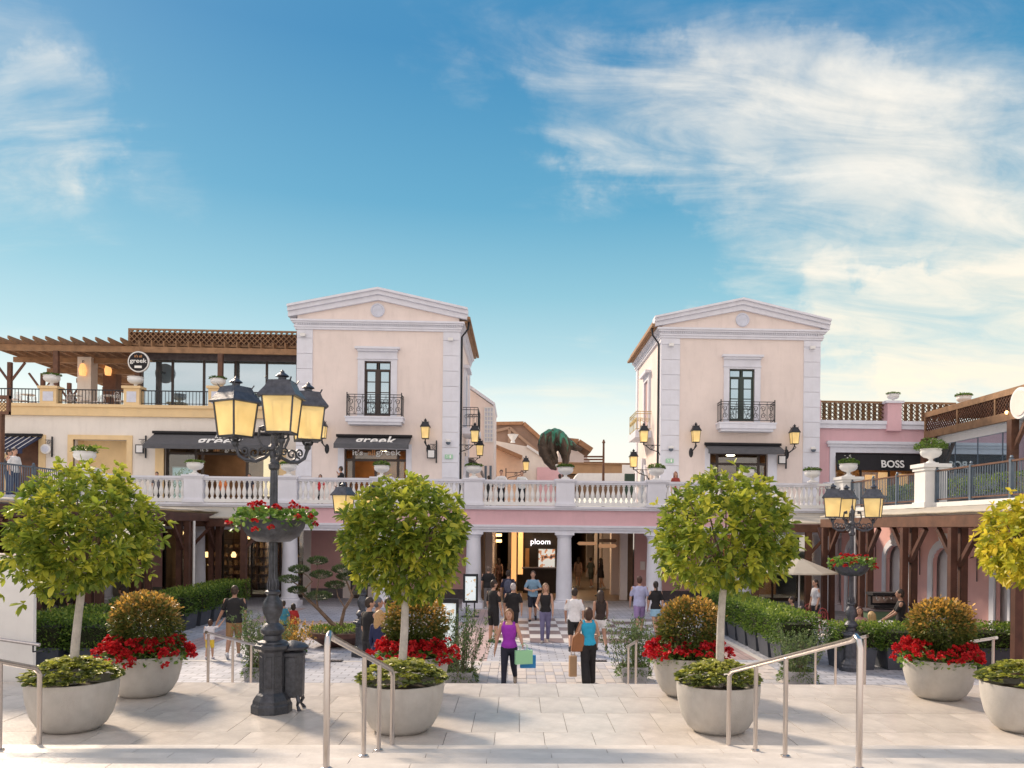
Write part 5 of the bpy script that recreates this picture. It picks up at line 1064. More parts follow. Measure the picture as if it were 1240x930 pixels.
pa, pb = XZ(594, 538.5, Y), XZ(632, 554.5, Y); MB().bar((pa[0], Y+3.6, pa[1]), (pb[0], Y+3.6, pb[1]), 8.6, .22).build('roof', M['tile'], t, world=True); MB().path([(XZ(600, 548, Y-.3)[0], Y-.3, XZ(600, 548, Y-.3)[1]), (XZ(600.5, 600, Y-.3)[0], Y-.3, 4.3)], .06).build('downpipe', M['iron'], t, world=True)
Y = 62; t = far_thing('street_house', 'white house with stepped sloping parapet and roof urn in the street gap', 'building', Y, 630)
MB().prism_y([(XZ(596, 600, Y)[0], 4.28), (XZ(680, 600, Y)[0], 4.28), XZ(676, 566, Y), XZ(640, 541, Y), XZ(596, 533, Y)], Y, Y+5).build('wall', M['cream2'], t, world=True)
pa, pb = XZ(676, 565, Y), XZ(638, 540, Y); MB().bar((pa[0], Y+2.4, pa[1]), (pb[0], Y+2.4, pb[1]), 5.2, .18).build('coping', M['white'], t, world=True)
MB().box(XZ(650, 600, Y-.1)[0], XZ(680, 600, Y)[0], Y-.14, Y-.02, 4.28, XZ(650, 566, Y)[1]).build('pink_panel', M['pink'], t, world=True)
x, z = XZ(621, 536, Y+1); MB().lathe([(.2, 0), (.12, .15), (.35, .5), (.42, .62), (.3, .64)], 12, (x, Y+1, z)).build('roof_urn', M['white'], t, world=True)
Y = 78; t = far_thing('roof_hall', 'large brown hipped roof rising behind the street houses', 'building', Y, 625)
m_ = MB().prism_y(poly_px([(596, 560), (596, 513.5), (634, 513), (668, 543), (672, 566)], Y), Y, Y+9); m_.build('roof', mat('brown_hip_roof', (.30, .20, .15), .85, var=.15, scale=.6, bump=.4, bscale=6), t, world=True)  # plain brown roof colour
pa, pb = XZ(596, 513, Y-.1), XZ(634, 512.5, Y-.1); pc = XZ(669, 544, Y-.1); MB().bar((pa[0], Y-.1, pa[1]), (pb[0], Y-.1, pb[1]), .4, .3).bar((pb[0], Y-.1, pb[1]), (pc[0], Y-.1, pc[1]), .4, .35).build('ridge', M['tile'], t, world=True)
xx, zz_ = XZ(618, 519, Y-.2); m_ = MB(); 
for a, b in (((600, 522), (617, 518)), ((617, 518), (652, 548)), ((617, 518), (617, 536)), ((640, 538), (640, 552))):
    A, B_ = XZ(*a, Y-.15), XZ(*b, Y-.15); m_.bar((A[0], Y-.15, A[1]), (B_[0], Y-.15, B_[1]), .3, .25)
m_.build('truss', mat('roof_edge_timber', (.36, .24, .17), .8), t, world=True); MB().prism_y([(XZ(598, 600, Y+.4)[0], 4.28), (XZ(672, 600, Y+.4)[0], 4.28), XZ(672, 562, Y+.4), XZ(598, 562, Y+.4)], Y+.4, Y+8).build('wall', M['browning'], t, world=True)
Y = 84; t = far_thing('street_house', 'far cream house with brown tiled hip roof right of the bronze sculpture', 'building', Y, 700)
MB().prism_y(poly_px([(676, 600), (714, 600), (714, 557), (708, 552), (692, 541), (676, 541)], Y), Y, Y+8).build('wall', M['cream'], t, world=True)
m_ = MB()
for a, b in (((684, 534), (700, 535.5)), ((700, 535.5), (716, 546))):
    A, B_ = XZ(*a, Y), XZ(*b, Y); m_.bar((A[0], Y+3.6, A[1]), (B_[0], Y+3.6, B_[1]), 9, .5)
m_.build('roof', M['tile'], t, world=True)
Y = 80; m_ = MB()
for py in (553, 556.5, 560):
    A = XZ(707, py, Y); B_ = XZ(731, py, Y); m_.bar((A[0], Y, A[1]), (B_[0], Y, B_[1]), .15, .16)
m_.build('balcony_rails', M['wood'], t, world=True)
Y = 72; t = far_thing('market_hall', 'long low hall with brown roof and white canopy closing the street', 'building', Y, 710)
MB().prism_y(poly_px([(632, 600), (780, 600), (780, 575), (632, 575)], Y+.5), Y+.5, Y+6).build('wall', M['browning'], t, world=True)
MB().prism_y(poly_px([(640, 573.5), (783, 574), (783, 562), (640, 560)], Y), Y, Y+7).build('roof', mat('brown_roof_band', (.36, .22, .12), .8, var=.15, scale=1), t, world=True); MB().prism_y(poly_px([(640, 561), (783, 563), (783, 561), (640, 559)], Y-.2), Y-.2, Y+.2).build('roof_edge', M['wooddeck'], t, world=True)
Y = 66; t = far_thing('white_canopy', 'white flat canopy in front of the brown roofed hall', 'canopy', Y, 720)
MB().prism_y(poly_px([(693, 583), (768, 583), (768, 573), (700, 573)], Y), Y, Y+3).build('canopy_top', M['white'], t, world=True)
for px in (700, 730, 762): x = XZ(px, 590, Y)[0]; MB().box(x-.06, x+.06, Y+.1, Y+.2, 4.28, XZ(px, 582, Y)[1]).build('post', M['iron'], t, world=True)
x, z = XZ(731, 537, 46); t = thing('flag_pole', 'slim dark pole rising above the balustrade right of the sculpture', 'pole', (x, 46, 4.28)); MB().path([(0, 0, 0), (0, 0, z-4.28)], [.09, .055], 8).lathe([(.055, 0), (.10, .05), (.03, .22)], 10, (0, 0, z-4.28)).build('pole', M['wood'], t); MB().lathe([(.2, 0), (.2, .08), (.09, .2)], 12).build('base', M['iron'], t)
x, z = XZ(765, 568, 60); t = thing('hanging_board', 'pale grey name board with dark awning below it beside the right tower arch', 'sign', (x, 60, z)); MB().box(-.7, .7, -.05, .05, -.3, .3).build('board', M['white'], t); MB().box(-.5, .8, -.1, .3, -1.9, -.35).build('dark_awning', mat('dark_green_awning', (.03, .06, .045), .8), t)
x2 = XZ(775, 590, 62)[0]; t = far_thing('street_house', 'dim street wall behind the right tower arch', 'building', 62, 790); MB().box(x2, x2+9, 62, 66, 4.28, 7.2).build('wall', M['cream'], t, world=True)
# people's street behind the balustrade keeps a bright floor; bronze sculpture
cx_, cz_ = XZ(683, 583, 44); t = thing('bronze_sculpture', 'large patinated bronze sculpture, dark lobed form with green streaks tapering to a slim foot', 'sculpture', (cx_, 44, 4.28))
k = 1000/44
outl = [(683, 583), (683, 572), (680, 566), (668, 571), (656, 560), (646, 543), (648, 530), (660, 521), (676, 519), (690, 527), (700, 540), (704, 545), (696, 551), (690, 556), (685, 565)]
def chain(data, sy, dy, n=20):
    pts = []; rs_ = []
    for px, py, r_ in data:
        q = XZ(px, py, 44); pts.append((q[0]-cx_, dy, q[1]-4.28)); rs_.append(r_/k)
    m_.path(pts, rs_, n, sy)
m_ = MB()
chain([(684, 592, 3.0), (684, 584, 3.0), (683.5, 576, 3.6), (684, 568, 5), (685, 560, 7.5), (685, 551, 11), (683, 542, 15), (679, 533, 17), (674, 525, 14), (671, 520.5, 7), (670, 519, 2)], .55, 0)
chain([(674, 569, 2), (670, 566.5, 6), (664, 559, 9), (659, 549, 11), (657, 539, 11.5), (660, 530, 11), (667, 524, 8), (674, 521, 3)], .6, -.15, 18)
chain([(667, 530, 10), (668, 542, 11), (671, 553, 8), (674, 562, 4)], .5, -.05, 14)
chain([(672, 530, 10), (682, 533, 12), (692, 539, 9), (699, 543, 5.5), (705, 544, 1.5)], .6, .05, 14)
so = m_.build('bronze_form', M['bronze'], t, smooth=True); rm = so.modifiers.new('remesh', 'REMESH'); rm.mode = 'VOXEL'; rm.voxel_size = .05; rm.use_smooth_shade = True
dt = bpy.data.textures.new('bronze_relief', 'CLOUDS'); dt.noise_scale = .35; dm = so.modifiers.new('relief', 'DISPLACE'); dm.texture = dt; dm.strength = .12
MB().box(-.5, .5, -.35, .35, 0, .12).build('plinth', M['plinth'], t)

for x_, y_, z_, lab in (((tL.location.x), TY+1.9, 7.3, 'round light added to brighten the left tower shop'), (X_(270), WY+2.0, 7.45, 'round light added to brighten the grey awning shop'), (X_(1065), WY+2.0, 7.6, 'round light added to brighten the right pink front shop'), (tR.location.x, TY+1.9, 7.3, 'round light added to brighten the right tower shop')):
    fill_light(x_, y_, z_, lab, .22)

m_, vl, va, vb, vz0, vz1, Yv = LATLEFT; m_ = MB(); lattice(m_, (va, Yv, vz0+.12), (1, 0, 0), (0, 0, 1), vb-va-.1, vz1-vz0-.26, .14, .035); tag(m_.build('lattice', M['wooddeck'], vl, world=True), kind='stuff')
# ================================================================== GROUND LEVEL PERGOLAS
def ground_pergola(X, ys, side):
    s = 1 if side == 'right' else -1; ex = 13.4 if s > 0 else -17.1
    t = thing('ground_pergola', 'dark wooden pergola with cream canopy along the %s cafe' % side, 'pergola', (X, ys[0], 0))
    MB().box(X-.12, X+.12, ys[-1]-.6, ys[0]+.5, 3.50, 3.80).build('long_beam', M['wood' if s > 0 else 'wooddk'], t, world=True)
    for y in ys:
        for dx in (-.14, .14): MB().box(X+dx-.09, X+dx+.09, y-.09, y+.09, 0, 3.48).build('post', M['wooddk'], t, world=True)
        MB().bar((X, y-.1, 2.5), (X, y-1.0, 3.45), .12).bar((X, y+.1, 2.5), (X, y+1.0, 3.45), .12).build('brace', M['wooddk'], t, world=True)
        MB().box(min(X, ex), max(X, ex), y-.07, y+.07, 3.50, 3.75).build('cross_beam', M['wooddk'], t, world=True)
    # folded fabric canopy sloping from the terrace edge to the beam
    m_ = MB(); n = 34; y0, y1 = ys[-1]-.6, ys[0]+.5; vs = []; 
    nx = 8
    for i in range(n+1):
        for j in range(nx+1):
            f = j/nx; x = X-s*.15+(ex-s*.1-X+s*.15)*f; z = 3.90+.22*f+.05*math.sin(f*PI*2.0*2.5)+random.uniform(-.012, .012); vs.append((x, y0+(y1-y0)*i/n, z))
    fs = [(i*(nx+1)+j, i*(nx+1)+j+1, (i+1)*(nx+1)+j+1, (i+1)*(nx+1)+j) for i in range(n) for j in range(nx)]
    m_.add(vs, fs); cv = m_.build('canopy_cloth', M['canvas'], t, smooth=True, world=True); sm = cv.modifiers.new('thick', 'SOLIDIFY'); sm.thickness = .03
    # white downpipe on one post
    y = ys[1]; MB().path([(X-s*.30, y+.2, 0), (X-s*.30, y+.2, 3.5)], .045, 8).build('downpipe', M['white'], t, world=True)
    return t
ground_pergola(11.5, [30.2, 26.9, 23.9, 21.2, 18.4], 'right')
ground_pergola(-11.5, [32.2, 29.3, 26.2, 23.0, 20.0, 17.2], 'left') if False else None
gl_ = ground_pergola(-12.0, [33.2, 30.1, 27.0, 23.9, 20.8, 17.8], 'left')
# front pergola bay parallel to the arcade, left and right
def front_pergola(x0, x1, y, lab, m, nx):
    t = thing('front_pergola', lab, 'pergola', (x0, y, 0)); MB().box(x0, x1, y-.12, y+.12, 3.3, 3.58).build('beam', M[m], t, world=True)
    for i in range(nx):
        x = x0+(x1-x0)*i/(nx-1) if nx > 1 else x0; MB().box(x-.11, x+.11, y-.1, y+.1, 0, 3.3).build('post', M[m], t, world=True); MB().bar((x, y, 2.4), (x+.8, y, 3.28), .1).build('brace', M[m], t, world=True)
    m_ = MB(); m_.prism_x([(y-.15, 3.62), (y-.15, 3.68), (FY, 4.12), (FY, 4.06)], x0, x1); m_.build('canopy_cloth', M['canvas'], t, world=True)
front_pergola(9.2, 13.3, 31.6, 'short timber pergola bay between right arcade end and side pergola', 'wood', 3)
front_pergola(-16.9, -10.6, 32.4, 'dark timber pergola bay in front of the left arcade shop', 'wooddk', 4)
# ================================================================== WHITE FLANK WALL left with wall rail
fx = GP(46, 823, LZ)[0]
t = thing('screen_wall', 'plain white upright screen panel at the left edge of the landing', 'panel', (fx, 13.35, 0))
zt = XZ(30, 674, 13.4)[1]
MB().prism_y([(-16, 0), (fx, 0), (fx, zt-.02), (-16, zt+.25)], 13.35, 13.43).build('wall_body', M['white'], t, world=True); MB().prism_y([(-16, zt+.25), (fx+.03, zt-.02), (fx+.03, zt+.03), (-16, zt+.30)], 13.33, 13.45).build('coping', M['cream'], t, world=True)
t = thing('wall_handrail', 'steel handrail fixed to the white screen panel', 'handrail', (fx, 13.0, LZ))
a = XZ(-30, 770, 13.1); b = XZ(48, 781, 13.1); MB().path([(a[0], 13.1, a[1]), (b[0], 13.1, b[1])], .028, 10).build('rail', M['steel'], t, world=True); c = XZ(40, 783, 13.1); MB().path([(c[0], 13.1, c[1]+.02), (c[0], 13.1, c[1]-.08), (c[0], 13.35, c[1]-.1)], .012, 6).build('bracket', M['iron'], t, world=True)
# ================================================================== HANDRAILS
def stair_z(y):                      # tread height of the upper flight
    if y >= Y0: return LZ
    return LZ+min(NS, math.floor((Y0-y)/TD)+1)*RH
def handrail(X, lab, ys, lower=False, r=.026, hook=True):
    X0_, X1_ = X if isinstance(X, tuple) else (X, X); X = X0_
    def XX(y): return X0_+(X1_-X0_)*(y-ys[0])/(ys[-1]-ys[0])
    t = thing('stair_handrail', lab, 'handrail', (X, ys[0], 0))
    rh = .80
    def railz(y):
        return (2.507-(y-6.5)*.281) if not lower else (LZ+rh-(y-Y1)*.225)
    pts = []
    ya, yb = ys[0], ys[-1]
    if hook:
        pts = [(X, ya, stair_z(ya)), (X, ya, railz(ya)-.09), (X, ya+.02, railz(ya)-.03), (X, ya+.08, railz(ya)-.005), (X, ya+.14, railz(ya+.14))]
    else: pts = [(X, ya-.1, railz(ya-.1))]
    pts += [(XX(yb-.1), yb-.1, railz(yb-.1)), (XX(yb), yb-.03, railz(yb)-.02), (XX(yb), yb, railz(yb)-.06)]
    if not lower: pts += [(XX(yb), yb, stair_z(yb+.01))]
    if lower: pts = [(X, ya-.1, railz(ya-.1)), (X, yb+.2, railz(yb+.2))]
    MB().path(pts, r, 12).build('rail', M['steel'], t, smooth=True, world=True)
    for y in (ys[1:-1] if not lower else ys):
        g = stair_z(y) if not lower else max(0, LZ-.1417*math.ceil((y-Y1)/.38+.001)) if y > Y1 else LZ
        p = MB().path([(XX(y), y, g), (XX(y), y, railz(y)-r*.6)], r*.86, 10); p.build('post', M['steel'], t, smooth=True, world=True)
        MB().lathe([(.045, 0), (.045, .012), (.03, .02)], 12, (XX(y), y, g)).build('foot_plate', M['steel'], t, world=True)
    y = ys[0]; 
    if not lower: MB().lathe([(.05, 0), (.05, .012), (.03, .025)], 12, (X, y, stair_z(y))).build('foot_plate', M['steel'], t, world=True)
    return t
handrail((-1.476, -1.35), 'long steel handrail with bent top down the near steps left of centre', [6.5, 7.75, 8.40, 9.08])
handrail((2.74, 2.36), 'long steel handrail with bent top down the near steps right of centre', [6.5, 7.75, 8.40, 9.08])
handrail(-5.13, 'steel handrail on the near steps at the left picture edge', [6.5, 7.75, 8.40, 9.08])
handrail(8.3, 'steel handrail on the near steps beyond the right planter', [6.5, 7.75, 8.40, 9.08]) if False else None
handrail(-4.95, 'steel handrail of the lower steps beside the lamp post', [13.45, 14.6, 15.6], lower=True)
handrail(5.75, 'steel handrail of the lower steps behind the right bent rail', [13.45, 14.7, 15.7], lower=True)
handrail(2.12, 'short steel handrail of the lower steps left of the red flowers in the centre', [14.6, 15.6], lower=True)
handrail(8.0, 'steel handrail of the lower steps at the right picture edge', [13.6, 14.8, 15.8], lower=True)
# ================================================================== BOWL PLANTERS, TREES, SHRUBS
bowl = MB().lathe([(.22, 0), (.30, .005), (.38, .07), (.455, .20), (.50, .38), (.515, .52), (.515, .60), (.485, .60), (.48, .50), (.3, .46)], 40, cap=False)
bowl_m = bowl.mesh('bowl', True); bowl_m.materials.append(M['concrete'])
soil_m = MB().lathe([(.482, .48), (.3, .53), (.02, .55)], 24).mesh('soil', True); soil_m.materials.append(M['soil'])
def leaves_low(seed):
    n = 380; c = rng.uniform(-.5, .5, (n, 2)); r_ = np.linalg.norm(c, axis=1); k = r_ < .52; c = c[k]; r_ = r_[k]; pts = []; ds = []; tn = []
    for (x, y), r1 in zip(c, r_):
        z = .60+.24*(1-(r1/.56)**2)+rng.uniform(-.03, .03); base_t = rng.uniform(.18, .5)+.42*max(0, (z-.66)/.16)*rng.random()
        for q in range(7):
            a = 2*PI*q/7+rng.uniform(-.3, .3); pts.append((x, y, z)); ds.append((math.cos(a)+x*.9, math.sin(a)+y*.9, rng.uniform(.15, .6))); tn.append(base_t+rng.uniform(-.1, .15)+(.3 if rng.random() < .12 else 0))
    return leaf_mesh('foliage', np.array(pts), np.array(ds), rng.uniform(.06, .10, len(pts)), np.array(tn), M['leaf_low'], .45, .15)
low_ms = [leaves_low(i) for i in range(2)]
lf_single = []
for nm, mm in (('leaf', M['leaf_tree']), ('leaf', M['leaf_sunlit'])):
    L_ = []
    for tone in (.25, .45, .6, .8, .95):
        me = leaf_mesh('leaf', np.array([[0., 0, 0]]), np.array([[1., 0, 0]]), np.array([.145]), np.array([tone]), mm, .42, .12, 5.0); L_.append(me)
    lf_single.append(L_)
def tree(px, py_base, lab_t, lab_b, crown_px, gold, seed, lean=0.0, nros=1150, dz=0.0):
    """planter on the landing with a standard tree; crown_px = (cx, cy, rx, rz) in picture pixels"""
    bx, by = GP(px, py_base, LZ); by += .26; bx = XZ(px, 600, by)[0]
    k = 1000/by
    b = thing('bowl_planter', lab_b, 'planter', (bx, by, LZ)); inst('bowl', bowl_m, b, rot=(0, 0, seed*2.2)); inst('soil', soil_m, b)
    inst('low_foliage', low_ms[seed % 2], b, rot=(0, 0, seed*1.3))['kind'] = 'stuff'
    t = thing('standard_tree', lab_t, 'tree', (bx, by, LZ+.5))
    cx, cz = XZ(crown_px[0], crown_px[1], by); rx, rz = crown_px[2]/k, crown_px[3]/k
    c = np.array([cx-bx, 0, cz-LZ-.5])
    tr_top = np.array([c[0]*.9, 0, c[2]-rz*.35]); pts = [(0, 0, -.05)]
    for i in range(1, 7):
        f = i/6; pts.append((tr_top[0]*f+.015*math.sin(f*5+seed), .012*math.sin(f*4), tr_top[2]*f))
    MB().path(pts, [.058, .052, .050, .047, .045, .043, .035], 14).build('trunk', M['bark'], t, smooth=True)
    br = MB(); rs_ = random.Random(seed)
    for i in range(17):
        a = 2*PI*i/17+rs_.uniform(-.2, .2); e = rs_.uniform(-.3, 1.1); r1 = rs_.uniform(.55, .85); p1 = Vector((tr_top[0], 0, tr_top[2]-rz*.15)); p3 = Vector((c[0]+rx*r1*math.cos(a)*math.cos(e), rx*r1*math.sin(a)*math.cos(e), c[2]+rz*r1*math.sin(e)))
        p2 = p1.lerp(p3, .5)+Vector((0, 0, -.08)); br.path([p1, p2, p3], [.02, .013, .006], 6)
    tag(br.build('branches', M['barkbr'], t, smooth=True), kind='stuff')
    v = unit(nros); rad = .95*(.42+.58*rng.random(nros)**.5)*lump(v, seed, .44)
    # shoots that stick out of the outline
    sh_ = rng.random(nros) < .09; rad[sh_] *= rng.uniform(1.06, 1.22, sh_.sum())
    sq = 1/np.maximum(np.abs(v).max(1), .01); blend = .80+.20*sq/1.3
    P_ = v*(rad*blend)[:, None]*np.array([rx, rx, rz])+c; P_[:, 2] = np.where(v[:, 2] < -.2, c[2]+(P_[:, 2]-c[2])*.88, P_[:, 2])
    axis = v+rng.normal(0, .35, v.shape); axis[:, 2] += .30; axis /= np.linalg.norm(axis, axis=1, keepdims=True)
    pts = []; ds = []; tn = []; sz = []; singles = []
    order = np.argsort(P_[:, 1]-.25*rad)      # nearest first
    near = set(order[:42].tolist())
    for i in range(nros):
        ax = Vector(axis[i]); u = ax.orthogonal().normalized(); w_ = ax.cross(u); ph = rng.uniform(0, 6.28); nl = rng.integers(5, 9)
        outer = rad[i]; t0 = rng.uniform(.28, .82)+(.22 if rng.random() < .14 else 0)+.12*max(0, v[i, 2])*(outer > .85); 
        for q in range(nl):
            a = ph+2*PI*q/nl+rng.uniform(-.15, .15); sp = rng.uniform(.75, 1.35) if q % 3 else rng.uniform(.35, .7); d = ax*math.cos(sp)+(u*math.cos(a)+w_*math.sin(a))*math.sin(sp); d.z -= .12
            tt = min(1, max(0, t0+rng.uniform(-.10, .14)+(.35 if rng.random() < .008 else 0)))
            if i in near: singles.append((P_[i], d, tt)); continue
            pts.append(P_[i]); ds.append(d[:]); tn.append(tt); sz.append(rng.choice([.055, .08, .10, .13])*rng.uniform(.85, 1.1))
    me = leaf_mesh('crown', np.array(pts), np.array(ds), np.array(sz), np.array(tn), M['leaf_sunlit'] if gold else M['leaf_tree'], .42, .12)
    cr_ = inst('crown', me, t); cr_['kind'] = 'stuff'
    for P1, d, tt in singles[:300]:
        me = lf_single[1 if gold else 0][int(np.argmin([abs(tt-q) for q in (.25, .45, .6, .8, .95)]))]
        q = d.to_track_quat('X', 'Z'); o = inst('leaf', me, cr_, P1, q.to_euler()); s_ = rng.uniform(.8, 1.15); o.scale = (s_, s_, s_)
    return t
tree(90, 889, 'round green tree with whitewashed trunk at the far left of the landing', 'grey bowl planter under the leftmost tree with yellow green foliage', (103, 645, 87, 80), False, 3)
tree(489, 891, 'round green tree with whitewashed trunk left of the walkway behind the bent handrail', 'grey bowl planter under the tree left of the walkway', (491, 654, 88, 80), False, 5)
tree(872, 891, 'broad green tree with whitewashed trunk right of the walkway', 'grey bowl planter under the tree right of the walkway', (880, 648, 92, 84), False, 8)
tree(1243, 890, 'tree with golden light in its leaf colour, cut off by the right picture edge', 'pale bowl planter under the golden lit tree at the right picture edge', (1272, 655, 82, 72), True, 11)
def bush_mesh(seed, n=5200, r=.46):
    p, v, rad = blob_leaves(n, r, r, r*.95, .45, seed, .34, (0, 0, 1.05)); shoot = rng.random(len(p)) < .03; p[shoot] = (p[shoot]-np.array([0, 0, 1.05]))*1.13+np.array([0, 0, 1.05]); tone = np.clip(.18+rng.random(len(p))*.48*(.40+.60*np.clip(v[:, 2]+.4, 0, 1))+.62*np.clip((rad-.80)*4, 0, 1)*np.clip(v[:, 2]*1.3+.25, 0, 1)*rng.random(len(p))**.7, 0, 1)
    d = v+rng.normal(0, .5, v.shape); d[:, 2] += .2; return leaf_mesh('foliage', p, d, rng.uniform(.045, .078, len(p)), tone, M['leaf_bush'], .5, .1)
bush_ms = [bush_mesh(21), bush_mesh(22)]
def flower_head(mm, n=34, r=.045):
    v = unit(n); v[:, 2] = np.abs(v[:, 2]); p = v*r*.5; return leaf_mesh('flower_head', p, v+rng.normal(0, .5, v.shape), rng.uniform(.02, .036, n), rng.random(n), mm, .9, .1)
heads = [flower_head(M['petal']), flower_head(M['petal']), flower_head(M['petal_pink']), flower_head(M['petal'], 22, .035)]
skirt = []
for sd_ in (1, 2):
    n = 900; a = rng.uniform(0, 2*PI, n); rr_ = rng.uniform(.28, .56, n); z = .60+rng.uniform(-.05, .12, n)-np.clip(rr_-.46, 0, 1)*.9
    p = np.stack([rr_*np.cos(a), rr_*np.sin(a), z], 1); d = np.stack([np.cos(a), np.sin(a), rng.uniform(-.1, .9, n)], 1)+rng.normal(0, .4, (n, 3)); skirt.append(leaf_mesh('geranium_foliage', p, d, rng.uniform(.04, .07, n), rng.random(n), M['leaf_ger'], .9, .1))
bst = MB()
for i in range(9): a = i*.7; bst.path([(.04*math.cos(a), .04*math.sin(a), .45), (.1*math.cos(a), .1*math.sin(a), .75), (.3*math.cos(a), .3*math.sin(a), 1.1)], [.012, .01, .005], 5)
bst_m = bst.mesh('stems', True); bst_m.materials.append(M['barkbr'])
def shrub(px, py_base, lab_s, lab_b, seed, sc=1.0, pinkish=False):
    bx, by = GP(px, py_base, LZ); by += .26; bx = XZ(px, 600, by)[0]
    b = thing('bowl_planter', lab_b, 'planter', (bx, by, LZ), rz=seed); inst('bowl', bowl_m, b, rot=(0, 0, 0)); inst('soil', soil_m, b)
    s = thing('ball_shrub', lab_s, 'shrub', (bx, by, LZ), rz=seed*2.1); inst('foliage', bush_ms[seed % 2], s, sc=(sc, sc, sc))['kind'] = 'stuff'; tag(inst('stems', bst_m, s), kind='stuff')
    f = thing('red_geraniums', 'ring of red geraniums spilling over the '+lab_b.replace('bowl planter', 'bowl').replace('pale ', 'pale '), 'flowers', (bx, by, LZ), rz=seed); inst('geranium_foliage', skirt[seed % 2], f)['kind'] = 'stuff'
    for i in range(135):
        a = rng.uniform(0, 2*PI); r_ = rng.uniform(.34, .68); z = .74+rng.uniform(-.06, .12)-max(0, r_-.48)*1.0
        q = rng.choice([0, 1, 3, 2] if (pinkish and rng.random() < .6) else [0, 1, 3, 0]); inst('flower_head', heads[q], f, (r_*math.cos(a), r_*math.sin(a), z), (rng.uniform(-.5, .5), rng.uniform(-.5, .5), rng.uniform(0, 6)), (1.45,)*3)
shrub(177, 846, 'golden tipped ball shrub over red geraniums left of the lamp post', 'pale bowl planter left of the lamp post', 1)
shrub(503, 846, 'bronze green ball shrub behind the tree left of the walkway', 'pale bowl planter behind the tree left of the walkway', 2, .98)
shrub(834, 846, 'reddish ball shrub behind the tree right of the walkway', 'pale bowl planter behind the tree right of the walkway', 3, .98, True)
shrub(1139, 849, 'golden tipped ball shrub over red geraniums on the right of the landing', 'pale bowl planter on the right of the landing', 4, 1.0)
# square planters on the plaza beyond the steps
def square_planter(px, Y, wpx, top_px, kind, lab_b, lab_p, hpx):
    x, zt = XZ(px, top_px, Y); w_ = wpx/2/(1000/Y)
    b = thing('square_planter', lab_b, 'planter', (x, Y, 0)); MB().lathe([(w_*.88*1.414, 0), (w_*1.414, zt), (w_*.9*1.414, zt), (w_*.9*1.414, zt-.06)], 4, rot=PI/4).build('tub', M['boxgrey'], b); MB().box(-w_*.88, w_*.88, -w_*.88, w_*.88, zt-.1, zt-.07).build('soil', M['soil'], b)
    p_ = thing('potted_plant', lab_p, 'plant', (x, Y, zt-.07)); h = hpx/(1000/Y)
    n = 2600; c0 = rng.normal(0, w_*.55, (60, 2)); idx = rng.integers(0, 60, n); f = rng.random(n)**.8; hh = h*rng.uniform(.55, 1.0, 60)[idx]; lean = c0[idx]*f[:, None]*1.1
    P_ = np.stack([c0[idx, 0]+lean[:, 0], c0[idx, 1]+lean[:, 1], f*hh], 1)+rng.normal(0, .02, (n, 3)); d = rng.normal(0, .6, (n, 3)); d[:, 2] += .9
    inst('foliage', leaf_mesh('foliage', P_, d, rng.uniform(.05, .10, n), rng.random(n)*.8+(.25 if kind == 'gold' else 0), M['leaf_herb'] if kind != 'gold' else M['leaf_bush'], .28, .1), p_)['kind'] = 'stuff'
    st = MB()
    for i in range(0, 60, 2): st.path([(c0[i, 0], c0[i, 1], 0), (c0[i, 0]*1.6, c0[i, 1]*1.6, h*.7)], [.006, .003], 4)
    tag(st.build('stems', M['barkbr'], p_), kind='stuff')
    n = 900; a = rng.uniform(0, 2*PI, n); r_ = w_*rng.uniform(.7, 1.35, n); P_ = np.stack([r_*np.cos(a), r_*np.sin(a), .02-np.clip(r_-w_, 0, 1)*1.5+rng.uniform(-.05, .1, n)], 1); inst('trailing_leaves', leaf_mesh('trailing_leaves', P_, np.stack([np.cos(a), np.sin(a), rng.uniform(-1, .5, n)], 1), rng.uniform(.04, .07, n), rng.random(n)*.7, M['leaf_hedge'], .3, .2), p_)['kind'] = 'stuff'
square_planter(314, 18.2, 30, 806, 'herb', 'grey square tub partly hidden behind the lamp post', 'feathery green plant left of the lamp post', 72)
square_planter(767, 18.2, 32, 806, 'herb', 'grey square tub right of the walkway', 'tall leafy oleander right of the walkway', 66)
square_planter(966, 18.0, 36, 811, 'herb', 'grey square tub between tree and right bent handrail', 'feathery grey green plant behind the right handrail', 55)
square_planter(556, 18.0, 34, 812, 'herb', 'grey square tub partly hidden by the left red flowers', 'thin grey green sprays left of the walkway', 80)
square_planter(352, 21.0, 26, 782, 'gold', 'grey square tub behind the litter bin', 'yellow green bush behind the litter bin', 36)
# ================================================================== HEDGE BOXES
hb_m = MB().lathe([(.40*1.414, 0), (.46*1.414, .55), (.42*1.414, .55), (.42*1.414, .5)], 4, rot=PI/4).mesh('box'); hb_m.materials.append(M['anthracite'])
hm = []
for i in range(3):
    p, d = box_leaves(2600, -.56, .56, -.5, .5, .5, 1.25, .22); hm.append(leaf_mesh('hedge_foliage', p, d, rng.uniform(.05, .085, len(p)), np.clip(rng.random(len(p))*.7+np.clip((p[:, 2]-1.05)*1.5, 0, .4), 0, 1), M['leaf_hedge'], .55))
core_m = MB().box(-.4, .4, -.34, .34, .5, 1.08).mesh('dark_core'); core_m.materials.append(mat('hedge_inside', (.018, .022, .008), .95))  # near-black solid box stands in for the dark inside of the hedge
def hedge(x, y, lab, grp, i, rz=0, s=1.0, zs=0):
    t = thing('hedge_box', lab, 'hedge planter', (x, y, 0), rz, grp); inst('box', hb_m, t); inst('dark_core', core_m, t, (0, 0, zs), sc=(1, 1, s*.92)); inst('hedge_foliage', hm[i % 3], t, (0, 0, zs), sc=(1, 1, s))['kind'] = 'stuff'
ordn = ['first', 'second', 'third', 'fourth', 'fifth', 'sixth', 'seventh', 'eighth', 'ninth', 'tenth', 'eleventh', 'twelfth']
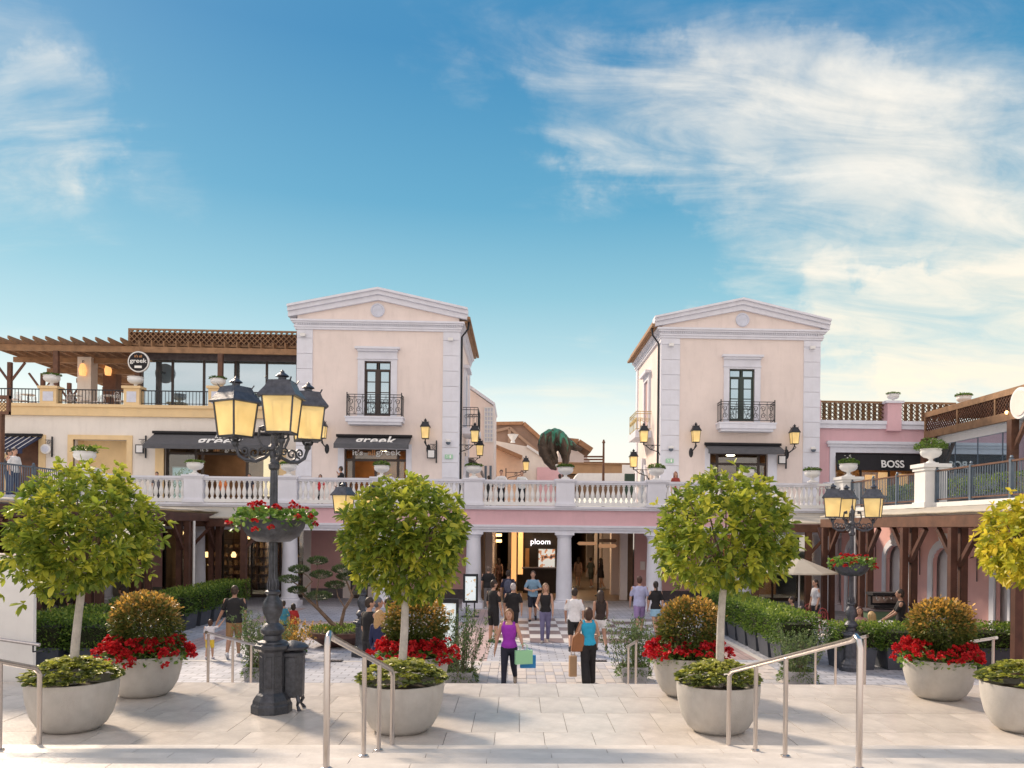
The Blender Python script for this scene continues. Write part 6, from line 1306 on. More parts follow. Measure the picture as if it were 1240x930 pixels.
ys_ = [20.9, 22.0, 23.1, 24.2, 25.3, 26.4, 27.5, 28.6]
for i, y in enumerate(ys_): hedge(7.05, y, 'dark hedge box of the row running away on the right plaza, %s from the viewer' % ordn[i], 'hedge boxes along the right cafe', i, PI/2 if i % 2 else 0)
for i, x in enumerate([8.25, 9.4, 10.55, 11.7, 12.85]): hedge(x, 20.1, 'dark hedge box of the cross row on the right, %s from the left' % ordn[i], 'hedge boxes along the right cafe', i+1, 0, .80, .10)
for i, y in enumerate([18.6, 20.2, 21.5, 24.0, 25.2, 27.0, 28.2, 29.4, 30.8, 32.0]): hedge(-10.9 if y > 20 else -11.6, y, 'dark hedge box of the row on the left plaza, %s from the viewer' % ordn[i], 'hedge boxes along the left cafe', i, PI/2 if i % 2 else 0)
hedge(-9.6, 19.4, 'dark hedge box standing forward beside the leftmost tree trunk', 'hedge boxes along the left cafe', 1)
hedge(-10.75, 19.4, 'dark hedge box at the edge of the white screen panel', 'hedge boxes along the left cafe', 2)
# ================================================================== CLOUD PRUNED TREE in a corten bowl
x, y = GP(406, 785, 0); y += .5; k = 1000/y
t = thing('corten_bowl', 'wide shallow rust brown bowl under the cloud pruned tree', 'planter', (x, y, 0)); MB().lathe([(.30, 0), (.45, .03), (.85, .30), (.88, .42), (.82, .42), (.5, .34)], 32, cap=False).lathe([(.3, 0), (.3, .02)], 16).build('bowl', M['corten'], t, smooth=True); MB().lathe([(.83, .36), (.4, .44), (.02, .46)], 20).build('soil', M['soil'], t, smooth=True)
n = 1500; a = rng.uniform(0, 2*PI, n); r_ = .85*np.sqrt(rng.random(n)); P_ = np.stack([r_*np.cos(a), r_*np.sin(a), .42+.10*rng.random(n)+.05*(1-r_)], 1); gq = inst('ground_leaves', leaf_mesh('ground_leaves', P_, rng.normal(0, .6, (n, 3))+np.array([0, 0, .8]), rng.uniform(.05, .09, n), rng.random(n), M['leaf_hedge'], .4), t); gq['kind'] = 'stuff'
ct = thing('cloud_pruned_tree', 'old cloud pruned tree with flat needle pads and twisting branches', 'tree', (x, y, .4))
def loc_(px, py, dy=0): q = XZ(px, py, y+dy); return (q[0]-x, dy, q[1]-.4)
tr_ = MB(); tr_.path([(0.12, 0, -.05), loc_(402, 755), loc_(385, 737), loc_(372, 725), loc_(365, 717), loc_(360, 708), loc_(352, 703)], [.075, .06, .05, .038, .03, .02, .012], 10).path([(.25, 0, -.05), loc_(413, 755), loc_(417, 738), loc_(427, 722), loc_(423, 712), loc_(417, 698)], [.07, .055, .045, .04, .03, .015], 10)
tr_.path([loc_(385, 737), loc_(383, 722), loc_(385, 708), loc_(387, 697)], [.03, .024, .018, .012], 8).path([loc_(365, 717, .0), loc_(378, 704), loc_(372, 697), loc_(362, 691)], [.022, .018, .014, .01], 8).path([loc_(387, 700), loc_(384, 688), loc_(385, 681)], [.014, .01, .008], 6).path([loc_(417, 735), loc_(409, 722), loc_(407, 710)], [.02, .016, .01], 6).path([loc_(425, 718), loc_(432, 706), loc_(437, 697)], [.024, .02, .012], 6)
tr_.build('trunk', M['barkbr'], ct, smooth=True)
for px, py, w_, h_ in ((385, 679.5, 12, 5), (362, 690, 12, 5), (389, 696.5, 13, 5.5), (350, 702, 12, 5), (360, 715, 11, 4.5), (386, 722, 16, 6), (406, 709, 12, 5), (415, 690, 13, 6), (420, 699, 12, 5), (438, 694, 12, 6), (447, 706, 10, 5)):
    n = 1500; v = unit(n); rad = .5+.5*rng.random(n)**.5; sc_ = np.array([w_/k, w_/k*.85, h_/k]); p = v*rad[:, None]*sc_; p[:, 2] = np.where(p[:, 2] < 0, p[:, 2]*.6, p[:, 2]); dy = rng.uniform(-.2, .2)
    tag(inst('needle_pad', leaf_mesh('needle_pad', p, v+np.array([0, 0, .6]), rng.uniform(.035, .06, n), rng.random(n), M['leaf_pine'], .3), ct, loc_(px, py, 0)), kind='stuff')
# ================================================================== STREET LAMPS
big_f, big_g = lantern_geo(.47, .83); bfm = big_f.mesh('lantern_frame'); bfm.materials.append(M['irongrey']); bgm = big_g.mesh('lantern_glass'); bgm.materials.append(M['lampglass'])
bulb_m = MB().path([(0, 0, .1), (0, 0, .16), (.0, 0, .2)], [.05, .05, .03], 8).path([(-.03, 0, .22), (-.03, 0, .42), (.03, 0, .42), (.03, 0, .22)], .014, 6).mesh('lamp_tube'); bulb_m.materials.append(M['white'])
def street_lamp(x, y, z, angs, lab, H=4.55, baskets=True, lab_b='', lab_f='', seed=0, rl=.53):
    t = thing('street_lamp', lab, 'street lamp', (x, y, z))
    o8 = PI/8
    pd = MB().lathe([(.27, 0), (.27, .10), (.25, .13), (.245, .17), (.20, .24), (.17, .27), (.165, .30), (.165, .80), (.175, .82), (.23, .86), (.235, .90), (.20, .93)], 8, rot=o8)
    for i in range(8):
        a = o8*2*i; c, s_ = math.cos(a), math.sin(a); T_ = Matrix.Rotation(a, 4, 'Z'); pd.box(.150, .160, -.042, .042, .34, .76, T_)
    pd.build('pedestal', M['irongrey'], t, bevel=.006)
    MB().lathe([(.20, .93), (.19, .95), (.12, .97), (.115, 1.03), (.15, 1.07), (.16, 1.11), (.13, 1.16), (.085, 1.20), (.08, 1.24), (.12, 1.32), (.135, 1.40), (.12, 1.48), (.08, 1.54), (.075, 1.57), (.10, 1.59), (.10, 1.62), (.075, 1.64)], 20, ).build('vase', M['irongrey'], t, smooth=True)
    sh_ = MB()
    n = 24; prof = [(1.62, .064), (1.9, .058), (3.25, .048)]
    vs = []
    for zz_, r_ in prof:
        for j in range(n): a = 2*PI*j/n; q = r_*(1.0 if j % 2 else .86); vs.append((q*math.cos(a), q*math.sin(a), zz_))
    sh_.add(vs, [(i*n+j, i*n+(j+1) % n, (i+1)*n+(j+1) % n, (i+1)*n+j) for i in range(2) for j in range(n)])
    for i in range(10): a = 2*PI*i/10; sh_.path([(.062*math.cos(a), .062*math.sin(a), 1.62), (.074*math.cos(a), .074*math.sin(a), 1.70), (.060*math.cos(a), .060*math.sin(a), 1.78)], .012, 5)
    sh_.lathe([(.055, 3.25), (.07, 3.27), (.075, 3.32), (.055, 3.35), (.05, 3.40), (.062, 3.44), (.062, 3.50), (.078, 3.52), (.078, 3.56), (.05, 3.60), (.045, 3.72), (.058, 3.75), (.065, 3.80), (.05, 3.86), (.025, 3.92), (.03, 3.95), (.012, 4.0)], 16); sh_.build('shaft', M['irongrey'], t)
    for i, a in enumerate(angs):
        c, s_ = math.cos(a), math.sin(a)
        def q(r, zz_): return (r*c, r*s_, zz_)
        ar = MB(); ar.path([q(.04, 3.50), q(.12, 3.42), q(.25, 3.37), q(.38, 3.38), q(.48, 3.44), q(rl-.02, 3.52), q(rl, 3.58)], [.022, .024, .026, .026, .024, .022, .03], 8)
        ar.path([q(.05, 3.52), q(.16, 3.56), q(.22, 3.68), q(.20, 3.82), q(.14, 3.84), q(.13, 3.78)], [.018]*5+[.012], 7).ell(q(.16, 3.80), .03, .03, .03)
        def scr(c0, r_, a0, turns, rad=.014):
            pts = []
            for k_ in range(15):
                f = k_/14; aa = a0+turns*2*PI*f; rr_ = r_*(1-.78*f); pts.append(q(c0[0]+rr_*math.cos(aa), c0[1]+rr_*math.sin(aa)))
            ar.path(pts, rad, 6)
        scr((.27, 3.475), .085, -PI/2, 1.4); scr((.40, 3.50), .07, -PI/2, -1.4); scr((.15, 3.50), .06, 0, 1.3)
        ar.lathe([(.03, 3.56), (.045, 3.58), (.045, 3.62), (.03, 3.64), (.04, 3.66)], 10, (rl*c, rl*s_, 0))
        for aa in (0, PI/2, PI, 3*PI/2): ar.path([(rl*c, rl*s_, 3.60), (rl*c+.07*math.cos(aa+a), rl*s_+.07*math.sin(aa+a), 3.64), (rl*c+.11*math.cos(aa+a), rl*s_+.11*math.sin(aa+a), 3.73)], .011, 5)
        ar.build('arm', M['irongrey'], t, smooth=True)
        g_ = inst('lantern_frame', bfm, t, (rl*c, rl*s_, 3.68), (0, 0, a+PI/4+.3)); inst('lantern_glass', bgm, t, (rl*c, rl*s_, 3.68), (0, 0, a+PI/4+.3)); inst('lamp_tube', bulb_m, t, (rl*c, rl*s_, 3.66), (0, 0, a))
    if baskets:
        b = thing('hanging_bowl', lab_b, 'flower bowl', (x, y, z+2.28)); MB().lathe([(.09, 0), (.22, .01), (.33, .08), (.40, .19), (.425, .30), (.40, .30), (.36, .22), (.075, .2)], 32, cap=False).build('bowl', M['irongrey'], b, smooth=True); MB().lathe([(.39, .25), (.08, .28)], 24, cap=False).build('soil', M['soil'], b)
        f = thing('bowl_flowers', lab_f, 'flowers', (x, y, z+2.28), seed)
        n = 560; a = rng.uniform(0, 2*PI, n); rr_ = .12+.44*np.sqrt(rng.random(n)); zz_ = .33+.10*rng.random(n)-np.clip(rr_-.42, 0, 1)*1.9*rng.random(n); rr_ = rr_-.03
        P_ = np.stack([rr_*np.cos(a), rr_*np.sin(a), zz_], 1); d = np.stack([np.cos(a)*.6, np.sin(a)*.6, rng.uniform(.1, 1, n)], 1)+rng.normal(0, .4, (n, 3)); inst('foliage', leaf_mesh('foliage', P_, d, rng.uniform(.05, .085, n), rng.random(n), M['leaf_ger'], 1.0, .1), f)['kind'] = 'stuff'
        for i in range(34):
            a = rng.uniform(0, 2*PI); r_ = rng.uniform(.16, .60); zz_ = .46+rng.uniform(-.03, .06)-max(0, r_-.40)*1.5; inst('flower_head', heads[i % 2], f, (r_*math.cos(a), r_*math.sin(a), zz_), (0, 0, a), (1.15,)*3)
    return t
lx, ly = GP(329, 862, LZ); 
street_lamp(lx, ly, LZ, [R(176), R(296), R(50)], 'tall grey iron street lamp with three lit lanterns on the landing', lab_b='grey iron bowl around the shaft of the near street lamp', lab_f='red and green geraniums in the bowl of the near street lamp')
lx2, ly2 = GP(1030, 812, 0)
street_lamp(lx2, ly2, 0, [R(186), R(84), R(-5)], 'grey iron street lamp with three lit lanterns on the right plaza', lab_b='grey iron bowl on the right plaza street lamp', lab_f='red and yellow flowers in the bowl of the right plaza street lamp', seed=2, rl=.50)
x, z = XZ(428, 585, 24.0)
street_lamp(XZ(440, 600, 21.5)[0], 21.5, 0, [R(188), R(75), R(310)], 'street lamp half hidden behind the tree left of the walkway', baskets=False, rl=.5)
# litter bin
bx, by = GP(351, 861, LZ); by += .12
t = thing('litter_bin', 'dark cast iron litter bin with domed lid and clawed feet behind the lamp post', 'litter bin', (bx, by, LZ))
MB().lathe([(.155, .18), (.16, .2), (.165, .72), (.18, .74), (.18, .78), (.15, .80)], 8, rot=PI/8).build('body', M['irongrey'], t, bevel=.004); MB().lathe([(.21, .83), (.21, .86), (.16, .90), (.06, .93), (.02, .94)], 24).lathe([(.03, .78), (.03, .84)], 8).build('lid', M['irongrey'], t, smooth=True)
for i in range(4): a = PI/4+PI/2*i; c, s_ = math.cos(a), math.sin(a); MB().path([(.13*c, .13*s_, .2), (.16*c, .16*s_, .13), (.13*c, .13*s_, .07), (.17*c, .17*s_, .02), (.18*c, .18*s_, .0)], [.03, .028, .018, .025, .03], 8).build('foot', M['irongrey'], t, smooth=True)
# ================================================================== URNS
urn_m = MB().box(-.19, .19, -.19, .19, 0, .06).lathe([(.16, .06), (.15, .09), (.08, .13), (.07, .19), (.10, .22), (.25, .27), (.34, .36), (.36, .46), (.33, .52), (.36, .54), (.37, .57), (.33, .57), (.30, .50)], 24, cap=False).mesh('urn', True); urn_m.materials.append(M['white'])
def urn_plant(seed, n=500, h=.3, r=.38, flowers=0):
    a = rng.uniform(0, 2*PI, n); rr_ = r*np.sqrt(rng.random(n)); z = .52+h*rng.random(n)*(1-(rr_/r)**2*.6); P_ = np.stack([rr_*np.cos(a), rr_*np.sin(a), z], 1); d = np.stack([np.cos(a), np.sin(a), rng.uniform(0, 1.2, n)], 1)+rng.normal(0, .3, (n, 3)); return leaf_mesh('foliage', P_, d, rng.uniform(.06, .11, n), rng.random(n)*.7, M['leaf_hedge'], .45, .1)
up = [urn_plant(1, h=.18), urn_plant(2, h=.24), urn_plant(3, h=.16, n=380), urn_plant(4, h=.4, r=.52, n=800)]
def urn(px, z, Y, lab, pl=0, s=1.0, white=0, X=None, mred=False):
    x = XZ(px, 580, Y)[0] if X is None else X
    t = thing('stone_urn', lab, 'urn', (x, Y, z)); inst('urn', urn_m, t, sc=(s, s, s*.95))
    if pl is not None:
        p_ = inst('foliage', up[pl], t, sc=(s, s, s)); p_['kind'] = 'stuff'; p_['label'] = 'green leaves growing in the urn'
        for i in range(white): a = rng.uniform(0, 6.28); r_ = rng.uniform(.1, .45)*s; inst('flower_head', wh, t, (r_*math.cos(a), r_*math.sin(a), (.62+rng.uniform(0, .25))*s), sc=(.9,)*3)
    return t
wh = flower_head(M['petal_white'], 16, .04)
ut = 5.42
pedpx = [(CX[1], 'above the left arcade shop, near the navy sign'), (CX[2], 'second from the left among the urns over the columns'), (CX[3], 'in front of the left tower corner'), (CX[4], 'in front of the left tower door'), (CX[5], 'left of the bronze sculpture, before the cream street house')]
names = {1: 'before the grey awning shop window', 2: 'before the left pilaster of the left tower', 3: 'before the door of the left tower', 4: 'right of the left tower, before the street house', 5: 'at the foot of the bronze sculpture', 6: 'before the arch of the right tower', 7: 'behind the crown of the tree right of the walkway'}
for i in range(1, 8): urn(0, ut, FY, 'white urn on the balustrade '+names[i], (i+1) % 3, .92 if i not in (2, 3) else .88, X=CX[i])
urn(0, 5.56, 33.0, 'white urn with bushy plant at the left end of the balustrade', 1, 1.15, X=-17.0)
urn(0, 5.40, 34.3, 'white urn with low plant at the right end of the straight balustrade', 0, .9, X=12.35)
urn(0, 5.56, 33.1, 'white urn with white flowers on the pillar at the bend of the balustrade', 1, 1.0, 10, X=13.4)
urn(0, 5.56, 26.4, 'largest white urn with leafy plant on the pillar in the right metal railing', 3, .92, 4, X=13.4)
uz = XZ(60, 469, WY)[1]
urn(61.5, uz, WY, 'white urn on the leftmost yellow parapet pedestal', 2, 1.05); urn(163, uz, WY, 'white urn on the middle yellow parapet pedestal', None, 1.05); urn(263, uz, WY, 'white urn on the parapet pedestal behind the near street lamp', 2, 1.0)
urn(1080.5, XZ(1080, 488, WY)[1], WY, 'small urn on the pink roof pillar above the black awning', 2, .82)
y_, z_ = YZ(1167, 485, 21.5); urn(0, z_-.3, y_, 'planted urn rising behind the timber veranda roof', 0, .95, X=21.5)
# ================================================================== SIGNS ON THE PLAZA
x, y = GP(569.5, 747, 0); k = 1000/y
t = thing('sign_stand', 'black framed notice stand with white poster before the left column', 'sign', (x, y, 0)); zz0, zz1 = XZ(569, 730, y)[1], XZ(569, 695, y)[1]; w_ = 9/k
MB().box(-w_, w_, -.04, .04, zz0, zz0+.09).box(-w_, w_, -.04, .04, zz1-.09, zz1).box(-w_, -w_+.08, -.04, .04, zz0+.09, zz1-.09).box(w_-.08, w_, -.04, .04, zz0+.09, zz1-.09).build('frame', M['iron'], t); MB().box(-w_+.08, w_-.08, -.02, .02, zz0+.09, zz1-.09).build('poster', M['leaflet'], t)
for sx_ in (-1, 1): MB().box(sx_*w_*.55-.025, sx_*w_*.55+.025, -.025, .025, .03, zz0).build('leg', M['iron'], t)
MB().box(-w_*1.15, w_*1.15, -.2, .2, 0, .03).build('foot_plate', M['iron'], t)
x, z = XZ(540.5, 725, 19.5); t = thing('sign_stand', 'large black framed board behind the left ball shrub', 'sign', (x, 19.5, 0)); w_ = .29
MB().box(-w_, w_, -.06, .06, 0, .25).box(-w_+.06, w_-.06, -.058, .058, z-.1, z).box(-w_, -w_+.06, -.06, .06, .25, z).box(w_-.06, w_, -.06, .06, .25, z).build('frame', M['iron'], t); MB().box(-w_+.06, w_-.06, -.02, .02, .25, z-.1).build('poster', M['leaflet'], t)
# drains
for px, py in ((358, 802), (404, 801), (724, 801)):
    x, y = GP(px, py, 0); t = thing('drain_grate', 'dark drain grate in the paving %s' % {358: 'left of the corten bowl', 404: 'below the corten bowl', 724: 'right of the walking woman in turquoise'}[px], 'drain', (x, y, .012)); MB().box(-.22, .22, -.12, .12, 0, .012).build('frame', M['iron'], t)
    for i in range(5): MB().box(-.18+i*.08, -.15+i*.08, -.09, .09, .012, .018).build('bar', M['plinth'], t)
# ================================================================== CAFE FURNITURE
def chair_mesh(m):
    b = MB()
    for sx_, sy_ in ((1, 1), (1, -1), (-1, 1), (-1, -1)): b.path([(.16*sx_, .16*sy_, .44), (.21*sx_, .20*sy_, 0)], .012, 5)
    b.path([(.22*math.cos(a), .22*math.sin(a), .44) for a in np.linspace(0, 2*PI, 17)], .014, 5)
    b.path([(-.19, .12, .44), (-.19, .18, .44), (-.2, .22, .7), (-.12, .24, .84), (0, .25, .88), (.12, .24, .84), (.2, .22, .7), (.19, .18, .44)], .013, 6)
    for s in (-.07, .07): pts = [(s+.07*math.cos(a), .235, .66+.10*math.sin(a)) for a in np.linspace(0, 2*PI, 12)]; b.path(pts, .008, 4)
    b.path([(0.10*math.cos(a), .235, .62+.16*math.sin(a)) for a in np.linspace(0, 2*PI, 14)], .008, 4)
    fr = b.mesh('frame'); fr.materials.append(m); return fr
ch_w = chair_mesh(M['white']); ch_r = chair_mesh(mat('red_chair', (.42, .07, .07), .5)); seat_m = MB().lathe([(.20, .44), (.21, .46), (.19, .49), (.02, .50)], 16).mesh('seat', True); seat_m.materials.append(M['cream'])
def chair(x, y, z, rz, red, lab, grp): t = thing('cafe_chair', lab, 'chair', (x, y, z), rz, grp); inst('frame', ch_r if red else ch_w, t); inst('seat', seat_m, t); return t
tab_m = MB().lathe([(.33, .72), (.34, .735), (.33, .75), (.02, .75)], 20).mesh('table_top'); tab_m.materials.append(M['white']); tb_m = MB().path([(0, 0, .02), (0, 0, .72)], .025, 8).lathe([(.2, 0), (.2, .02), (.03, .05)], 14).mesh('base'); tb_m.materials.append(M['iron'])
def table(x, y, z, lab, grp=None): t = thing('cafe_table', lab, 'table', (x, y, z), 0, grp); inst('table_top', tab_m, t); inst('base', tb_m, t)
g1 = 'cafe chairs under the right pergola'
for i, (px, Y, rz, red) in enumerate(((918, 25.5, 2.6, 1), (935, 25.2, 0.5, 1), (972, 24.2, 3.0, 0), (990, 24.8, 1.6, 0), (1003, 26, .4, 1), (1063, 23.2, 3.3, 0), (1074, 22.6, 2.7, 0), (1085, 23.0, 3.6, 0), (1000, 22.6, 3.1, 0), (985, 27.5, .3, 1), (1046, 25.2, 1.3, 0))):
    chair(XZ(px, 700, Y)[0], Y, .0, rz, red, ('red' if red else 'white')+' wire cafe chair under the right pergola, %s from the left' % ordn[sorted([918, 935, 972, 990, 1003, 1063, 1074, 1085, 1000, 985, 1046]).index(px)], g1)
for i, (px, Y) in enumerate(((928, 24.8), (982, 24.0), (1048, 23.6), (1078, 23.6))): table(XZ(px, 700, Y)[0], Y, 0, 'round cafe table under the right pergola, %s from the left' % ordn[i], 'cafe tables under the right pergola')
g2 = 'chairs under the left pergola'
for i, (px, Y, rz) in enumerate(((70, 22.5, 2.8), (82, 23.2, 3.2), (95, 22.2, 2.4), (128, 24, 3.0), (142, 24.5, .4), (60, 24.5, .2), (110, 26, .6))): chair(XZ(px, 700, Y)[0], Y, 0, rz, False, 'white wire cafe chair under the left pergola, %s from the left' % ordn[sorted([70, 82, 95, 128, 142, 60, 110]).index(px)], g2)
for i, (px, Y) in enumerate(((78, 22.7), (136, 24.0))): table(XZ(px, 700, Y)[0], Y, 0, 'round cafe table under the left pergola, %s' % ('left one', 'right one')[i], 'cafe tables under the left pergola')
g3 = 'chairs on the upper left terrace'
pxs = (18, 28, 40, 78, 86, 95, 103, 118, 126, 146)
for i, px in enumerate(pxs): chair(XZ(px, 480, WY+1.0+.5*(i % 3))[0], WY+1.0+.5*(i % 3), UZ-.12, i*1.7, False, 'pale chair on the upper left terrace, %s from the left' % ordn[i], g3)
for i, px in enumerate((34, 90, 134)): table(XZ(px, 480, WY+1.2)[0], WY+1.2, UZ-.12, 'small pale table on the upper left terrace, %s from the left' % ordn[i], 'tables on the upper left terrace')
# umbrella under the right arcade
x, z = XZ(968, 679, 29.5); t = thing('parasol', 'pale open parasol between the right pergola posts', 'parasol', (x, 29.5, 0)); MB().lathe([(1.35, z-.45), (1.33, z-.40), (.02, z+.12)], 8, rot=.3).build('canopy', M['canvas'], t); MB().path([(0, 0, 0), (0, 0, z+.1)], .03, 8).build('pole', M['white'], t); MB().box(-.3, .3, -.3, .3, 0, .08).build('base', M['plinth'], t)
# bar counter and coffee machine
x0_, y0_ = XZ(1052, 700, 24.2)[0], 24.2; x1_ = XZ(1096, 700, 24.2)[0]
t = thing('bar_counter', 'green fronted bar counter under the right pergola', 'counter', ((x0_+x1_)/2, y0_, 0)); MB().box(x0_, x1_, y0_, y0_+.6, 0, .98).build('front', mat('green_panel', (.10, .17, .10), .6, var=.1), t, world=True); MB().box(x0_-.05, x1_+.05, y0_-.05, y0_+.65, .98, 1.03).build('top', M['plinth'], t, world=True)
t = thing('coffee_machine', 'black and steel coffee machine on the bar counter', 'machine', (x0_+.75, y0_+.3, 1.03)); MB().box(-.55, .35, -.22, .22, .04, .12).box(-.55, .35, .02, .22, .12, .42).box(-.6, .4, -.25, .25, .42, .5).build('housing', M['fabricblack'], t)
for i in range(4): MB().path([(-.42+i*.22, -.08, .42), (-.42+i*.22, -.12, .30), (-.42+i*.22, -.2, .28)], .025, 8).build('spout', M['steel'], t)
MB().box(-.5, .3, -.02, .018, .18, .38).build('panel', M['steel'], t)
# ================================================================== PEOPLE
def cm(name, c, rough=.8): return mat(name, c, rough, var=.18, scale=6, bump=.7, bscale=11)
skinm = mat('skin', (.52, .30, .21), .55, var=.05, scale=6); skin2 = mat('skin_tan', (.40, .22, .15), .55, var=.05, scale=6)
def caps(m, p, q, r0_, r1_, n=10):
    p, q = Vector(p), Vector(q); d = (q-p); L = d.length; d.normalize() if L > 0 else None
    pts = []; rs = []
    for t, s in ((-.92, .4), (-.6, .8), (0, 1)): pts.append(p+d*(t*r0_)); rs.append(r0_*s)
    for t in (.35, .7): pts.append(p.lerp(q, t)); rs.append(r0_+(r1_-r0_)*t)
    for t, s in ((0, 1), (.6, .8), (.92, .4)): pts.append(q+d*(t*r1_)); rs.append(r1_*s)
    m.path(pts, rs, n)
def tors(m, secs, n=16):
    """secs: (x, y, z, rx, ry)"""
    vs = []
    for x, y, z, rx, ry in secs:
        for j in range(n): a = 2*PI*j/n; vs.append((x+rx*math.cos(a), y+ry*math.sin(a), z))
    k = len(secs); m.add(vs, [(i*n+j, i*n+(j+1) % n, (i+1)*n+(j+1) % n, (i+1)*n+j) for i in range(k-1) for j in range(n)]+[tuple(range(n-1, -1, -1)), tuple(range((k-1)*n, k*n))])
def remesh(o, v):
    r = o.modifiers.new('remesh', 'REMESH'); r.mode = 'VOXEL'; r.voxel_size = v; r.use_smooth_shade = True
    s = o.modifiers.new('smooth', 'SMOOTH'); s.factor = .5; s.iterations = 3; return o
def person(x, y, z, rz, lab, H=1.72, female=False, pose='walk', ph=.35, top=('tee', 'c'), topc=(.02, .02, .022), bot='shorts', botc=(.02, .02, .02), hair='short', hairc=(.04, .025, .015), skin=None, shoe=(.5, .5, .5), arms=None, fine=.011, seat=.46, face=False, turn=0.0, widen=1.0):
    """figure facing local +Y; arms: dict side -> (elbow, hand) offsets from the shoulder in units of H"""
    sk = skin or skinm; t = thing('person', lab, 'person', (x, y, z), rz)
    hz = .525*H; lift = 0
    hipw = .050*H; shw = (.094 if female else .108)*H*widen
    legs = {}
    for s in (-1, 1):
        hip = Vector((s*hipw, 0, hz-.02*H))
        if pose == 'walk':
            a = ph*s; kb = .12 if a > 0 else .55*abs(ph)/.35+.05     # forward leg straight, rear leg bent
            kn = hip+Vector((0, math.sin(a)*.245*H, -math.cos(a)*.245*H)); a2 = a-kb; an = kn+Vector((0, math.sin(a2)*.235*H, -math.cos(a2)*.235*H)); fd = Vector((s*.12, 1, -.05 if a > 0 else -.55))
        elif pose == 'stand':
            kn = hip+Vector((s*.008*H, .01*H, -.245*H)); an = kn+Vector((s*.005*H, -.015*H, -.235*H)); fd = Vector((s*.2, 1, 0))
        else:
            kn = hip+Vector((s*.02*H, .24*H, -.01*H)); an = kn+Vector((0, -.03*H, -.235*H)); fd = Vector((0, 1, 0))
        legs[s] = [hip, kn, an, fd.normalized()]
    low = min(v[2].z for v in legs.values())-.042*H
    if pose == 'sit': low = hz-.02*H-seat
    for v in legs.values():
        for i in range(3): v[i].z -= low
    hz -= low
    def Z(f): return hz+(f-.525)*H
    lean = .02*H if pose == 'walk' else 0
    sh_z = Z(.792); shs = {s: Vector((s*shw, lean, sh_z)) for s in (-1, 1)}
    hands = {}
    for s in (-1, 1):
        if arms and s in arms:
            e, h = arms[s]; el = shs[s]+Vector(e)*H; hd = shs[s]+Vector(h)*H
        else:
            a = -ph*s*.8 if pose == 'walk' else (.05 if pose == 'stand' else .35)
            el = shs[s]+Vector((s*.030*H, math.sin(a)*.17*H, -math.cos(a)*.17*H)); a2 = a+.25+(.9 if pose == 'sit' else 0); hd = el+Vector((-s*.0*H, math.sin(a2)*.145*H, -math.cos(a2)*.145*H))
        hands[s] = (el, hd)
    m_ = MB()
    bw = .088*H*widen; wst = (.066 if female else .080)*H*widen
    ts = [(0, 0, hz-.065*H, bw*.75, .055*H), (0, 0, hz-.03*H, (.098 if female else .090)*H*widen, .066*H), (0, 0, hz+.01*H, (.094 if female else .088)*H*widen, .064*H), (0, lean*.3, Z(.61), wst, .052*H), (0, lean*.7, Z(.70), .086*H*widen, .062*H), (0, lean*.9, Z(.76), .094*H*widen, .062*H), (0, lean, Z(.79), .092*H*widen, .052*H), (0, lean, Z(.812), .068*H, .042*H), (0, lean, Z(.828), .042*H, .034*H), (0, lean, Z(.84), .032*H, .032*H)]
    tors(m_, ts)
    hc = Vector((0, lean+.012*H, Z(.932)))
    caps(m_, (0, lean, Z(.83)), (0, lean+.008*H, Z(.885)), .030*H, .029*H)
    m_.ell(hc, .046*H, .056*H, .066*H, 16, 12); m_.ell(hc+Vector((0, .018*H, -.035*H)), .034*H, .036*H, .032*H)
    Tt = Matrix.Rotation(turn, 4, 'Z')
    def hp(v): return hc+(Tt @ Vector(v))*H
    caps(m_, hp((0, .054, .008)), hp((0, .062, -.012)), .006*H, .009*H, 6)
    for s in (-1, 1): m_.ell(hp((s*.047, -.004, -.004)), .006*H, .012*H, .018*H, 8, 6)
    for s in (-1, 1):
        hip, kn, an, fd = legs[s]; caps(m_, hip, kn, .052*H, .034*H); caps(m_, kn, kn.lerp(an, .35), .033*H, .034*H); caps(m_, kn.lerp(an, .3), an, .034*H, .021*H)
        caps(m_, an-fd*.02*H-Vector((0, 0, .018*H)), an+fd*.085*H-Vector((0, 0, .024*H)), .022*H, .018*H)
        el, hd = hands[s]; caps(m_, shs[s], el, .030*H, .022*H); caps(m_, el, hd, .023*H, .0155*H)
        d = (hd-el).normalized(); pc = hd+d*.028*H; m_.ell(pc, .013*H, .020*H, .026*H, 8, 6)
        side = d.cross(Vector((s, 0, 0.01))).normalized() if abs(d.x) < .9 else Vector((0, 1, 0))
        for q in range(4):
            b0 = pc+side*((q-1.5)*.0095*H)+d*.016*H; Lq = (.036, .042, .040, .030)[q]*H; cur = Vector((-s*.35, 0, 0)); m1 = b0+(d+cur*.3).normalized()*Lq*.5; m2 = m1+(d+cur).normalized()*Lq*.5; caps(m_, b0, m1, .0060*H, .0055*H, 6); caps(m_, m1, m2, .0055*H, .0045*H, 6)
        th0 = hd+side*.012*H+d*.010*H; th1 = th0+(side*.8+d*.9).normalized()*.034*H; caps(m_, th0, th1, .0065*H, .0055*H, 6)
    body = m_.build('body', sk, t); remesh(body, fine if fine < .02 else fine)
    vx = max(fine, .013)
    # ---- top
    c = cm('cloth_%.2f_%.2f_%.2f' % topc, topc); e = .010*H; g = MB()
    kind = top[0]; hem = {'tee': -.045, 'tank': -.02, 'crop': .05, 'long': -.05, 'dress': -.05}[kind]
    wz = hz+hem*H
    secs = [(0, 0, wz, bw+e*1.5, .060*H+e*1.3)]
    for q in ts:
        if q[2] > wz+.01*H and q[2] < Z(.80 if kind in ('tank', 'crop') else .828): secs.append((q[0], q[1], q[2], q[3]+e*(1.6 if q[2] < Z(.7) and not female else 1.0), q[4]+e))
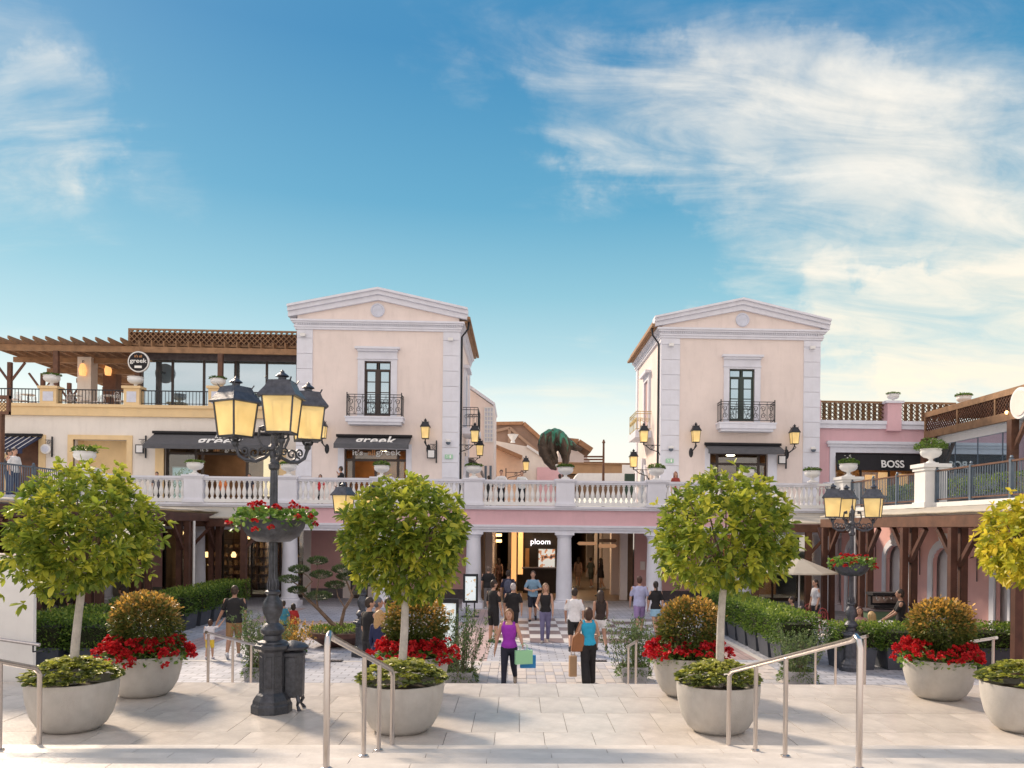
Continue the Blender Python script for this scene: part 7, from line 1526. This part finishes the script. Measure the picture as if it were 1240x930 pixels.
    if kind in ('tank', 'crop'): secs.append((0, lean, Z(.802), .078*H, .048*H+e*.5))
    else: secs.append((0, lean, Z(.833), .042*H, .040*H))
    tors(g, secs, 20)
    if kind in ('tee', 'long'):
        for s in (-1, 1):
            el, hd = hands[s]; E = shs[s].lerp(el, .72); caps(g, shs[s]+Vector((-s*.012*H, 0, .002*H)), E, .031*H+e*.3, .030*H+e*.35)
            if kind == 'long': caps(g, shs[s], el, .033*H+e*.3, .029*H); caps(g, el, hd.lerp(el, .08), .028*H, .021*H)
    if kind == 'tank':
        for s in (-1, 1): caps(g, (s*.058*H, lean+.022*H, Z(.785)), (s*.060*H, lean, Z(.822)), .026*H, .020*H); caps(g, (s*.058*H, lean-.028*H, Z(.785)), (s*.060*H, lean, Z(.822)), .026*H, .020*H)
    remesh(g.build('top', c, t), vx)
    # ---- bottom
    c = cm('cloth_%.2f_%.2f_%.2f' % botc, botc); g = MB()
    up_ = hz+(.03 if kind != 'crop' else .06)*H
    tors(g, [(0, 0, hz-.075*H, bw*.8, .058*H)]+[(q[0], q[1], q[2], q[3]+.006*H, q[4]+.006*H) for q in ts[1:3]]+[(0, 0, up_, (wst+.016*H), .060*H)], 20)
    if bot == 'skirt':
        a_, b_ = legs[-1], legs[1]; zz_ = min(a_[1].z, b_[1].z)+.09*H; tors(g, [(0, 0, zz_, .115*H, .095*H), (0, 0, hz-.05*H, .108*H, .078*H), (0, 0, up_, wst+.014*H, .06*H)], 20)
    else:
        for s in (-1, 1):
            hip, kn, an, fd = legs[s]
            if bot == 'shorts': caps(g, hip, hip.lerp(kn, .86), .060*H, .050*H)
            elif bot == 'miniskirt': caps(g, hip, hip.lerp(kn, .45), .060*H, .056*H)
            elif bot == 'trousers': caps(g, hip, kn, .060*H, .042*H); caps(g, kn, an+Vector((0, 0, .005*H)), .042*H, .031*H)
            elif bot == 'wide': caps(g, hip, kn, .062*H, .056*H); caps(g, kn, an-Vector((0, 0, .005*H)), .056*H, .060*H)
    remesh(g.build('bottom', c, t), vx)
    # ---- shoes
    sc_ = cm('shoe_%.2f_%.2f_%.2f' % shoe, shoe, .6)
    for s in (-1, 1):
        hip, kn, an, fd = legs[s]; g = MB(); caps(g, an-fd*.025*H-Vector((0, 0, .020*H)), an+fd*.09*H-Vector((0, 0, .024*H)), .027*H, .022*H); g.build('shoe', sc_, t, smooth=True)
    # ---- hair
    hm_ = mat('hair_%.2f_%.2f_%.2f' % hairc, hairc, .55, var=.35, scale=18, stretch=(6, 6, 1)); g = MB()
    if hair != 'bald':
        g.ell(hp((0, -.008, .014)), .051*H, .058*H, .062*H, 14, 10); g.ell(hp((0, -.020, -.015)), .047*H, .044*H, .048*H, 12, 8)
        if hair == 'bob': caps(g, hp((0, -.03, .01)), hp((0, -.03, -.06)), .055*H, .050*H); [caps(g, hp((s*.038, -.005, .02)), hp((s*.044, .0, -.055)), .022*H, .020*H) for s in (-1, 1)]
        if hair == 'long': caps(g, hp((0, -.03, .01)), hp((0, -.045, -.12)), .052*H, .050*H); caps(g, hp((0, -.045, -.12)), hp((0, -.055, -.21)), .048*H, .022*H); [caps(g, hp((s*.040, -.008, .02)), hp((s*.048, -.01, -.11)), .020*H, .018*H) for s in (-1, 1)]
        if hair == 'tail': caps(g, hp((0, -.055, .01)), hp((0, -.075, -.08)), .020*H, .016*H); caps(g, hp((0, -.075, -.08)), hp((0, -.065, -.16)), .018*H, .006*H)
        remesh(g.build('hair', hm_, t), vx)
    if face:
        g = MB(); [g.ell(hp((s*.019, .053, .006)), .0065*H, .003*H, .0035*H, 8, 6) for s in (-1, 1)]; g.build('eyes', M['frame'], t); g = MB(); [g.bar(hp((s*.010, .056, .018)), hp((s*.028, .051, .019)), .004*H) for s in (-1, 1)]; g.build('eyebrows', hm_, t); MB().ell(hp((0, .053, -.031)), .014*H, .004*H, .004*H, 8, 6).build('mouth', mat('lips', (.38, .12, .10), .5), t)
    t['_h'] = H; INF[t.name] = dict(sh=shs, hands=hands, H=H, Z=Z, hz=hz)
    return t
INF = {}
def at_feet(px, py): return GP(px, py, 0)
def mesh_obj(b, name, m, t): return b.build(name, m, t)
def bag(x, y, z, rz, w, h, d, m, lab, handles=True, name='shopping_bag', cat='bag'):
    t = thing(name, lab, cat, (x, y, z), rz); MB().prism_y([(-w/2, 0), (w/2, 0), (w/2, h), (-w/2, h)], -d/2, d/2).build('bag_body', m, t)
    if handles:
        for yy in (-d/2+.005, d/2-.005): MB().path([(-w*.22, yy, h-.02), (-w*.2, yy, h+.10), (0, yy, h+.15), (w*.2, yy, h+.10), (w*.22, yy, h-.02)], .005, 5).build('handle', m, t)
    return t
def handpos(t, s):
    h = INF[t.name]['hands'][s][1]; return (t.matrix_basis @ h) if False else (Matrix.Translation(t.location) @ Matrix.Rotation(t.rotation_euler.z, 4, 'Z') @ h)
# woman in purple walking towards the viewer
x, y = at_feet(616, 833); p1 = person(x, y, 0, PI-.12, 'woman in purple top and dark trousers holding green and blue shopping bags', 1.66, True, 'walk', .30, ('tank',), (.30, .03, .42), 'trousers', (.012, .014, .03), 'bob', (.22, .11, .05), shoe=(.35, .28, .22), arms={-1: ((-.06, .02, -.16), (-.09, .12, -.22)), 1: ((.06, -.04, -.17), (.09, -.06, -.33))}, face=True, fine=.009)
h = handpos(p1, -1); bag(h.x+.03, h.y-.03, h.z-.40, .25, .36, .28, .10, mat('mint_paper', (.30, .62, .36), .6), 'mint green shopping bag carried by the woman in purple'); bag(h.x+.12, h.y+.1, h.z-.50, .1, .32, .26, .10, mat('blue_paper', (.02, .22, .52), .6), 'bright blue shopping bag behind the mint green one')
x, y = at_feet(712, 829); p2 = person(x, y, 0, .08, 'woman in turquoise sleeveless top and wide black trousers walking away', 1.64, True, 'walk', .18, ('tank',), (.02, .34, .56), 'wide', (.012, .011, .013), 'bob', (.05, .022, .014), shoe=(.3, .2, .15), arms={-1: ((-.06, .0, -.16), (-.09, .03, -.30)), 1: ((.05, .03, -.16), (.0, .12, -.18))}, fine=.009)
h = handpos(p2, -1); bag(h.x-.02, h.y, h.z-.66, .1, .16, .44, .12, mat('kraft_paper', (.40, .26, .15), .75, var=.1), 'brown kraft paper bag hanging from the hand of the woman in turquoise')
sh = p2.location; t = thing('shoulder_bag', 'tan leather tote on the shoulder of the woman in turquoise', 'bag', (x-.22, y-.04, .72), .1); mm = mat('tan_leather', (.30, .12, .045), .5, var=.15, bump=.2); MB().prism_y([(-.16, 0), (.14, 0), (.12, .34), (.0, .42), (-.12, .32)], -.07, .07).build('bag_body', mm, t, bevel=.02); MB().path([(-.10, 0, .30), (.02, 0, .60), (.06, .0, .66), (.10, .0, .58), (.10, 0, .30)], .012, 6).build('strap', mm, t)
x, y = at_feet(695, 790); person(x, y, 0, -.1, 'man in white t-shirt and black shorts walking away in the centre', 1.74, False, 'walk', .32, ('tee',), (.75, .74, .76), 'shorts', (.012, .011, .013), 'short', (.025, .015, .01), skin=skin2, shoe=(.06, .05, .05))
x, y = at_feet(727, 788); person(x, y, 0, .1, 'long haired woman in dark top and white shorts beside the man in white', 1.66, True, 'walk', -.28, ('tank',), (.03, .018, .016), 'miniskirt', (.72, .70, .70), 'long', (.035, .018, .012), skin=skin2, shoe=(.05, .04, .04))
x, y = at_feet(774, 768); person(x, y, 0, .0, 'tall man in lilac t-shirt and purple shorts walking away', 1.84, False, 'walk', .25, ('tee',), (.42, .44, .66), 'shorts', (.30, .21, .42), 'short', (.07, .03, .02), shoe=(.6, .6, .6), widen=1.08)
x, y = at_feet(794, 770); person(x, y, 0, .15, 'woman in black top and light blue skirt beside the man in lilac', 1.70, True, 'walk', .2, ('tee',), (.012, .012, .014), 'skirt', (.30, .50, .66), 'tail', (.02, .012, .01), shoe=(.5, .5, .5))
x, y = at_feet(597, 778); person(x, y, 0, -.75, 'man in black t-shirt and black shorts turned towards the right', 1.80, False, 'stand', .1, ('tee',), (.010, .010, .012), 'shorts', (.010, .010, .012), 'short', (.03, .018, .012), shoe=(.05, .12, .05), turn=-.3)
x, y = at_feet(621, 775); person(x, y, 0, .1, 'grey haired man in black t-shirt behind the woman in purple', 1.68, False, 'walk', .2, ('tee',), (.010, .010, .012), 'trousers', (.02, .02, .025), 'short', (.45, .42, .42), widen=1.12)
x, y = at_feet(615, 751); pb = person(x, y, 0, .0, 'man in dark t-shirt carrying a grey backpack under the arcade', 1.80, False, 'walk', .22, ('tee',), (.02, .02, .05), 'shorts', (.02, .018, .02), 'short', (.03, .02, .014)); t = thing('backpack', 'grey backpack worn by the man under the arcade', 'backpack', (x, y-.2, 1.08)); MB().ell((0, 0, .18), .16, .10, .24).build('pack', mat('grey_blue_cloth', (.09, .10, .16), .85, var=.3, scale=9), t, smooth=True); [MB().path([(s*.09, .06, .36), (s*.11, .2, .40), (s*.11, .26, .2)], .018, 5).build('strap', M['iron'], t) for s in (-1, 1)]
x, y = at_feet(591, 737); person(x, y, 0, .1, 'man in dark shirt and grey trousers beside the left passage column', 1.74, False, 'stand', .1, ('tee',), (.015, .014, .016), 'trousers', (.16, .15, .15), 'short', (.2, .15, .12), widen=1.15, fine=.014)
x, y = at_feet(645, 752); person(x, y, 0, PI-.05, 'man in blue t-shirt with folded hands walking out of the passage', 1.80, False, 'walk', .25, ('tee',), (.20, .34, .48), 'shorts', (.012, .014, .03), 'short', (.10, .06, .04), arms={-1: ((-.05, .05, -.15), (.08, .13, -.17)), 1: ((.05, .05, -.15), (-.08, .13, -.18))}, face=True, shoe=(.02, .02, .03))
x, y = at_feet(660, 778); person(x, y, 0, PI, 'woman in black top and grey violet trousers walking towards the viewer', 1.72, True, 'walk', .12, ('tank',), (.012, .010, .012), 'trousers', (.16, .15, .27), 'long', (.25, .15, .09), arms={1: ((.06, .0, -.16), (.04, .10, -.20))}, face=True, shoe=(.35, .32, .30))
x, y = at_feet(283, 796); dad = person(x, y, 0, .12, 'man in navy t-shirt and tan cargo shorts leading a small child by the hand', 1.80, False, 'walk', .22, ('tee',), (.008, .011, .022), 'shorts', (.28, .16, .07), 'short', (.05, .03, .02), arms={-1: ((-.05, .03, -.16), (-.12, .05, -.30))}, shoe=(.62, .64, .68), skin=skin2, widen=1.1, fine=.009)
x, y = at_feet(254, 798); person(x, y, 0, .1, 'small child in white t-shirt and yellow shorts holding the hand of the man in navy', .98, False, 'walk', .2, ('tee',), (.70, .68, .72), 'shorts', (.72, .52, .06), 'bob', (.08, .035, .02), arms={1: ((.08, .0, .02), (.20, .0, .18))}, shoe=(.7, .65, .7), widen=1.15, fine=.009)
x, y = XZ(355, 760, 23.5)[0], 23.5; person(x, y, 0, .3, 'child in red top near the cloud pruned tree', 1.15, True, 'stand', .1, ('tee',), (.50, .03, .03), 'trousers', (.03, .03, .04), 'bob', (.03, .02, .015)); x = XZ(343, 760, 23.2)[0]; person(x, 23.2, 0, .2, 'person in teal top bending behind the lamp post', 1.25, True, 'stand', .1, ('tee',), (.04, .22, .32), 'trousers', (.03, .03, .05), 'short', (.03, .02, .015))
Yg = 17.6
for px, dy, lab, kw in ((447, .3, 'man in black t-shirt standing in the group by the corten bowl', dict(H=1.80, rz=-.8, topc=(.010, .010, .011), turn=-.3)), (457, .6, 'man in grey blue cap and dark shirt in the group by the corten bowl', dict(H=1.78, rz=-1.2, topc=(.03, .04, .07), hairc=(.12, .13, .16))), (471, .5, 'man in pale shirt at the right of the group by the corten bowl', dict(H=1.78, rz=1.2, topc=(.6, .6, .62)))):
    rz = kw.pop('rz'); hairc = kw.pop('hairc', (.03, .02, .014)); person(XZ(px, 740, Yg+dy)[0], Yg+dy, 0, rz, lab, pose='stand', ph=.1, bot='trousers', botc=(.02, .02, .03), hairc=hairc, hair='short', **kw)
person(XZ(460, 745, 17.0)[0], 17.0, 0, -.3, 'blond long haired woman in navy top seen from behind near the left planter', 1.62, True, 'stand', .1, ('long',), (.012, .018, .07), 'trousers', (.3, .35, .5), 'long', (.42, .26, .12), turn=-.4)
# passage walkers, deep in the shade
for px, Yp, c, lab, fem, b in ((700, 47, (.35, .22, .16), 'woman in sandy dress far inside the right passage', True, 'skirt'), (715.5, 47, (.10, .11, .09), 'man in khaki shirt far inside the right passage', False, 'shorts'), (728, 46, (.02, .015, .015), 'woman in black dress walking deep in the passage', True, 'skirt'), (746, 55, (.015, .012, .012), 'dark figure farthest down the right passage', False, 'trousers'), (757, 49, (.4, .3, .26), 'person beside the pillar inside the right passage', True, 'trousers'), (604, 44.5, (.10, .05, .04), 'dim figure behind the backpack man in the left passage', True, 'trousers')):
    person(XZ(px, 700, Yp)[0], Yp, 0, .1*px % 1, lab, 1.72, fem, 'walk', .2, ('tank' if fem else 'tee',), c, b, tuple(v*.8 for v in c), 'long' if fem else 'short', (.04, .025, .02), fine=.018)
# upper terrace people behind the balustrade
def up_(px, Y, lab, c, fem=False, hair='short', hc=(.03, .02, .014), rz=PI, **k): person(XZ(px, 580, Y)[0], Y, 4.28, rz, lab, k.pop('H', 1.70), fem, k.pop('pose', 'stand'), .1, ('tee',), c, 'trousers', (.02, .02, .03), hair, hc, fine=.014, face=k.pop('face', True), **k)
up_(413, 36.2, 'person in black at the balustrade before the left tower door', (.012, .012, .014), rz=1.3, arms={1: ((.05, .06, -.14), (.02, .15, .02))}, H=1.66)
up_(607, 35.6, 'man in white shirt leaning on the balustrade, left of two', (.75, .74, .74), arms={-1: ((-.06, .06, -.12), (.05, .14, -.14)), 1: ((.06, .06, -.12), (-.05, .14, -.13))}, H=1.55); up_(632, 35.6, 'man in white shirt leaning on the balustrade, right of two', (.72, .74, .72), arms={-1: ((-.06, .06, -.12), (.05, .14, -.10)), 1: ((.08, .06, -.08), (.02, .12, .05))}, H=1.53)
up_(818, 36.0, 'red haired woman behind the balustrade left of the right tower door', (.30, .04, .03), True, 'long', (.16, .04, .02), H=1.60)
up_(388, 37.5, 'person in red top seen through the balusters left of the left tower door', (.55, .02, .03), True, 'bob', (.05, .03, .02), H=1.38)
up_(592, 38, 'person in black seen through the balusters before the street house', (.015, .015, .02), H=1.45, rz=.4); up_(678, 40.5, 'person in white beside the foot of the bronze sculpture', (.7, .7, .7), H=1.72, rz=.4)
up_(270, 40.2, 'person in orange top before the grey awning shop', (.65, .20, .06), True, 'short', H=1.45); up_(302, 39.5, 'person with dark hair before the grey awning shop window', (.03, .03, .05), H=1.5); up_(190, 39.0, 'person in grey before the yellow framed shop', (.12, .12, .14), H=1.5)
def upl(px, py_head, X, lab, c, H=1.72, **k):
    y, z = YZ(px, py_head, X); person(X, y, z-H, k.pop('rz', 1.8), lab, H, k.pop('fem', False), 'stand', .1, ('tee',), c, 'trousers', (.02, .025, .05), k.pop('hair', 'short'), k.pop('hc', (.03, .02, .014)), fine=.012, face=True, arms=k.pop('arms', None), turn=k.pop('turn', 0))
for (px, lab, c, rz) in ((30, 'waiter in white shirt leaning on the left terrace railing', (.74, .74, .74), -1.9), (23, 'person in dark shirt behind the waiter on the left terrace', (.03, .03, .04), -1.2), (2, 'person in grey and jeans at the far left of the left terrace', (.25, .25, .26), -1.6)):
    X = -17.55 if px != 23 else -18.1; Yq = X*1000/(px-627)*1.0; person(X, Yq, 4.28, rz, lab, 1.66, False, 'stand', .1, ('tee',), c, 'trousers', (.03, .05, .12), 'short', (.05, .03, .02), fine=.012, face=True)
# cafe guests and staff on the right
def gst(px, Y, lab, c, pose='sit', rz=0, fem=False, hair='short', hc=(.03, .02, .014), H=1.7, **k): person(XZ(px, 700, Y)[0], Y, 0, rz, lab, H, fem, pose, .15, (k.pop('kind', 'tee'),), c, k.pop('bot', 'trousers'), k.pop('bc', (.03, .03, .04)), hair, hc, fine=.012, face=k.pop('face', True), **k)
gst(1091, 21.6, 'barista in black t-shirt and apron working at the bar counter', (.012, .012, .013), 'stand', 1.2, H=1.80, skin=skin2, arms={-1: ((-.03, .08, -.14), (-.02, .2, -.22)), 1: ((.04, .08, -.14), (.03, .2, -.24))}, widen=1.05)
gst(1056, 20.9, 'blond long haired woman seated with her back to the viewer', (.62, .46, .44), 'sit', .3, True, 'long', (.50, .33, .15), face=False); gst(1041, 22.3, 'dark haired woman in patterned top seated facing the viewer', (.42, .22, .20), 'sit', 2.9, True, 'long', (.08, .03, .02))
gst(972, 21.9, 'guest in white t-shirt seated with back to the viewer behind the hedge', (.74, .74, .76), 'sit', .0, hair='short', face=False, H=1.78, widen=1.1); gst(988, 27.5, 'waitress with white top and dark apron between the pergola posts', (.55, .55, .58), 'stand', 1.8, True, 'tail', bc=(.02, .02, .03)); gst(960, 25.6, 'guest in black leaning over a table at the right cafe', (.02, .02, .02), 'sit', 1.2); gst(926, 25.2, 'guest in grey at the left end of the right cafe', (.16, .18, .2), 'sit', 2.6); gst(1104, 21.9, 'guest face just above the ball shrub beside the barista', (.3, .25, .24), 'sit', 2.8, H=1.6); gst(1033, 23.6, 'guest in pink seated behind the right street lamp', (.5, .25, .28), 'sit', 1.0, True, 'bob')
# guests in the shaded left cafe
for px, Y, c, rz, lab in ((66, 21.2, (.015, .012, .014), 2.0, 'guest in black with raised arm at the far left cafe table'), (102, 22.0, (.30, .01, .08), 2.6, 'guest in crimson top at the left cafe'), (84, 24, (.03, .03, .04), 1.0, 'dim guest behind the crimson one at the left cafe'), (163, 25.2, (.12, .09, .10), 3.0, 'dark haired woman resting at the left cafe beside the shrub'), (176, 26.5, (.25, .20, .18), 2.2, 'guest behind the golden ball shrub at the left cafe'), (148, 27.5, (.05, .05, .06), 1.5, 'dim guest deep in the left cafe')):
    gst(px, Y, lab, c, 'sit', rz, px in (102, 163), 'long' if px == 163 else 'short')
gst(258, 37, 'dim seated guest behind the hedge boxes near the left arcade column', (.3, .25, .2), 'sit', 2.8, H=1.6)
# headless shop dummy in the left arcade window
x = XZ(219, 700, 39.9)[0]; t = thing('shop_mannequin', 'shop dummy in white top and beige trousers behind the left arcade window', 'mannequin', (x, 39.9, .25)); g = MB(); tors(g, [(0, 0, .95, .15, .11), (0, 0, 1.1, .13, .1), (0, 0, 1.35, .18, .11), (0, 0, 1.45, .12, .08), (0, 0, 1.55, .05, .05)]); g.ell((0, 0, 1.65), .08, .09, .11); g.build('torso', M['cream'], t, smooth=True); g = MB(); [caps(g, (s*.08, 0, .92), (s*.11, 0, .05), .09, .06) for s in (-1, 1)]; g.build('trousers', mat('beige_cloth', (.45, .34, .22), .8), t, smooth=True); MB().lathe([(.3, 0), (.3, .03)], 16).build('base', M['iron'], t)
# small interior lights of the left arcade shops
for i, (px, py, Y) in enumerate(((255, 684, 42), (283, 672, 42.5), (250, 672, 43), (219, 645, 41), (236, 674, 42.6), (300, 650, 42))):
    x, z = XZ(px, py, Y); t = thing('shop_lamp', 'small warm lamp glowing inside the left arcade shop, %s from the left' % ordn[sorted([255, 283, 250, 219, 236, 300]).index(px)], 'lamp', (x, Y, z)); MB().lathe([(.10, -.12), (.14, 0), (.06, .16)], 10).build('lamp_shade', M['warm'], t); MB().path([(0, 0, .16), (0, 0, 3.98-z)], .01, 5).build('cord', M['iron'], t)
for a in list(bpy.data.objects):
    if '_h' in a: del a['_h']
